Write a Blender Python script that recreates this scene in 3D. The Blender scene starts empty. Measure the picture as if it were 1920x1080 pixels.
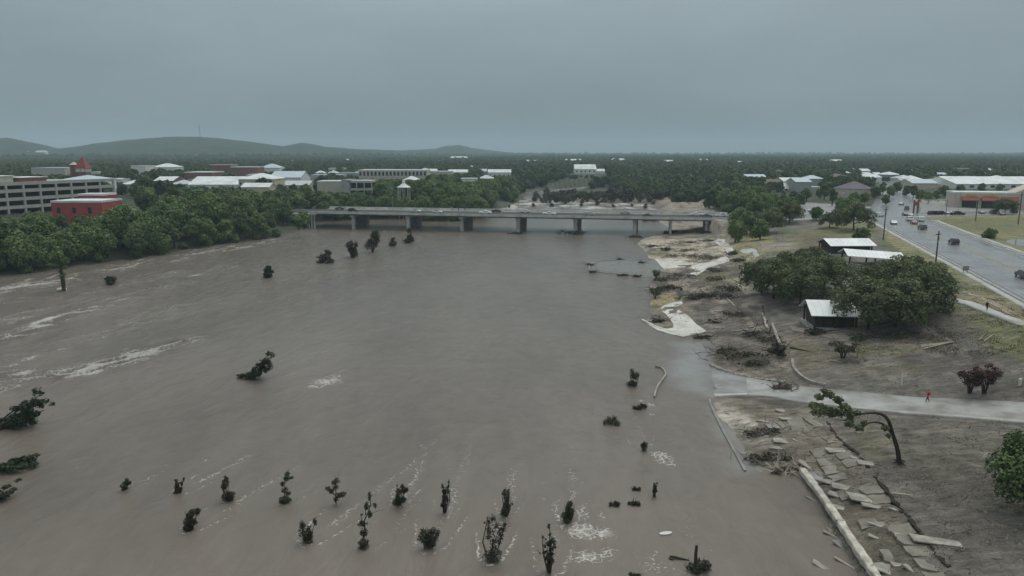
import bpy, bmesh, math, random
import numpy as np
from mathutils import Vector, Matrix

R = math.radians
random.seed(7)
rng = np.random.default_rng(7)
sc = bpy.context.scene
C = sc.collection

# ------------------------------------------------------------------ camera, sky, sun, exposure
H = 35.0                      # drone height over the river
F = 1371.0                    # focal length in pixels of the 1920 px wide photograph
PITCH = math.atan(253.0 / F)
cam_d = bpy.data.cameras.new('camera')
cam_d.sensor_width = 36.0
cam_d.lens = 36.0 * F / 1920.0
cam_d.clip_start = 0.5
cam_d.clip_end = 30000.0
cam = bpy.data.objects.new('camera', cam_d)
cam.location = (0, 0, H)
cam.rotation_euler = (math.pi / 2 - PITCH, 0, 0)
C.objects.link(cam)
sc.camera = cam

SUN_ELEV, SUN_ROT = R(58), R(35)
world = bpy.data.worlds.new('World')
sc.world = world
world.use_nodes = True
wn = world.node_tree.nodes; wl = world.node_tree.links
wn.clear()
w_out = wn.new('ShaderNodeOutputWorld')
w_sky = wn.new('ShaderNodeTexSky'); w_sky.sky_type = 'NISHITA'; w_sky.sun_disc = False
w_sky.sun_elevation = SUN_ELEV; w_sky.sun_rotation = SUN_ROT; w_sky.dust_density = 4.0
w_bg1 = wn.new('ShaderNodeBackground'); w_bg1.inputs['Strength'].default_value = 0.05
wl.new(w_sky.outputs[0], w_bg1.inputs['Color'])
# closed overcast deck: brighter towards the zenith (standard overcast sky), soft cloud mottling
w_tc = wn.new('ShaderNodeTexCoord')
w_sep = wn.new('ShaderNodeSeparateXYZ'); wl.new(w_tc.outputs['Generated'], w_sep.inputs[0])
w_max = wn.new('ShaderNodeMath'); w_max.operation = 'MAXIMUM'; w_max.inputs[1].default_value = 0.0
wl.new(w_sep.outputs['Z'], w_max.inputs[0])
w_mul = wn.new('ShaderNodeMath'); w_mul.operation = 'MULTIPLY_ADD'
w_mul.inputs[1].default_value = 3.0; w_mul.inputs[2].default_value = 1.0
wl.new(w_max.outputs[0], w_mul.inputs[0])
w_map = wn.new('ShaderNodeMapping'); w_map.inputs['Scale'].default_value = (1.0, 1.0, 3.4)
wl.new(w_tc.outputs['Generated'], w_map.inputs[0])
w_noi = wn.new('ShaderNodeTexNoise'); w_noi.inputs['Scale'].default_value = 2.2
w_noi.inputs['Detail'].default_value = 5.0; w_noi.inputs['Roughness'].default_value = 0.5
wl.new(w_map.outputs[0], w_noi.inputs['Vector'])
w_nr = wn.new('ShaderNodeMapRange'); w_nr.inputs['From Min'].default_value = 0.25; w_nr.inputs['From Max'].default_value = 0.75
w_nr.inputs['To Min'].default_value = 0.84; w_nr.inputs['To Max'].default_value = 1.15
wl.new(w_noi.outputs[0], w_nr.inputs['Value'])
w_m2 = wn.new('ShaderNodeMath'); w_m2.operation = 'MULTIPLY'
wl.new(w_mul.outputs[0], w_m2.inputs[0]); wl.new(w_nr.outputs[0], w_m2.inputs[1])
w_col = wn.new('ShaderNodeMix'); w_col.data_type = 'RGBA'; w_col.inputs['A'].default_value = (0.160, 0.209, 0.227, 1); w_col.inputs['B'].default_value = (0.226, 0.236, 0.236, 1)
wl.new(w_max.outputs[0], w_col.inputs['Factor'])
w_bg2 = wn.new('ShaderNodeBackground'); wl.new(w_col.outputs['Result'], w_bg2.inputs['Color'])
wl.new(w_m2.outputs[0], w_bg2.inputs['Strength'])
w_mix = wn.new('ShaderNodeMixShader'); w_mix.inputs[0].default_value = 0.93
wl.new(w_bg1.outputs[0], w_mix.inputs[1]); wl.new(w_bg2.outputs[0], w_mix.inputs[2])
wl.new(w_mix.outputs[0], w_out.inputs['Surface'])

sun_d = bpy.data.lights.new('sun', 'SUN')
sun_d.energy = 1.2; sun_d.angle = R(40); sun_d.color = (1.0, 0.95, 0.88)
sun = bpy.data.objects.new('sun', sun_d)
sun.rotation_euler = (R(90) - SUN_ELEV, 0, -SUN_ROT + math.pi)
sun.location = (0, 0, 300)
C.objects.link(sun)

sc.view_settings.view_transform = 'Standard'
sc.view_settings.look = 'None'
sc.view_settings.exposure = 0.2
sc.view_settings.gamma = 1.0
sc.render.engine = 'CYCLES'
sc.cycles.use_denoising = True
sc.cycles.max_bounces = 5
sc.cycles.diffuse_bounces = 2
sc.cycles.glossy_bounces = 2
sc.cycles.transmission_bounces = 2
sc.cycles.transparent_max_bounces = 4
sc.cycles.volume_bounces = 0
sc.cycles.use_adaptive_sampling = True
sc.cycles.adaptive_threshold = 0.02

# ------------------------------------------------------------------ helpers
SA, CA = math.sin(PITCH), math.cos(PITCH)
def ray(px, py):
    u = (px - 960.0) / F; v = (540.0 - py) / F
    return u, CA + v * SA, -SA + v * CA
def at(px, py, z=0.0):
    dx, dy, dz = ray(px, py); t = (z - H) / dz
    return np.array((dx * t, dy * t))
def at_y(px, py, y):
    dx, dy, dz = ray(px, py); t = y / dy
    return np.array((dx * t, y, H + dz * t))
def at_z_py(y, z):
    return 540 - F*(y*SA + (z-H)*CA)/(y*CA - (z-H)*SA)
def proj(x, y, z):
    d = y * CA - (z - H) * SA
    return 960 + F * x / d, 540 - F * (y * SA + (z - H) * CA) / d, d

def hash01(ix, iy, seed):
    n = (ix.astype(np.int64) * 374761393 + iy.astype(np.int64) * 668265263 + seed * 982451653) & 0xffffffff
    n = ((n ^ (n >> 13)) * 1274126177) & 0xffffffff
    n = (n ^ (n >> 16)) & 0xffffffff
    return n / 4294967296.0
def vnoise(x, y, seed=0):
    x = np.asarray(x, float); y = np.asarray(y, float)
    ix = np.floor(x); iy = np.floor(y); fx = x - ix; fy = y - iy
    fx = fx * fx * (3 - 2 * fx); fy = fy * fy * (3 - 2 * fy)
    a = hash01(ix, iy, seed); b = hash01(ix + 1, iy, seed)
    c = hash01(ix, iy + 1, seed); d = hash01(ix + 1, iy + 1, seed)
    return (a * (1 - fx) + b * fx) * (1 - fy) + (c * (1 - fx) + d * fx) * fy
def fbm(x, y, seed=0, octv=4, gain=0.5):
    s = 0; a = 1; t = 0
    for k in range(octv):
        s = s + a * vnoise(x * 2 ** k + 17.3 * k, y * 2 ** k - 9.1 * k, seed + k); t += a; a *= gain
    return s / t * 2 - 1
def sstep(a, b, x):
    t = np.clip((x - a) / (b - a), 0, 1); return t * t * (3 - 2 * t)

def seg_dist(X, Y, poly, closed=False):
    """distance to a polyline, and parameter (index + fraction) of the closest point"""
    P = np.asarray(poly, float); n = len(P); best = np.full(X.shape, 1e18); par = np.zeros(X.shape)
    for i in range(n if closed else n - 1):
        a = P[i]; b = P[(i + 1) % n]; d = b - a; L = d @ d + 1e-12
        t = np.clip(((X - a[0]) * d[0] + (Y - a[1]) * d[1]) / L, 0, 1)
        q = (X - a[0] - t * d[0]) ** 2 + (Y - a[1] - t * d[1]) ** 2
        m = q < best; best[m] = q[m]; par[m] = (i + t)[m]
    return np.sqrt(best), par
def inside(X, Y, poly):
    P = np.asarray(poly, float); n = len(P); r = np.zeros(X.shape, bool)
    for i in range(n):
        x1, y1 = P[i]; x2, y2 = P[(i + 1) % n]
        if y1 == y2: continue
        c = ((y1 > Y) != (y2 > Y)) & (X < (x2 - x1) * (Y - y1) / (y2 - y1) + x1)
        r ^= c
    return r

def mesh_np(name, V, Q, smooth=False):
    V = np.asarray(V, np.float32); Q = np.asarray(Q, np.int32)
    me = bpy.data.meshes.new(name); k = Q.shape[1]
    me.vertices.add(len(V)); me.vertices.foreach_set('co', V.ravel())
    me.loops.add(Q.size); me.loops.foreach_set('vertex_index', Q.ravel())
    me.polygons.add(len(Q))
    me.polygons.foreach_set('loop_start', np.arange(0, Q.size, k, dtype=np.int32))
    try: me.polygons.foreach_set('loop_total', np.full(len(Q), k, np.int32))
    except Exception: pass
    me.update(calc_edges=True)
    if smooth: me.polygons.foreach_set('use_smooth', np.ones(len(Q), bool))
    return me
def fattr(me, name, val):
    a = me.attributes.new(name, 'FLOAT', 'POINT'); a.data.foreach_set('value', np.asarray(val, np.float32).ravel())
def cattr(me, name, rgb):
    a = me.attributes.new(name, 'FLOAT_COLOR', 'POINT')
    c = np.ones((len(rgb), 4), np.float32); c[:, :3] = rgb; a.data.foreach_set('color', c.ravel())
def grid_quads(ny, nx):
    i = np.arange(ny * nx).reshape(ny, nx)
    return np.stack([i[:-1, :-1], i[:-1, 1:], i[1:, 1:], i[1:, :-1]], -1).reshape(-1, 4)

class MB:
    """collects simple shapes into one mesh"""
    def __init__(s): s.v = []; s.f = []
    def add(s, vs, fs):
        o = len(s.v); s.v += [tuple(p) for p in vs]; s.f += [tuple(i + o for i in f) for f in fs]; return s
    def box(s, x0, x1, y0, y1, z0, z1):
        return s.add([(x0,y0,z0),(x1,y0,z0),(x1,y1,z0),(x0,y1,z0),(x0,y0,z1),(x1,y0,z1),(x1,y1,z1),(x0,y1,z1)],
                     [(0,3,2,1),(4,5,6,7),(0,1,5,4),(1,2,6,5),(2,3,7,6),(3,0,4,7)])
    def prism(s, pts, z0, z1):
        n = len(pts); a = sum(pts[i][0]*pts[(i+1)%n][1]-pts[(i+1)%n][0]*pts[i][1] for i in range(n))
        if a < 0: pts = list(reversed(pts))
        return s.add([(p[0],p[1],z0) for p in pts] + [(p[0],p[1],z1) for p in pts],
                     [tuple(reversed(range(n))), tuple(range(n, 2*n))] + [(i,(i+1)%n,(i+1)%n+n,i+n) for i in range(n)])
    def tube(s, pts, rad, k=6, cap=True):
        P = [Vector(p) for p in pts]; n = len(P)
        if not hasattr(rad, '__len__'): rad = [rad] * n
        rings = []; up = Vector((0.13, 0.21, 1)).normalized()
        for i in range(n):
            t = (P[min(i+1,n-1)] - P[max(i-1,0)]).normalized()
            a = t.cross(up if abs(t.dot(up)) < 0.97 else Vector((1,0,0))).normalized(); b = t.cross(a)
            rings.append([P[i] + (a*math.cos(2*math.pi*j/k) + b*math.sin(2*math.pi*j/k)) * rad[i] for j in range(k)])
        vs = [p for r in rings for p in r]; fs = []
        for i in range(n-1):
            for j in range(k):
                fs.append((i*k+j, i*k+(j+1)%k, (i+1)*k+(j+1)%k, (i+1)*k+j))
        if cap: fs.append(tuple(range(k))); fs.append(tuple(reversed(range((n-1)*k, n*k))))
        return s.add(vs, fs)
    def mesh(s, name, smooth=False):
        me = bpy.data.meshes.new(name); me.from_pydata(s.v, [], s.f); me.update()
        if smooth:
            for p in me.polygons: p.use_smooth = True
        return me
    def build(s, name, m, parent=None, smooth=False, bevel=0):
        o = obj(name, s.mesh(name, smooth), m, parent)
        if bevel:
            bv = o.modifiers.new('bevel', 'BEVEL'); bv.width = bevel; bv.segments = 2; bv.limit_method = 'ANGLE'
        return o

def obj(name, me, m=None, parent=None):
    o = bpy.data.objects.new(name, me)
    if m is not None and me is not None and not me.materials: me.materials.append(m)
    C.objects.link(o)
    if parent is not None: o.parent = parent
    return o
def tag(o, label=None, cat=None, group=None, kind=None):
    if label: o['label'] = label
    if cat: o['category'] = cat
    if group: o['group'] = group
    if kind: o['kind'] = kind
    return o
def thing(name, label, cat, loc=(0,0,0), rz=0.0, group=None):
    o = bpy.data.objects.new(name, None); o.empty_display_size = 0.3
    o.location = loc; o.rotation_euler = (0, 0, rz); C.objects.link(o)
    return tag(o, label, cat, group)
def copy_tree(o, parent=None):
    c = o.copy(); C.objects.link(c); c.parent = parent
    for ch in list(o.children): copy_tree(ch, c)
    return c
ORD = ['first','second','third','fourth','fifth','sixth','seventh','eighth','ninth','tenth','eleventh','twelfth','thirteenth',
       'fourteenth','fifteenth','sixteenth','seventeenth','eighteenth','nineteenth','twentieth']
ORD += ['twenty-' + q for q in ORD[:9]] + ['thirtieth'] + ['thirty-' + q for q in ORD[:9]] + ['fortieth'] + ['forty-' + q for q in ORD[:9]] + ['fiftieth'] + ['fifty-' + q for q in ORD[:9]] + ['sixtieth'] + ['sixty-' + q for q in ORD[:9]]

# ------------------------------------------------------------------ materials
def nodes(name):
    m = bpy.data.materials.new(name); m.use_nodes = True
    n = m.node_tree.nodes; l = m.node_tree.links
    return m, n, l, n['Principled BSDF']
def mat(name, col, rough=0.8, spec=0.3, var=0.18, scale=1.5, bump=0.0, metal=0.0, objcoord=True, dirt=None, bscale=None):
    m, n, l, b = nodes(name)
    tc = n.new('ShaderNodeTexCoord'); src = tc.outputs['Object']
    nz = n.new('ShaderNodeTexNoise'); nz.inputs['Scale'].default_value = scale; nz.inputs['Detail'].default_value = 6
    nz.inputs['Roughness'].default_value = 0.62
    l.new(src, nz.inputs['Vector'])
    rp = n.new('ShaderNodeValToRGB')
    lo = [c * (1 - var) for c in col]; hi = [min(1, c * (1 + var)) for c in col]
    if dirt: lo = list(dirt)
    rp.color_ramp.elements[0].position = 0.3; rp.color_ramp.elements[1].position = 0.68
    rp.color_ramp.elements[0].color = (*lo, 1); rp.color_ramp.elements[1].color = (*hi, 1)
    l.new(nz.outputs[0], rp.inputs[0]); l.new(rp.outputs[0], b.inputs['Base Color'])
    b.inputs['Roughness'].default_value = rough; b.inputs['Metallic'].default_value = metal
    b.inputs['Specular IOR Level'].default_value = spec
    if bump:
        bp = n.new('ShaderNodeBump'); bp.inputs['Strength'].default_value = 0.6; bp.inputs['Distance'].default_value = bump
        n2 = n.new('ShaderNodeTexNoise'); n2.inputs['Scale'].default_value = bscale or scale * 4; n2.inputs['Detail'].default_value = 5
        l.new(src, n2.inputs['Vector']); l.new(n2.outputs[0], bp.inputs['Height']); l.new(bp.outputs[0], b.inputs['Normal'])
    return m
def leaf_mat(name, dark, light, spread=0.22, trans=0.15):
    m, n, l, b = nodes(name)
    at_ = n.new('ShaderNodeAttribute'); at_.attribute_name = 'tint'
    oi = n.new('ShaderNodeObjectInfo')
    ad = n.new('ShaderNodeMath'); ad.operation = 'MULTIPLY_ADD'; ad.inputs[1].default_value = spread; 
    l.new(oi.outputs['Random'], ad.inputs[0]); l.new(at_.outputs['Fac'], ad.inputs[2])
    rp = n.new('ShaderNodeValToRGB')
    rp.color_ramp.elements[0].color = (*dark, 1); rp.color_ramp.elements[1].color = (*light, 1)
    rp.color_ramp.elements[0].position = 0.05; rp.color_ramp.elements[1].position = 1.1
    l.new(ad.outputs[0], rp.inputs[0]); l.new(rp.outputs[0], b.inputs['Base Color'])
    b.inputs['Roughness'].default_value = 0.65; b.inputs['Specular IOR Level'].default_value = 0.2
    if trans:
        tr = n.new('ShaderNodeBsdfTranslucent'); l.new(rp.outputs[0], tr.inputs['Color'])
        mx = n.new('ShaderNodeMixShader'); mx.inputs[0].default_value = trans
        l.new(b.outputs[0], mx.inputs[1]); l.new(tr.outputs[0], mx.inputs[2])
        l.new(mx.outputs[0], n['Material Output'].inputs['Surface'])
    return m

M = {}
M['concrete'] = mat('concrete', (0.40, 0.41, 0.40), 0.85, 0.25, 0.16, 0.35, 0.01, dirt=(0.27, 0.26, 0.24))
M['pale_concrete'] = mat('pale_concrete', (0.56, 0.56, 0.52), 0.85, 0.25, 0.12, 0.25, 0.01, dirt=(0.36, 0.34, 0.30))
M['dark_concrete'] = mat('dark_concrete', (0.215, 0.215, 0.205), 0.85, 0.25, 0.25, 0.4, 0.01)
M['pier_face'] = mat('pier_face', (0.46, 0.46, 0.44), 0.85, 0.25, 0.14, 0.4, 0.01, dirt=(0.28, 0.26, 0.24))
M['slab'] = mat('slab', (0.35, 0.335, 0.30), 0.85, 0.25, 0.15, 0.8, 0.03, dirt=(0.15, 0.132, 0.104))
M['beam'] = mat('beam', (0.55, 0.52, 0.46), 0.85, 0.2, 0.14, 0.9, 0.05, dirt=(0.27, 0.24, 0.19))
M['wet_concrete'] = mat('wet_concrete', (0.25, 0.25, 0.24), 0.2, 0.5, 0.2, 0.3, 0.01, dirt=(0.15, 0.14, 0.125))
M['asphalt'] = mat('asphalt', (0.215, 0.215, 0.22), 0.26, 0.5, 0.15, 0.12, 0.004, dirt=(0.145, 0.145, 0.15))
M['deck'] = mat('deck', (0.085, 0.085, 0.085), 0.6, 0.3, 0.2, 0.2, dirt=(0.055, 0.055, 0.055))
M['deck'].node_tree.nodes['Principled BSDF'].inputs['Specular IOR Level'].default_value = 0.05; M['deck'].node_tree.nodes['Principled BSDF'].inputs['Roughness'].default_value = 0.95
M['paint_white'] = mat('paint_white', (0.6, 0.6, 0.6), 0.6, 0.3, 0.2, 0.6)
M['worn_paint'] = mat('worn_paint', (0.34, 0.34, 0.34), 0.5, 0.3, 0.2, 0.4, dirt=(0.21, 0.21, 0.215))
M['paint_yellow'] = mat('paint_yellow', (0.30, 0.25, 0.12), 0.6, 0.3, 0.2, 0.6)
M['white_metal'] = mat('white_metal', (0.72, 0.76, 0.78), 0.45, 0.4, 0.08, 0.25, dirt=(0.55, 0.58, 0.58))
M['grey_metal'] = mat('grey_metal', (0.42, 0.46, 0.48), 0.45, 0.4, 0.1, 0.3)
M['white_wall'] = mat('white_wall', (0.66, 0.66, 0.63), 0.85, 0.2, 0.1, 0.3)
M['cream_wall'] = mat('cream_wall', (0.50, 0.45, 0.35), 0.85, 0.2, 0.1, 0.3)
M['beige_wall'] = mat('beige_wall', (0.45, 0.42, 0.36), 0.85, 0.2, 0.1, 0.3)
M['grey_wall'] = mat('grey_wall', (0.33, 0.34, 0.33), 0.85, 0.2, 0.12, 0.3)
M['garage_wall'] = mat('garage_wall', (0.40, 0.39, 0.36), 0.85, 0.2, 0.12, 0.3)
M['pink_wall'] = mat('pink_wall', (0.50, 0.43, 0.36), 0.85, 0.2, 0.1, 0.3)
M['red_wall'] = mat('red_wall', (0.34, 0.075, 0.075), 0.85, 0.2, 0.14, 0.5)
M['brick_wall'] = mat('brick_wall', (0.20, 0.10, 0.085), 0.85, 0.2, 0.15, 0.5)
M['red_roof'] = mat('red_roof', (0.24, 0.05, 0.055), 0.7, 0.3, 0.12, 0.5)
M['purple_roof'] = mat('purple_roof', (0.14, 0.115, 0.15), 0.8, 0.2, 0.15, 0.4)
M['brown_roof'] = mat('brown_roof', (0.15, 0.12, 0.10), 0.85, 0.2, 0.2, 0.4)
M['blue_roof'] = mat('blue_roof', (0.42, 0.50, 0.54), 0.6, 0.3, 0.1, 0.3)
M['white_roof'] = mat('white_roof', (0.66, 0.69, 0.69), 0.7, 0.3, 0.12, 0.15, dirt=(0.48, 0.50, 0.49))
M['red_awning'] = mat('red_awning', (0.30, 0.10, 0.08), 0.8, 0.2, 0.1, 0.8)
M['yellow_awning'] = mat('yellow_awning', (0.55, 0.38, 0.10), 0.8, 0.2, 0.1, 0.8)
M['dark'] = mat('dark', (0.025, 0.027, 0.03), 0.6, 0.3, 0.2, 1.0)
M['window'] = mat('window', (0.03, 0.035, 0.04), 0.15, 0.5, 0.2, 1.0)
M['timber'] = mat('timber', (0.065, 0.05, 0.038), 0.85, 0.2, 0.3, 1.5, 0.01)
M['pole_wood'] = mat('pole_wood', (0.055, 0.045, 0.038), 0.85, 0.2, 0.3, 1.5, 0.01)
M['pale_wood'] = mat('pale_wood', (0.42, 0.37, 0.29), 0.85, 0.2, 0.2, 2.0, 0.01)
M['bark'] = mat('bark', (0.045, 0.038, 0.032), 0.9, 0.15, 0.35, 2.0, 0.03)
M['grey_bark'] = mat('grey_bark', (0.14, 0.12, 0.10), 0.9, 0.15, 0.3, 2.0, 0.03)
M['steel'] = mat('steel', (0.25, 0.26, 0.27), 0.5, 0.4, 0.1, 1.0)
M['tyre'] = mat('tyre', (0.02, 0.02, 0.02), 0.8, 0.2, 0.1, 3.0)
M['rim'] = mat('rim', (0.35, 0.35, 0.36), 0.35, 0.5, 0.1, 3.0, metal=0.6)
M['headlight'] = mat('headlight', (0.7, 0.7, 0.68), 0.2, 0.5, 0.05, 3.0)
M['taillight'] = mat('taillight', (0.35, 0.02, 0.02), 0.3, 0.5, 0.05, 3.0)
M['car_glass'] = mat('car_glass', (0.02, 0.024, 0.028), 0.08, 0.6, 0.05, 3.0)
for k, c in dict(car_white=(0.75,0.76,0.76), car_silver=(0.42,0.43,0.45), car_black=(0.015,0.016,0.018), car_grey=(0.09,0.095,0.10),
                 car_maroon=(0.13,0.03,0.035), car_blue=(0.05,0.10,0.20)).items():
    M[k] = mat(k, c, 0.25, 0.5, 0.05, 1.0)
LM = {}
LM['leaf'] = leaf_mat('leaf_green', (0.018, 0.033, 0.015), (0.165, 0.225, 0.085), 0.55)
LM['leaf_far'] = leaf_mat('leaf_far', (0.016, 0.029, 0.016), (0.112, 0.150, 0.066), 0.5)
LM['leaf_oak'] = leaf_mat('leaf_oak', (0.016, 0.029, 0.015), (0.155, 0.180, 0.085), 0.32)
LM['leaf_lush'] = leaf_mat('leaf_lush', (0.040, 0.070, 0.026), (0.19, 0.27, 0.10))
LM['leaf_drowned'] = leaf_mat('leaf_drowned', (0.020, 0.022, 0.015), (0.078, 0.080, 0.050), 0.3, 0.05)
LM['leaf_drowned_green'] = leaf_mat('leaf_drowned_green', (0.020, 0.030, 0.015), (0.065, 0.085, 0.045), 0.25, 0.05)
LM['leaf_red'] = leaf_mat('leaf_red', (0.035, 0.018, 0.018), (0.105, 0.048, 0.045), 0.2, 0.1)
LM['leaf_stripped'] = leaf_mat('leaf_stripped', (0.032, 0.028, 0.021), (0.11, 0.095, 0.070), 0.3, 0.0)
LM['leaf_olive'] = leaf_mat('leaf_olive', (0.035, 0.034, 0.018), (0.11, 0.105, 0.055), 0.3, 0.05)
# ------------------------------------------------------------------ terrain: shoreline, heights, roads
def shore(pts): return [tuple(at(a, b, 0.0)) for a, b in pts]
LEFT = [(-205,-150), (-195,60), (-182,160)] + shore([(0,520),(60,512),(120,502),(180,494),(240,487),(300,480),(345,469),(400,462),
        (460,452),(520,444),(560,435),(585,428),(600,420),(640,413),(700,410),(790,410),(880,405),(920,398),(945,388),(978,374),
        (985,363),(1010,357),(1060,352),(1145,345)])
RIGHT = shore([(1150,349),(1090,357),(1030,363),(1012,368),(1040,374),(1100,377),(1160,379),(1205,382),(1238,388),(1236,395),(1225,408),(1240,418),
        (1256,428),(1250,436),(1226,441),(1203,449),(1193,458),(1205,466),(1216,484),(1236,491),(1247,500),(1228,511),(1221,522),
        (1218,545),(1221,560),(1216,577),(1224,590),(1206,602),(1234,620),(1281,633),(1332,637),(1346,652),(1334,683),(1365,696),
        (1400,706),(1450,716),(1468,724),(1445,741),(1390,739),(1342,744),(1329,752),(1340,772),(1362,800),(1392,838),(1412,866),(1440,880),
        (1480,889),(1502,897),(1530,937),(1560,992),(1588,1040),(1612,1082),(1660,1180)]) + [(27,20),(30,-150)]
WATER_POLY = LEFT + RIGHT
ROAD = [(28,-120,8.0),(70,20,8.1),(95,100,8.3),(117,170,8.5),(142.5,252,8.7),(161,308,9.2),(184,352,9.6),(212,405,9.9),(260,500,10.2),(330,640,10.5)]
ROAD_W = 10.5
BR_L = np.array((-93.0, 346.0)); BR_R = np.array((92.0, 309.0))
CROSS = [(92,309,7.6),(108,306.5,8.0),(128,305,8.7),(161,308,9.2),(205,316,9.5),(270,330,9.8),(360,345,10.0)]
CROSS_W = 9.0
CTRL_PX = [(1700,900,1.7),(1620,900,1.2),(1560,860,0.9),(1500,800,0.9),(1420,790,0.5),(1380,750,0.3),(1640,1000,1.4),(1760,1000,1.9),(1900,1000,2.5),(1900,900,2.8),
  (1800,850,2.4),(1680,1070,1.5),(1850,1075,2.3),(1690,865,1.9),(1560,757,0.8),(1640,760,1.2),(1740,760,1.8),(1840,770,2.5),(1920,775,3.0),(1500,735,0.5),
  (1560,715,1.3),(1660,720,2.0),(1760,715,2.6),(1860,715,3.4),(1450,690,1.0),(1520,680,1.9),(1600,665,2.7),(1700,660,3.4),(1800,650,4.6),(1880,650,5.8),
  (1350,620,0.7),(1400,640,1.1),(1440,600,2.0),(1500,610,3.0),(1560,620,3.5),(1640,620,4.0),(1700,610,5.0),(1780,600,6.2),(1850,583,7.4),(1800,565,7.8),
  (1290,600,0.6),(1260,580,0.5),(1300,560,1.1),(1350,560,1.8),(1400,560,2.8),(1250,540,0.8),(1300,520,1.2),(1360,510,2.6),(1400,520,3.8),
  (1270,490,0.6),(1320,490,1.4),(1370,480,3.2),(1400,480,4.6),(1240,470,0.4),(1300,460,0.9),(1350,455,2.5),(1400,460,5.2),(1450,470,6.0),
  (1500,470,6.8),(1560,460,7.4),(1600,500,7.0),(1680,500,8.0),(1500,520,5.2),(1560,540,5.6),(1450,540,3.8),(1700,540,7.6),
  (1290,440,0.8),(1340,440,1.8),(1290,420,1.0),(1340,420,3.0),(1270,390,1.5),(1300,380,2.5),(1300,365,4.0),(1420,430,6.5),(1500,430,7.5),(1420,400,8.0)]
POND_C = (167.0, 212.0); POND_R = (17.5, 20.0); POND_Z = 8.2
CTRL = [(*at(a, b, z), z) for a, b, z in CTRL_PX]
for i in range(len(LEFT) - 1):                                   # left bank: shore, then a steady rise inland
    a = np.array(LEFT[i]); b = np.array(LEFT[i+1]); d = b - a; L = np.hypot(*d); nrm = np.array((-d[1], d[0])) / L
    if L > 70 and i < 3: k = 3
    else: k = 1
    for j in range(k):
        p = a + d * (j + 0.5) / k
        CTRL.append((*p, 0.0))
        if a[1] < 460:
            for off, zz in ((18, 3.0), (45, 7.0), (95, 9.5)): CTRL.append((*(p + nrm * off), zz))
            CTRL.append((*(p - nrm * 12), -2.0))
for i in range(len(RIGHT) - 1):
    a = np.array(RIGHT[i]); b = np.array(RIGHT[i+1]); CTRL.append((*((a + b) / 2), 0.0))
CTRL += [(200,200,9),(200,100,9),(160,50,8.6),(120,40,8.2),(75,40,5.0),(55,35,2.5),(90,70,6.0),(60,-60,6.0),(240,300,9.8),(240,400,10),(150,420,9),
         (100,400,5),(100,470,5),(150,560,8),(0,250,-3),(0,120,-3),(-90,120,-3),(-60,260,-3),(20,60,-2.5),(0,380,-2.5),(40,440,-1.5),(30,0,-1),(-60,0,-3),
         (-20,480,6),(-60,470,7),(0,600,8),(60,760,8),(180,760,8.5),(120,640,4.0),(-150,520,9.5),(60,520,0.8),(85,560,1.6),(95,620,2.5)]
CTRL = np.array(CTRL, float)
_K = np.hypot(CTRL[:,None,0]-CTRL[None,:,0], CTRL[:,None,1]-CTRL[None,:,1])
_n = len(CTRL)
_A = np.zeros((_n+3,_n+3)); _A[:_n,:_n] = -_K + np.eye(_n)*1.0; _A[:_n,_n] = 1; _A[:_n,_n+1:] = CTRL[:,:2]/100; _A[_n:,:_n] = _A[:_n,_n:].T
_w = np.linalg.solve(_A, np.concatenate([CTRL[:,2], np.zeros(3)]))
def rbf(X, Y):
    out = np.empty(X.size); x = X.ravel(); y = Y.ravel()
    for i in range(0, x.size, 20000):
        xs = x[i:i+20000]; ys = y[i:i+20000]
        out[i:i+20000] = -np.hypot(xs[:,None]-CTRL[None,:,0], ys[:,None]-CTRL[None,:,1]) @ _w[:_n] + _w[_n] + _w[_n+1]*xs/100 + _w[_n+2]*ys/100
    return out.reshape(X.shape)

PATH_N = [(1300,652),(1322,672),(1335,685),(1400,707),(1480,722),(1540,728),(1615,735),(1722,745),(1820,749),(1920,753),(2020,757)]
PATH_S = [(1285,735),(1310,742),(1342,744),(1400,741),(1448,744),(1495,753),(1602,766),(1690,775),(1800,783),(1920,793),(2020,801)]
UP_N = [(1790,559),(1815,564),(1850,574),(1890,589),(1930,603)]
UP_S = [(1790,566),(1810,571),(1845,584),(1890,601),(1930,617)]
def pxline(pts, z): return np.array([at(a, b, z if not hasattr(z, '__len__') else z[i]) for i, (a, b) in enumerate(pts)])
PATH_Z = np.interp(np.arange(11), [0,2,4,6,8,10], [0.03,0.06,0.35,1.1,2.1,3.2])
PATH_NW = pxline(PATH_N, PATH_Z); PATH_SW = pxline(PATH_S, PATH_Z)
PATH_MID = (PATH_NW + PATH_SW) / 2
UP_Z = [7.9,7.8,7.5,7.0,6.6]
UP_NW = pxline(UP_N, UP_Z); UP_SW = pxline(UP_S, UP_Z); UP_MID = (UP_NW + UP_SW) / 2

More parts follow.
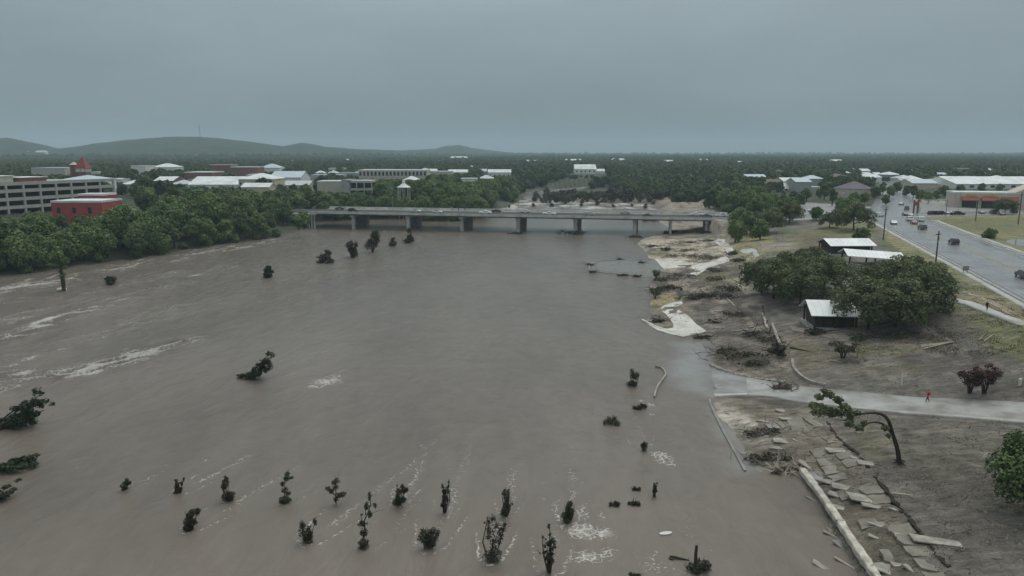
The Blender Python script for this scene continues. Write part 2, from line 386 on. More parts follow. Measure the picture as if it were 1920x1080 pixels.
def height(X, Y, detail=True):
    X = np.atleast_1d(np.asarray(X, float)); Y = np.atleast_1d(np.asarray(Y, float))
    z = np.full(X.shape, 10.0)
    near = (Y < 900) & (np.abs(X) < 420)
    if near.any():
        x = X[near]; y = Y[near]; zz = rbf(x, y)
        zz = np.clip(zz, -3.5, 12)
        # far from the controls: flat plain
        f = np.maximum(sstep(230, 400, np.abs(x)), sstep(650, 880, y)); zz = zz * (1 - f) + 10.0 * f
        d, _ = seg_dist(x, y, WATER_POLY, True); ins = inside(x, y, WATER_POLY)
        if detail:
            n = fbm(x/7, y/7, 3, 3)*0.38 + fbm(x/1.6, y/1.6, 9, 4)*0.20
            zz = zz + np.where(ins, 0, n * np.clip(d/4, 0, 1))
        zz = np.where(ins, np.minimum(zz, -0.10 - 0.22*np.minimum(d, 8)), np.maximum(zz, 0.02 + 0.10*np.minimum(d, 5)))
        for line, zs, hw, fall in ((ROAD, None, ROAD_W, 9.0), (CROSS, None, CROSS_W, 8.0), (PATH_MID, PATH_Z, 3.2, 3.0), (UP_MID, UP_Z, 1.4, 3.0)):
            L = np.asarray(line, float); zl = L[:,2] if zs is None else np.asarray(zs)
            d2, par = seg_dist(x, y, L[:,:2])
            rz = np.interp(par, np.arange(len(L)), zl) - 0.10
            w = 1 - sstep(hw + 0.6, hw + 0.6 + fall, d2)
            if line is CROSS: w = w * (x > 84)
            zz = zz*(1-w) + rz*w
        pr = np.hypot((x-POND_C[0])/POND_R[0], (y-POND_C[1])/POND_R[1]); w = 1-sstep(1.0, 1.5, pr); zz = zz*(1-w) + (POND_Z+0.12)*w; zz = np.where(pr<1.12, POND_Z+0.12-0.5*sstep(1.12,0.85,pr), zz)
        z[near] = zz
    fr = ~near
    if fr.any(): z[fr] = 10.0 + (fbm(X[fr]/300, Y[fr]/300, 5, 3))*1.5
    return z
def hz(x, y): return float(height([x], [y], False)[0])
def gpos(px, py, z0=4.0):
    z = z0
    for _ in range(14):
        x, y = at(px, py, z); z = 0.5*z + 0.5*max(hz(x, y), 0.0)
    return np.array((x, y, z))

def lines(segs):
    out = [segs[0][0]]
    for a, b, s in segs:
        n = max(1, int(round((b-a)/s))); out += list(a + (b-a)*(np.arange(n)+1)/n)
    return np.array(out)
def geo(a, b, g):
    n = int(math.log(b/a)/g); return a*np.exp(np.arange(n+1)/n*math.log(b/a))
gx = lines([(-9000,-1500,500),(-1500,-420,60),(-420,-120,6),(-120,10,4),(10,22,1.0),(22,75,0.42),(75,130,0.8),(130,260,2.0),(260,420,8),(420,1500,60),(1500,9000,500)])
gy = np.concatenate([lines([(-160,30,10),(30,46,1.0)])[:-1], geo(46,330,0.0055), geo(330,900,0.012)[1:], geo(900,9500,0.05)[1:]])
GX, GY = np.meshgrid(gx, gy)
GZ = height(GX.ravel(), GY.ravel()).reshape(GX.shape)

# ground colours: what the ground is made of, patch by patch
gxr, gyr, gzr = GX.ravel(), GY.ravel(), GZ.ravel()
MUD=(0.20,0.172,0.135); DMUD=(0.085,0.076,0.066); GREYMUD=(0.158,0.144,0.126); SAND=(0.40,0.345,0.27); PALE=(0.52,0.47,0.39); DRY=(0.235,0.215,0.115); GREEN=(0.10,0.128,0.052)
OLIVE=(0.17,0.158,0.085); FOREST=(0.045,0.055,0.032); WETSAND=(0.27,0.235,0.19); ORANGE=(0.26,0.20,0.12)
col = np.zeros((gxr.size,3)); col[:] = FOREST
wet = np.zeros(gxr.size)
wx = fbm(gxr/5, gyr/5, 31, 4)*2.2 + fbm(gxr/1.3, gyr/1.3, 37, 3)*0.9
def paint(pts, c, soft=1.5, world=False, amt=1.0, warp=1.0, wetness=None):
    P = np.array(pts, float) if world else np.array([gpos(a, b)[:2] for a, b in pts])
    x0,y0 = P.min(0)-8; x1,y1 = P.max(0)+8
    m = np.where((gxr>x0)&(gxr<x1)&(gyr>y0)&(gyr<y1))[0]
    if not len(m): return
    d,_ = seg_dist(gxr[m], gyr[m], P, True); s = np.where(inside(gxr[m], gyr[m], P), d, -d) + wx[m]*warp*min(1.0, soft)
    w = (sstep(-soft, soft, s)*amt)[:,None]
    col[m] = col[m]*(1-w) + np.array(c)*w
    if wetness is not None: wet[m] = wet[m]*(1-w[:,0]) + wetness*w[:,0]
paint([(40,-100),(20,20),(22,60),(24,120),(40,200),(60,300),(70,340),(140,345),(170,250),(160,100),(120,-50)], GREYMUD, 3, True)
paint([(1180,440),(1180,700),(1330,700),(1480,720),(1500,640),(1420,560),(1400,470),(1390,445)], MUD, 3)
paint([(1200,400),(1195,470),(1220,500),(1280,515),(1370,520),(1390,470),(1375,440),(1345,415),(1330,360),(1240,370)], WETSAND, 3)
paint([(1240,366),(1240,398),(1320,398),(1310,360)], (0.26,0.225,0.175), 4)
paint([(1205,452),(1210,490),(1270,505),(1330,500),(1362,488),(1375,462),(1340,448),(1260,447)], SAND, 2)
paint([(1255,428),(1250,440),(1345,445),(1350,425)], GREYMUD, 2)
paint([(1215,456),(1212,466),(1240,468),(1265,458)], PALE, 1.5)
paint([(1220,466),(1215,480),(1250,483),(1262,474),(1250,466)], OLIVE, 1.5, amt=0.8)
paint([(1222,484),(1260,484),(1330,490),(1280,502),(1245,505)], PALE, 1.5, amt=0.75)
paint([(1330,452),(1350,470),(1362,480),(1375,470),(1352,448)], PALE, 1.2, amt=0.8)
paint([(1225,520),(1222,560),(1280,565),(1390,560),(1395,515),(1300,505)], DMUD, 2, amt=0.75)
paint([(1300,510),(1360,505),(1395,520),(1385,545),(1320,535)], OLIVE, 2, amt=0.7)
paint([(1220,556),(1218,578),(1240,582),(1250,570),(1275,565),(1270,552)], (0.33,0.28,0.14), 0.8)
paint([(1300,575),(1290,600),(1330,630),(1420,650),(1470,600),(1420,560),(1380,565)], GREYMUD, 2)
paint([(1300,570),(1300,592),(1360,600),(1440,610),(1430,575),(1380,565)], DMUD, 2, amt=0.6)
paint([(1345,650),(1340,680),(1420,700),(1480,700),(1470,655),(1400,645)], DMUD, 1.5, amt=0.7)
paint([(1390,440),(1375,460),(1385,500),(1400,505),(1420,480),(1470,470),(1440,445)], DRY, 2)
paint([(1480,440),(1470,470),(1500,490),(1600,460),(1640,440),(1640,420),(1560,420)], OLIVE, 3)
paint([(1500,440),(1500,480),(1560,470),(1575,445)], (0.12,0.10,0.075), 3, amt=0.8)
paint([(1430,455),(1420,468),(1480,470),(1500,455)], WETSAND, 2)
paint([(1640,400),(1655,440),(1690,480),(1740,515),(1800,545),(1790,560),(1830,575),(1990,640),(1990,585),(1860,540),(1760,480),(1700,440),(1670,415)], DRY, 1.5)
paint([(1790,535),(1800,560),(1880,590),(1990,640),(1990,610),(1880,565),(1830,540)], ORANGE, 1.5, amt=0.6)
paint([(1740,510),(1800,545),(1830,535),(1790,512)], GREEN, 1.2, amt=0.8)
paint([(1640,440),(1650,460),(1700,495),(1740,520),(1730,500),(1690,470)], GREEN, 1.2, amt=0.7)
paint([(1750,570),(1800,590),(1830,640),(1990,700),(1990,640),(1900,605),(1820,575)], (0.15,0.152,0.07), 2)
paint([(1600,650),(1605,668),(1680,668),(1780,652),(1740,645),(1660,648)], OLIVE, 1.2, amt=0.8)
paint([(1480,650),(1500,690),(1560,700),(1580,670),(1520,645)], (0.17,0.15,0.09), 1.5, amt=0.7)
paint([(1500,615),(1480,640),(1560,640),(1640,650),(1680,655),(1700,640),(1620,625)], (0.21,0.18,0.145), 1.2)
paint([(1680,600),(1660,640),(1760,640),(1830,620),(1780,590)], DMUD, 2, amt=0.8)
paint([(1500,690),(1520,715),(1640,725),(1900,740),(1990,740),(1990,690),(1850,690),(1680,680)], GREYMUD, 1.5)
paint([(1700,660),(1690,690),(1800,710),(1920,700),(1900,665),(1780,655)], DMUD, 2, amt=0.65)
paint([(1560,690),(1600,705),(1760,700),(1740,685),(1640,680)], (0.20,0.175,0.14), 1.0, amt=0.7)
paint([(1810,712),(1820,735),(1880,742),(1960,735),(1920,705)], DMUD, 1.5, amt=0.7)
paint([(1330,748),(1345,790),(1420,880),(1500,895),(1600,830),(1560,780),(1490,757),(1400,742)], MUD, 1.5)
paint([(1345,757),(1350,785),(1405,830),(1450,845),(1440,815),(1390,780)], PALE, 0.9, amt=0.85)
paint([(1390,800),(1420,860),(1470,885),(1500,860),(1440,815)], DMUD, 1, amt=0.5)
paint([(1330,746),(1400,750),(1480,765),(1500,757),(1400,741)], DMUD, 0.7, amt=0.8)
paint([(1500,860),(1540,930),(1600,1050),(1660,1085),(1760,1085),(1690,960),(1620,870),(1560,800)], MUD, 1.2)
paint([(1540,880),(1600,990),(1660,1085),(1720,1085),(1640,960),(1580,870)], (0.13,0.115,0.082), 1.2, amt=0.8)
paint([(1560,790),(1620,870),(1700,960),(1780,1085),(1960,1085),(1960,800),(1800,790),(1650,778)], (0.14,0.128,0.108), 1.2)
paint([(1600,790),(1640,790),(1660,860),(1620,850)], OLIVE, 1, amt=0.6)
paint([(1690,900),(1720,940),(1960,960),(1960,880),(1780,870)], DMUD, 1.5, amt=0.6)
paint([(1750,960),(1770,1010),(1960,1040),(1960,980)], DMUD, 1.5, amt=0.5)
paint([(1690,810),(1700,880),(1800,960),(1960,1000),(1960,820)], (0.115,0.115,0.070), 2, amt=0.2)
paint([(1740,800),(1760,850),(1960,860),(1960,810)], (0.21,0.185,0.155), 2, amt=0.5)
paint([(1860,760),(1800,785),(1960,800),(1960,760)], DMUD, 1, amt=0.5)
# grass field right of the road with the pond
paint([(150,232),(164,300),(186,312),(330,330),(330,180),(150,180),(128,172)], (0.22,0.205,0.105), 2, True)
paint([(152,250),(163,285),(200,290),(230,250),(180,235)], GREEN, 4, True, amt=0.5)
paint([(140,178),(150,205),(190,225),(300,200),(300,160)], (0.16,0.165,0.08), 3, True, amt=0.7)
# sidewalks / parking lots around the junction
paint([(168,318),(330,345),(330,420),(215,400)], (0.24,0.235,0.23), 3, True, wetness=0.5)
paint([(96,318),(150,318),(176,352),(150,400),(110,380)], (0.26,0.25,0.245), 3, True, wetness=0.5)
isl = [(1000,366),(1100,360),(1160,356),(1240,372),(1240,388),(1160,381),(1050,376)]
paint(isl, (0.15,0.125,0.095), 4)
paint([(1140,352),(1230,356),(1310,362),(1300,372),(1240,370)], (0.10,0.092,0.07), 6)
bankd,_ = seg_dist(gxr, gyr, WATER_POLY, True)
m = (bankd < 3.0) & (gxr < -20) & (gyr < 420)
col[m] = (0.07,0.062,0.05)
wet = np.maximum(wet, 0.8*np.clip(1 - bankd/2.5, 0, 1))
zp_ = np.array([gpos(a,b)[:2] for a,b in [(1235,365),(1200,448),(1215,600),(1340,690),(1480,720),(1500,660),(1430,560),(1395,480),(1350,445),(1320,360)]]); zi = inside(gxr, gyr, zp_)
n1 = fbm(gxr/3.2+3, gyr/5.5, 141, 4); n2 = fbm(gxr/4.0-7, gyr/6.0, 151, 4); n3 = fbm(gxr/1.4, gyr/2.6, 161, 3)
wq = (zi*sstep(0.08,0.30,n1)*0.75)[:,None]; col = col*(1-wq) + np.array((0.075,0.064,0.052))*wq
wq = (zi*sstep(0.16,0.34,n2)*0.55)[:,None]; col = col*(1-wq) + np.array((0.36,0.315,0.25))*wq
zl = ((gyr<175)&(gxr>20)&(gxr<130)); wq = (zl*sstep(0.12,0.42,n3)*0.45)[:,None]; col = col*(1-wq) + np.array((0.085,0.075,0.062))*wq
wq = (zl*sstep(0.10,0.40,-n3)*0.30)[:,None]; col = col*(1-wq) + np.array((0.27,0.24,0.20))*wq
wq = ((gxr>60)&(gxr<175)&(gyr>90)&(gyr<300))*sstep(0.05,0.4,fbm(gxr/6, gyr/9, 181, 4))*0.5; gm = (np.abs(col-np.array(DRY)).sum(1) < 0.16); wq = (wq*gm)[:,None]; col = col*(1-wq) + np.array((0.105,0.14,0.05))*wq
col[(gxr>15)&(gxr<150)&(gyr<345)] *= 1.06
col *= (1 + 0.16*fbm(gxr/3.0, gyr/3.0, 51, 4))[:,None]

terr = mesh_np('ground', np.stack([gxr,gyr,gzr],1), grid_quads(len(gy), len(gx)), True)
cattr(terr, 'col', np.clip(col,0,1)); fattr(terr, 'wet', wet)
m_, n_, l_, b_ = nodes('ground')
ca = n_.new('ShaderNodeAttribute'); ca.attribute_name = 'col'
wa = n_.new('ShaderNodeAttribute'); wa.attribute_name = 'wet'
tc = n_.new('ShaderNodeTexCoord')
mp = n_.new('ShaderNodeMapping'); mp.inputs['Rotation'].default_value = (0,0,R(-24)); mp.inputs['Scale'].default_value = (0.5,1.6,1.0)
l_.new(tc.outputs['Object'], mp.inputs[0])
z1 = n_.new('ShaderNodeTexNoise'); z1.inputs['Scale'].default_value = 0.55; z1.inputs['Detail'].default_value = 9; z1.inputs['Roughness'].default_value = 0.68
l_.new(mp.outputs[0], z1.inputs['Vector'])
z2 = n_.new('ShaderNodeTexNoise'); z2.inputs['Scale'].default_value = 2.6; z2.inputs['Detail'].default_value = 6; z2.inputs['Roughness'].default_value = 0.7
l_.new(tc.outputs['Object'], z2.inputs['Vector'])
r1 = n_.new('ShaderNodeMapRange'); r1.inputs['From Min'].default_value=0.3; r1.inputs['From Max'].default_value=0.7; r1.inputs['To Min'].default_value=0.42; r1.inputs['To Max'].default_value=1.6
l_.new(z1.outputs[0], r1.inputs['Value'])
r2 = n_.new('ShaderNodeMapRange'); r2.inputs['From Min'].default_value=0.3; r2.inputs['From Max'].default_value=0.7; r2.inputs['To Min'].default_value=0.72; r2.inputs['To Max'].default_value=1.28
l_.new(z2.outputs[0], r2.inputs['Value'])
mm = n_.new('ShaderNodeMath'); mm.operation='MULTIPLY'; l_.new(r1.outputs[0], mm.inputs[0]); l_.new(r2.outputs[0], mm.inputs[1])
vm = n_.new('ShaderNodeVectorMath'); vm.operation='SCALE'; l_.new(ca.outputs['Color'], vm.inputs[0]); l_.new(mm.outputs[0], vm.inputs['Scale'])
l_.new(vm.outputs[0], b_.inputs['Base Color'])
rr = n_.new('ShaderNodeMapRange'); rr.inputs['To Min'].default_value=0.85; rr.inputs['To Max'].default_value=0.35; l_.new(wa.outputs['Fac'], rr.inputs['Value']); l_.new(rr.outputs[0], b_.inputs['Roughness'])
b_.inputs['Specular IOR Level'].default_value = 0.3
bp = n_.new('ShaderNodeBump'); bp.inputs['Strength'].default_value = 0.8; bp.inputs['Distance'].default_value = 0.35
l_.new(mm.outputs[0], bp.inputs['Height']); l_.new(bp.outputs[0], b_.inputs['Normal'])
tag(obj('ground', terr, m_), kind='structure')

# ------------------------------------------------------------------ river
wxl = lines([(-1200,-260,40),(-260,-160,1.2),(-160,-75,0.6),(-75,-48,0.42),(-48,62,0.26),(62,130,1.2),(130,300,8),(300,900,60)])
wyl = np.concatenate([lines([(-160,25,8),(25,46,0.7)])[:-1], geo(46,130,0.0042),geo(130,340,0.006)[1:], geo(340,1000,0.010)[1:]])
WX, WY = np.meshgrid(wxl, wyl); x = WX.ravel(); y = WY.ravel()
foam = np.zeros(x.size); rough = np.zeros(x.size)
def foam_line(pts, w, a, world=False, warp=1.0):
    P = np.array(pts, float) if world else np.array([at(q[0], q[1], 0) for q in pts])
    lo = P.min(0)-6*w-2; hi = P.max(0)+6*w+2
    m = np.where((x>lo[0])&(x<hi[0])&(y>lo[1])&(y<hi[1]))[0]
    if not len(m): return
    nx = fbm(x[m]/(2.2*w+0.4), y[m]/(2.2*w+0.4), 61, 3)*w*0.9*warp; ny = fbm(x[m]/(2.2*w+0.4), y[m]/(2.2*w+0.4), 71, 3)*w*0.9*warp
    d,par = seg_dist(x[m]+nx, y[m]+ny, P); t = par/(len(P)-1)
    v = a*(1.0+0.5*fbm(x[m]/(1.2+2*w), y[m]/(1.2+2*w), 91, 3))*np.exp(-(d/w)**2)*(0.25+0.75*np.sin(np.pi*np.clip(t*0.94+0.03,0,1))**0.5)
    foam[m] = np.maximum(foam[m], v)
def foam_blob(px, py, rx, ry, a):
    c = at(px, py, 0); e = at(px+rx, py, 0); f = at(px, py-ry, 0); g = at(px, py+ry, 0)
    ax = e[0]-c[0]; ay = (f[1]-g[1])/2
    q = ((x-c[0])/ax)**2 + ((y-c[1])/ay)**2; m = q < 9
    q = q + 0.9*fbm(x/(ax*0.8), y/(ax*0.8), 81, 4)
    foam[m] = np.maximum(foam[m], (a*0.80*np.exp(-np.maximum(q*0.6,0)**1.5))[m])
# standing waves and whitecaps of the fast water by the left bank
STREAKS = [([(0,540),(30,534),(60,528)],0.7,.75),([(25,536),(50,526),(62,520)],0.6,.8),([(62,518),(90,513),(110,508)],0.5,.7),([(0,546),(20,549)],0.4,.6),([(38,546),(60,543),(82,538)],0.5,.6),
 ([(80,524),(95,521),(115,512)],0.5,.85),([(170,500),(205,498),(240,499),(262,492)],0.45,.7),([(243,494),(262,488),(270,486)],0.5,.9),([(225,510),(255,497),(305,484)],0.45,.75),
 ([(130,530),(160,526),(180,524)],0.4,.55),([(350,476),(370,468),(425,463)],0.5,.65),([(320,515),(345,506),(360,510)],0.5,.5),([(280,522),(310,521),(330,513)],0.45,.5),
 ([(0,640),(20,632),(25,625)],0.9,.85),([(0,612),(40,598),(75,590)],0.9,.6),([(35,622),(60,610),(100,595),(125,588)],0.8,.85),([(100,592),(135,585),(160,575)],0.7,.7),([(160,570),(190,563),(240,555)],0.6,.6),
 ([(150,560),(180,548),(235,540)],0.6,.4),([(100,660),(120,655),(130,650)],0.5,.8),([(40,678),(60,672),(70,668)],0.5,.8),([(0,690),(20,686),(30,680)],0.7,.75),([(0,712),(40,702),(60,690)],0.8,.7),
 ([(50,705),(90,700),(140,690),(170,680)],0.9,.75),([(100,698),(130,702),(165,700),(210,692)],0.8,.8),([(118,707),(150,704),(200,695)],0.6,.9),([(160,686),(200,675),(240,668)],0.7,.65),([(180,680),(235,676)],0.5,.6),
 ([(0,735),(15,728),(50,720)],0.7,.6),([(222,612),(228,608)],0.3,.8),([(250,604),(260,600)],0.3,.7),([(280,628),(285,624)],0.3,.6),([(290,578),(300,576)],0.4,.7),([(220,622),(235,616)],0.3,.5),
 ([(190,634),(200,630)],0.3,.6),([(75,645),(85,640)],0.3,.6),([(235,662),(240,650)],0.4,.5),([(165,642),(175,634)],0.3,.5),([(315,612),(322,609)],0.3,.5),([(0,668),(25,660)],0.5,.5),
 ([(545,447),(560,443)],0.6,.8),([(480,449),(520,446)],0.5,.5),([(400,478),(440,470)],0.5,.4),([(260,596),(300,588),(340,575)],0.6,.35)]
for p, w, a in STREAKS: foam_line(p, w*1.7, min(1.0, a*1.02))
foam_blob(612,716,26,7,.9); foam_blob(585,726,14,4,.7); foam_blob(630,706,14,5,.7)
foam_line([(572,722),(600,727),(640,712)],0.25,.85); foam_line([(580,715),(620,705),(650,690)],0.3,.6)
# big foam field in the row of drowned saplings
foam_blob(1090,995,26,14,.95); foam_blob(1130,1000,22,12,.95); foam_blob(1110,1045,34,13,.95); foam_blob(1140,1035,18,9,.8); foam_blob(1092,962,12,14,.75); foam_blob(1128,968,10,10,.6)
foam_line([(1050,985),(1075,1008),(1105,1012),(1145,1000)],0.18,.95); foam_line([(1070,1030),(1105,1046),(1150,1052)],0.18,.95); foam_line([(1025,945),(1045,965),(1060,985)],0.12,.7)
foam_blob(1240,858,20,13,.8); foam_line([(1230,850),(1240,862),(1258,874)],0.2,.95); foam_line([(1258,874),(1262,862),(1240,852)],0.12,.8); foam_blob(1260,872,6,3,1.0)
foam_blob(1225,1060,30,20,.55); foam_line([(1215,1062),(1230,1040),(1228,1025)],0.14,.6); foam_line([(1240,1075),(1250,1055)],0.14,.6)
foam_line([(1160,762),(1180,769),(1200,771)],0.15,.6); foam_blob(1222,760,7,3,.9); foam_blob(1222,777,6,2.5,.9); foam_blob(1205,752,7,2.5,.9)
foam_line([(1305,848),(1300,843)],0.2,.6)
for q in ((1060,870),(1020,905),(960,880),(975,870),(1075,920),(840,880),(790,835),(795,840),(170,857),(143,876),(115,884),(312,872),(386,863),(290,942),(60,915),(650,827),(1020,935),(1090,905)):
    foam_blob(q[0], q[1], 5, 2.5, .62)
# broken white water over the weir beyond the bridge
for p, w, a in [([(935,386),(990,383),(1060,389)],7,.9),([(980,391),(1080,390),(1230,391)],7,.95),([(1060,386),(1130,386),(1230,388)],6,.9),([(940,378),(960,372),(975,368)],7,.8),
                ([(1160,385),(1195,377),(1225,384)],6,.8),([(990,366),(1020,360),(1080,355)],8,.45),([(930,392),(960,390),(1010,391)],6,.9)]: foam_line(p, w, a)
# choppiness: rough by the left bank, calmer towards the right bank
WR = np.array([at(a,b,0) for a,b in [(936,377),(965,371),(990,366),(1010,371),(1060,376),(1140,380),(1175,376),(1205,374),(1236,388),(1234,396),(1100,397),(930,398)]])
wd_,_ = seg_dist(x, y, WR, True); ws = np.where(inside(x, y, WR), wd_, -wd_); foam = np.maximum(foam, sstep(-3, 6, ws + 5*fbm(x/11, y/16, 107, 3))*(0.72+0.75*fbm(x/7, y/16, 109, 4))*(x>-40)*(y>380))
ST = np.array([at(a,b,0) for a,b in [(982,366),(1010,358),(1060,353),(1145,346),(1150,348),(1090,356),(1030,362)]]); wd_,_ = seg_dist(x, y, ST, True); foam = np.maximum(foam, 0.62*sstep(-4, 6, np.where(inside(x, y, ST), wd_, -wd_)))
dl,_ = seg_dist(x, y, LEFT); chop = np.clip(1.25 - dl/95, 0.0, 1)*(y<335); chop = np.maximum(chop, 0.9*((y>420)))
fs_, ft_ = x*0.5+y*0.866, x*0.866-y*0.5
nr_ = fbm(fs_/12, ft_/3.4, 171, 3); nr2 = fbm(fs_/6, ft_/2.0, 175, 3)
ridge = np.maximum(1-sstep(0.02, 0.20, np.abs(nr_)), 0.8*(1-sstep(0.01, 0.16, np.abs(nr2))))
band = np.zeros(x.size)
for pts_, wd2, am in (([(-40,655),(0,640),(120,597),(260,552),(420,500)],5.0,.95), ([(-40,715),(0,708),(120,702),(240,674),(340,640)],4.5,1.0), ([(-40,555),(0,548),(150,517),(300,491),(430,466),(570,443)],7.5,.95), ([(-40,608),(60,588),(200,545),(330,510)],5,.65), ([(0,676),(100,655),(240,612),(330,575)],5,.55), ([(-40,740),(30,728),(60,718)],3,.7)):
    Pb = np.array([at(a_, b_, 0) for a_, b_ in pts_]); db,_ = seg_dist(x, y, Pb); band = np.maximum(band, am*np.exp(-(db/wd2)**2))
gate = sstep(-0.45, 0.12, fbm(fs_/16, ft_/9, 179, 3))
left_ = sstep(-0.30, -0.42, x/np.maximum(y,1))*(y < 335)
foam = np.maximum(foam, ridge*gate*np.maximum(band*0.98, 0.52*left_*np.clip(1.4-dl/90,0,1)))
chop = np.maximum(chop, band)
BLD = [
 (110,178,329.5,420,22,'white_wall','blue_roof','pale building with blue-grey sloping metal roof below the red tower','hip',2.2,None),
 (58,121,315,550,25,'beige_wall','blue_roof','flat blue-roofed building left of the red tower','flat',0,None),
 (245,272,311,620,18,'white_wall','white_roof','low white roof line left of the hipped white one in the left town','flat',0,None),
 (284,326,306.5,640,18,'white_wall','white_roof','hipped white roof among the trees of the left town','hip',3.0,None),
 (345,397,323,560,24,'brick_wall','white_roof','brown brick block with pale top behind the long white roofs','flat',0,(1,7,1.2,1.6,False)),
 (392,432,309,720,20,'brick_wall','pink_wall','dark brick block with pinkish top in the left town','flat',0,None),
 (352,455,332.5,462,30,'white_wall','white_roof','long low white-roofed store in the left town','gable',4.5,None),
 (446,512,325.5,440,22,'cream_wall','white_roof','cream two-storey building in the middle of the left town','hip',3.2,(2,9,0.9,1.4,False)),
 (452,504,344,415,12,'cream_wall','white_roof','cream lower building with gable in front of the cream two-storey one','gable',2.0,None),
 (505,563,322,520,26,'white_wall','blue_roof','white long building right of the cream ones','gable',4.0,(1,9,1.0,1.4,False)),
 (432,482,313,690,20,'brick_wall','white_roof','brown building with white roof edge behind the cream ones','flat',0,None),
 (486,522,307,760,20,'white_wall','blue_roof','pale pyramid-roofed building in the far left town','hip',4.0,None),
 (583,640,328,560,18,'grey_wall','blue_roof','low grey building behind the parking deck near the bridge','flat',0,None),
 (616,644,315.5,800,15,'white_wall','white_roof','small white flat roof far behind the grey parking deck','flat',0,None),
 (672,800,319,560,24,'beige_wall','white_roof','long beige hotel with a row of dark arched windows','flat',0,(2,18,1.5,2.3,True)),
 (594,645,340,440,16,'beige_wall','white_roof','beige wing left of the parking deck near the bridge','flat',0,None),
 (640,656,338,430,18,'grey_wall','grey_wall','square grey stair tower of the parking deck near the bridge','flat',0,None),
 (804,818,317,650,10,'white_wall','white_roof','small white house right of the arched-window hotel','gable',1.5,None),
 (915,958,318,800,16,'white_wall','white_roof','white house with dark windows behind the bridge centre','gable',3.0,(1,5,1.4,1.6,False)),
 (900,918,317,830,12,'grey_wall','blue_roof','grey shed roof left of the white house behind the bridge centre','gable',2.5,None),
 (860,892,311,900,14,'white_wall','blue_roof','pale grey roof far behind the bridge','gable',2.5,None),
 (1078,1118,308.5,900,22,'white_wall','white_roof','large white house with steep roof on the rise beyond the river','gable',5.5,(1,5,1.6,2.0,False)),
 (1112,1134,317,905,12,'white_wall','white_roof','lower wing right of the large white house beyond the river','gable',2.5,None),
 (1040,1056,317,880,10,'white_wall','white_roof','small white shed left of the large white house beyond the river','gable',1.5,None),
 (1012,1017,317,800,4,'white_wall','white_roof','narrow pale chimney-like block left of the large white house','flat',0,None),
 (1471,1496,344,520,14,'white_wall','white_roof','white gable house beyond the right end of the bridge','gable',3.5,(1,3,1.4,1.4,False)),
 (1494,1512,348,530,12,'white_wall','white_roof','white house with dark porch right of the white gable house','gable',2.0,(1,3,1.6,1.6,False)),
 (1512,1545,352,520,14,'cream_wall','blue_roof','low pale building right of the two white gable houses','flat',0,None),
 (1589,1642,341,430,18,'pink_wall','purple_roof','building with stepped purple-grey hipped roof near the junction','hip',4.2,(1,6,1.4,1.8,False)),
 (1596,1630,348,418,10,'beige_wall','purple_roof','lower porch wing of the purple-roofed building','hip',1.8,None),
 (1631,1655,359,415,10,'pink_wall','brown_roof','small pinkish house right of the purple-roofed building','hip',2.0,None),
 (1712,1800,338,540,40,'white_wall','white_roof','left half of the long white warehouse on the right','gable',3.0,None),
 (1795,1990,333,520,45,'white_wall','white_roof','right half of the long white warehouse with stepped roof','gable',4.5,(1,10,3.0,1.6,False)),
 (1620,1634,323.5,800,10,'white_wall','white_roof','leftmost of three small white roofs beyond the junction','gable',1.5,None),
 (1640,1652,323.5,800,10,'white_wall','white_roof','middle of three small white roofs beyond the junction','gable',1.5,None),
 (1668,1684,323,810,10,'white_wall','white_roof','rightmost of three small white roofs beyond the junction','gable',1.5,None),
 (1745,1762,324,760,12,'white_wall','blue_roof','little pale roof behind the left half of the warehouse','gable',2.0,None),
]
_r = np.random.default_rng(404); TOWN = []
for k in range(26):
    px = 185+k*29+_r.uniform(-9,9); ty_ = _r.uniform(470,900); tw_ = _r.uniform(9,20)*F/ty_/2; TOWN.append((px-tw_, px+tw_, at_z_py(ty_, 10+_r.uniform(6.5,9.5)), ty_, _r.uniform(12,20), _r.choice(['white_wall','cream_wall','beige_wall','brick_wall','grey_wall']), _r.choice(['white_roof','white_roof','blue_roof','brown_roof','grey_metal']), 'left', _r.choice(['gable','hip','flat'])))
for k in range(24):
    px = 1425+k*21+_r.uniform(-7,7); ty_ = _r.uniform(500,900); tw_ = _r.uniform(8,18)*F/ty_/2; TOWN.append((px-tw_, px+tw_, at_z_py(ty_, 10+_r.uniform(5.5,8.5)), ty_, _r.uniform(12,20), _r.choice(['white_wall','cream_wall','beige_wall','grey_wall']), _r.choice(['white_roof','white_roof','blue_roof','brown_roof','grey_metal']), 'right', _r.choice(['gable','hip','gable'])))
_cnt = {'left':0,'right':0}
for t in TOWN:
    _cnt[t[7]] += 1
    BLD.append((t[0],t[1],t[2],t[3],t[4],t[5],t[6],ORD[_cnt[t[7]]-1]+' small tree-hidden building from the left in the '+t[7]+' half of the town',t[8],2.4 if t[8]!='flat' else 0,None))
FOOT = [((q[0]-960)/F*1.015*q[3]-4, (q[1]-960)/F*1.015*(q[3]+(q[4] if q[1]>960 else 0))+4, q[3]-4, q[3]+q[4]+4) for q in BLD] + [(-186,-138,277,322),(-262,-183,286,366),(-120,-70,312,372)]
def on_foot(x, y): return any(a < x < b and c < y < d for a, b, c, d in FOOT)
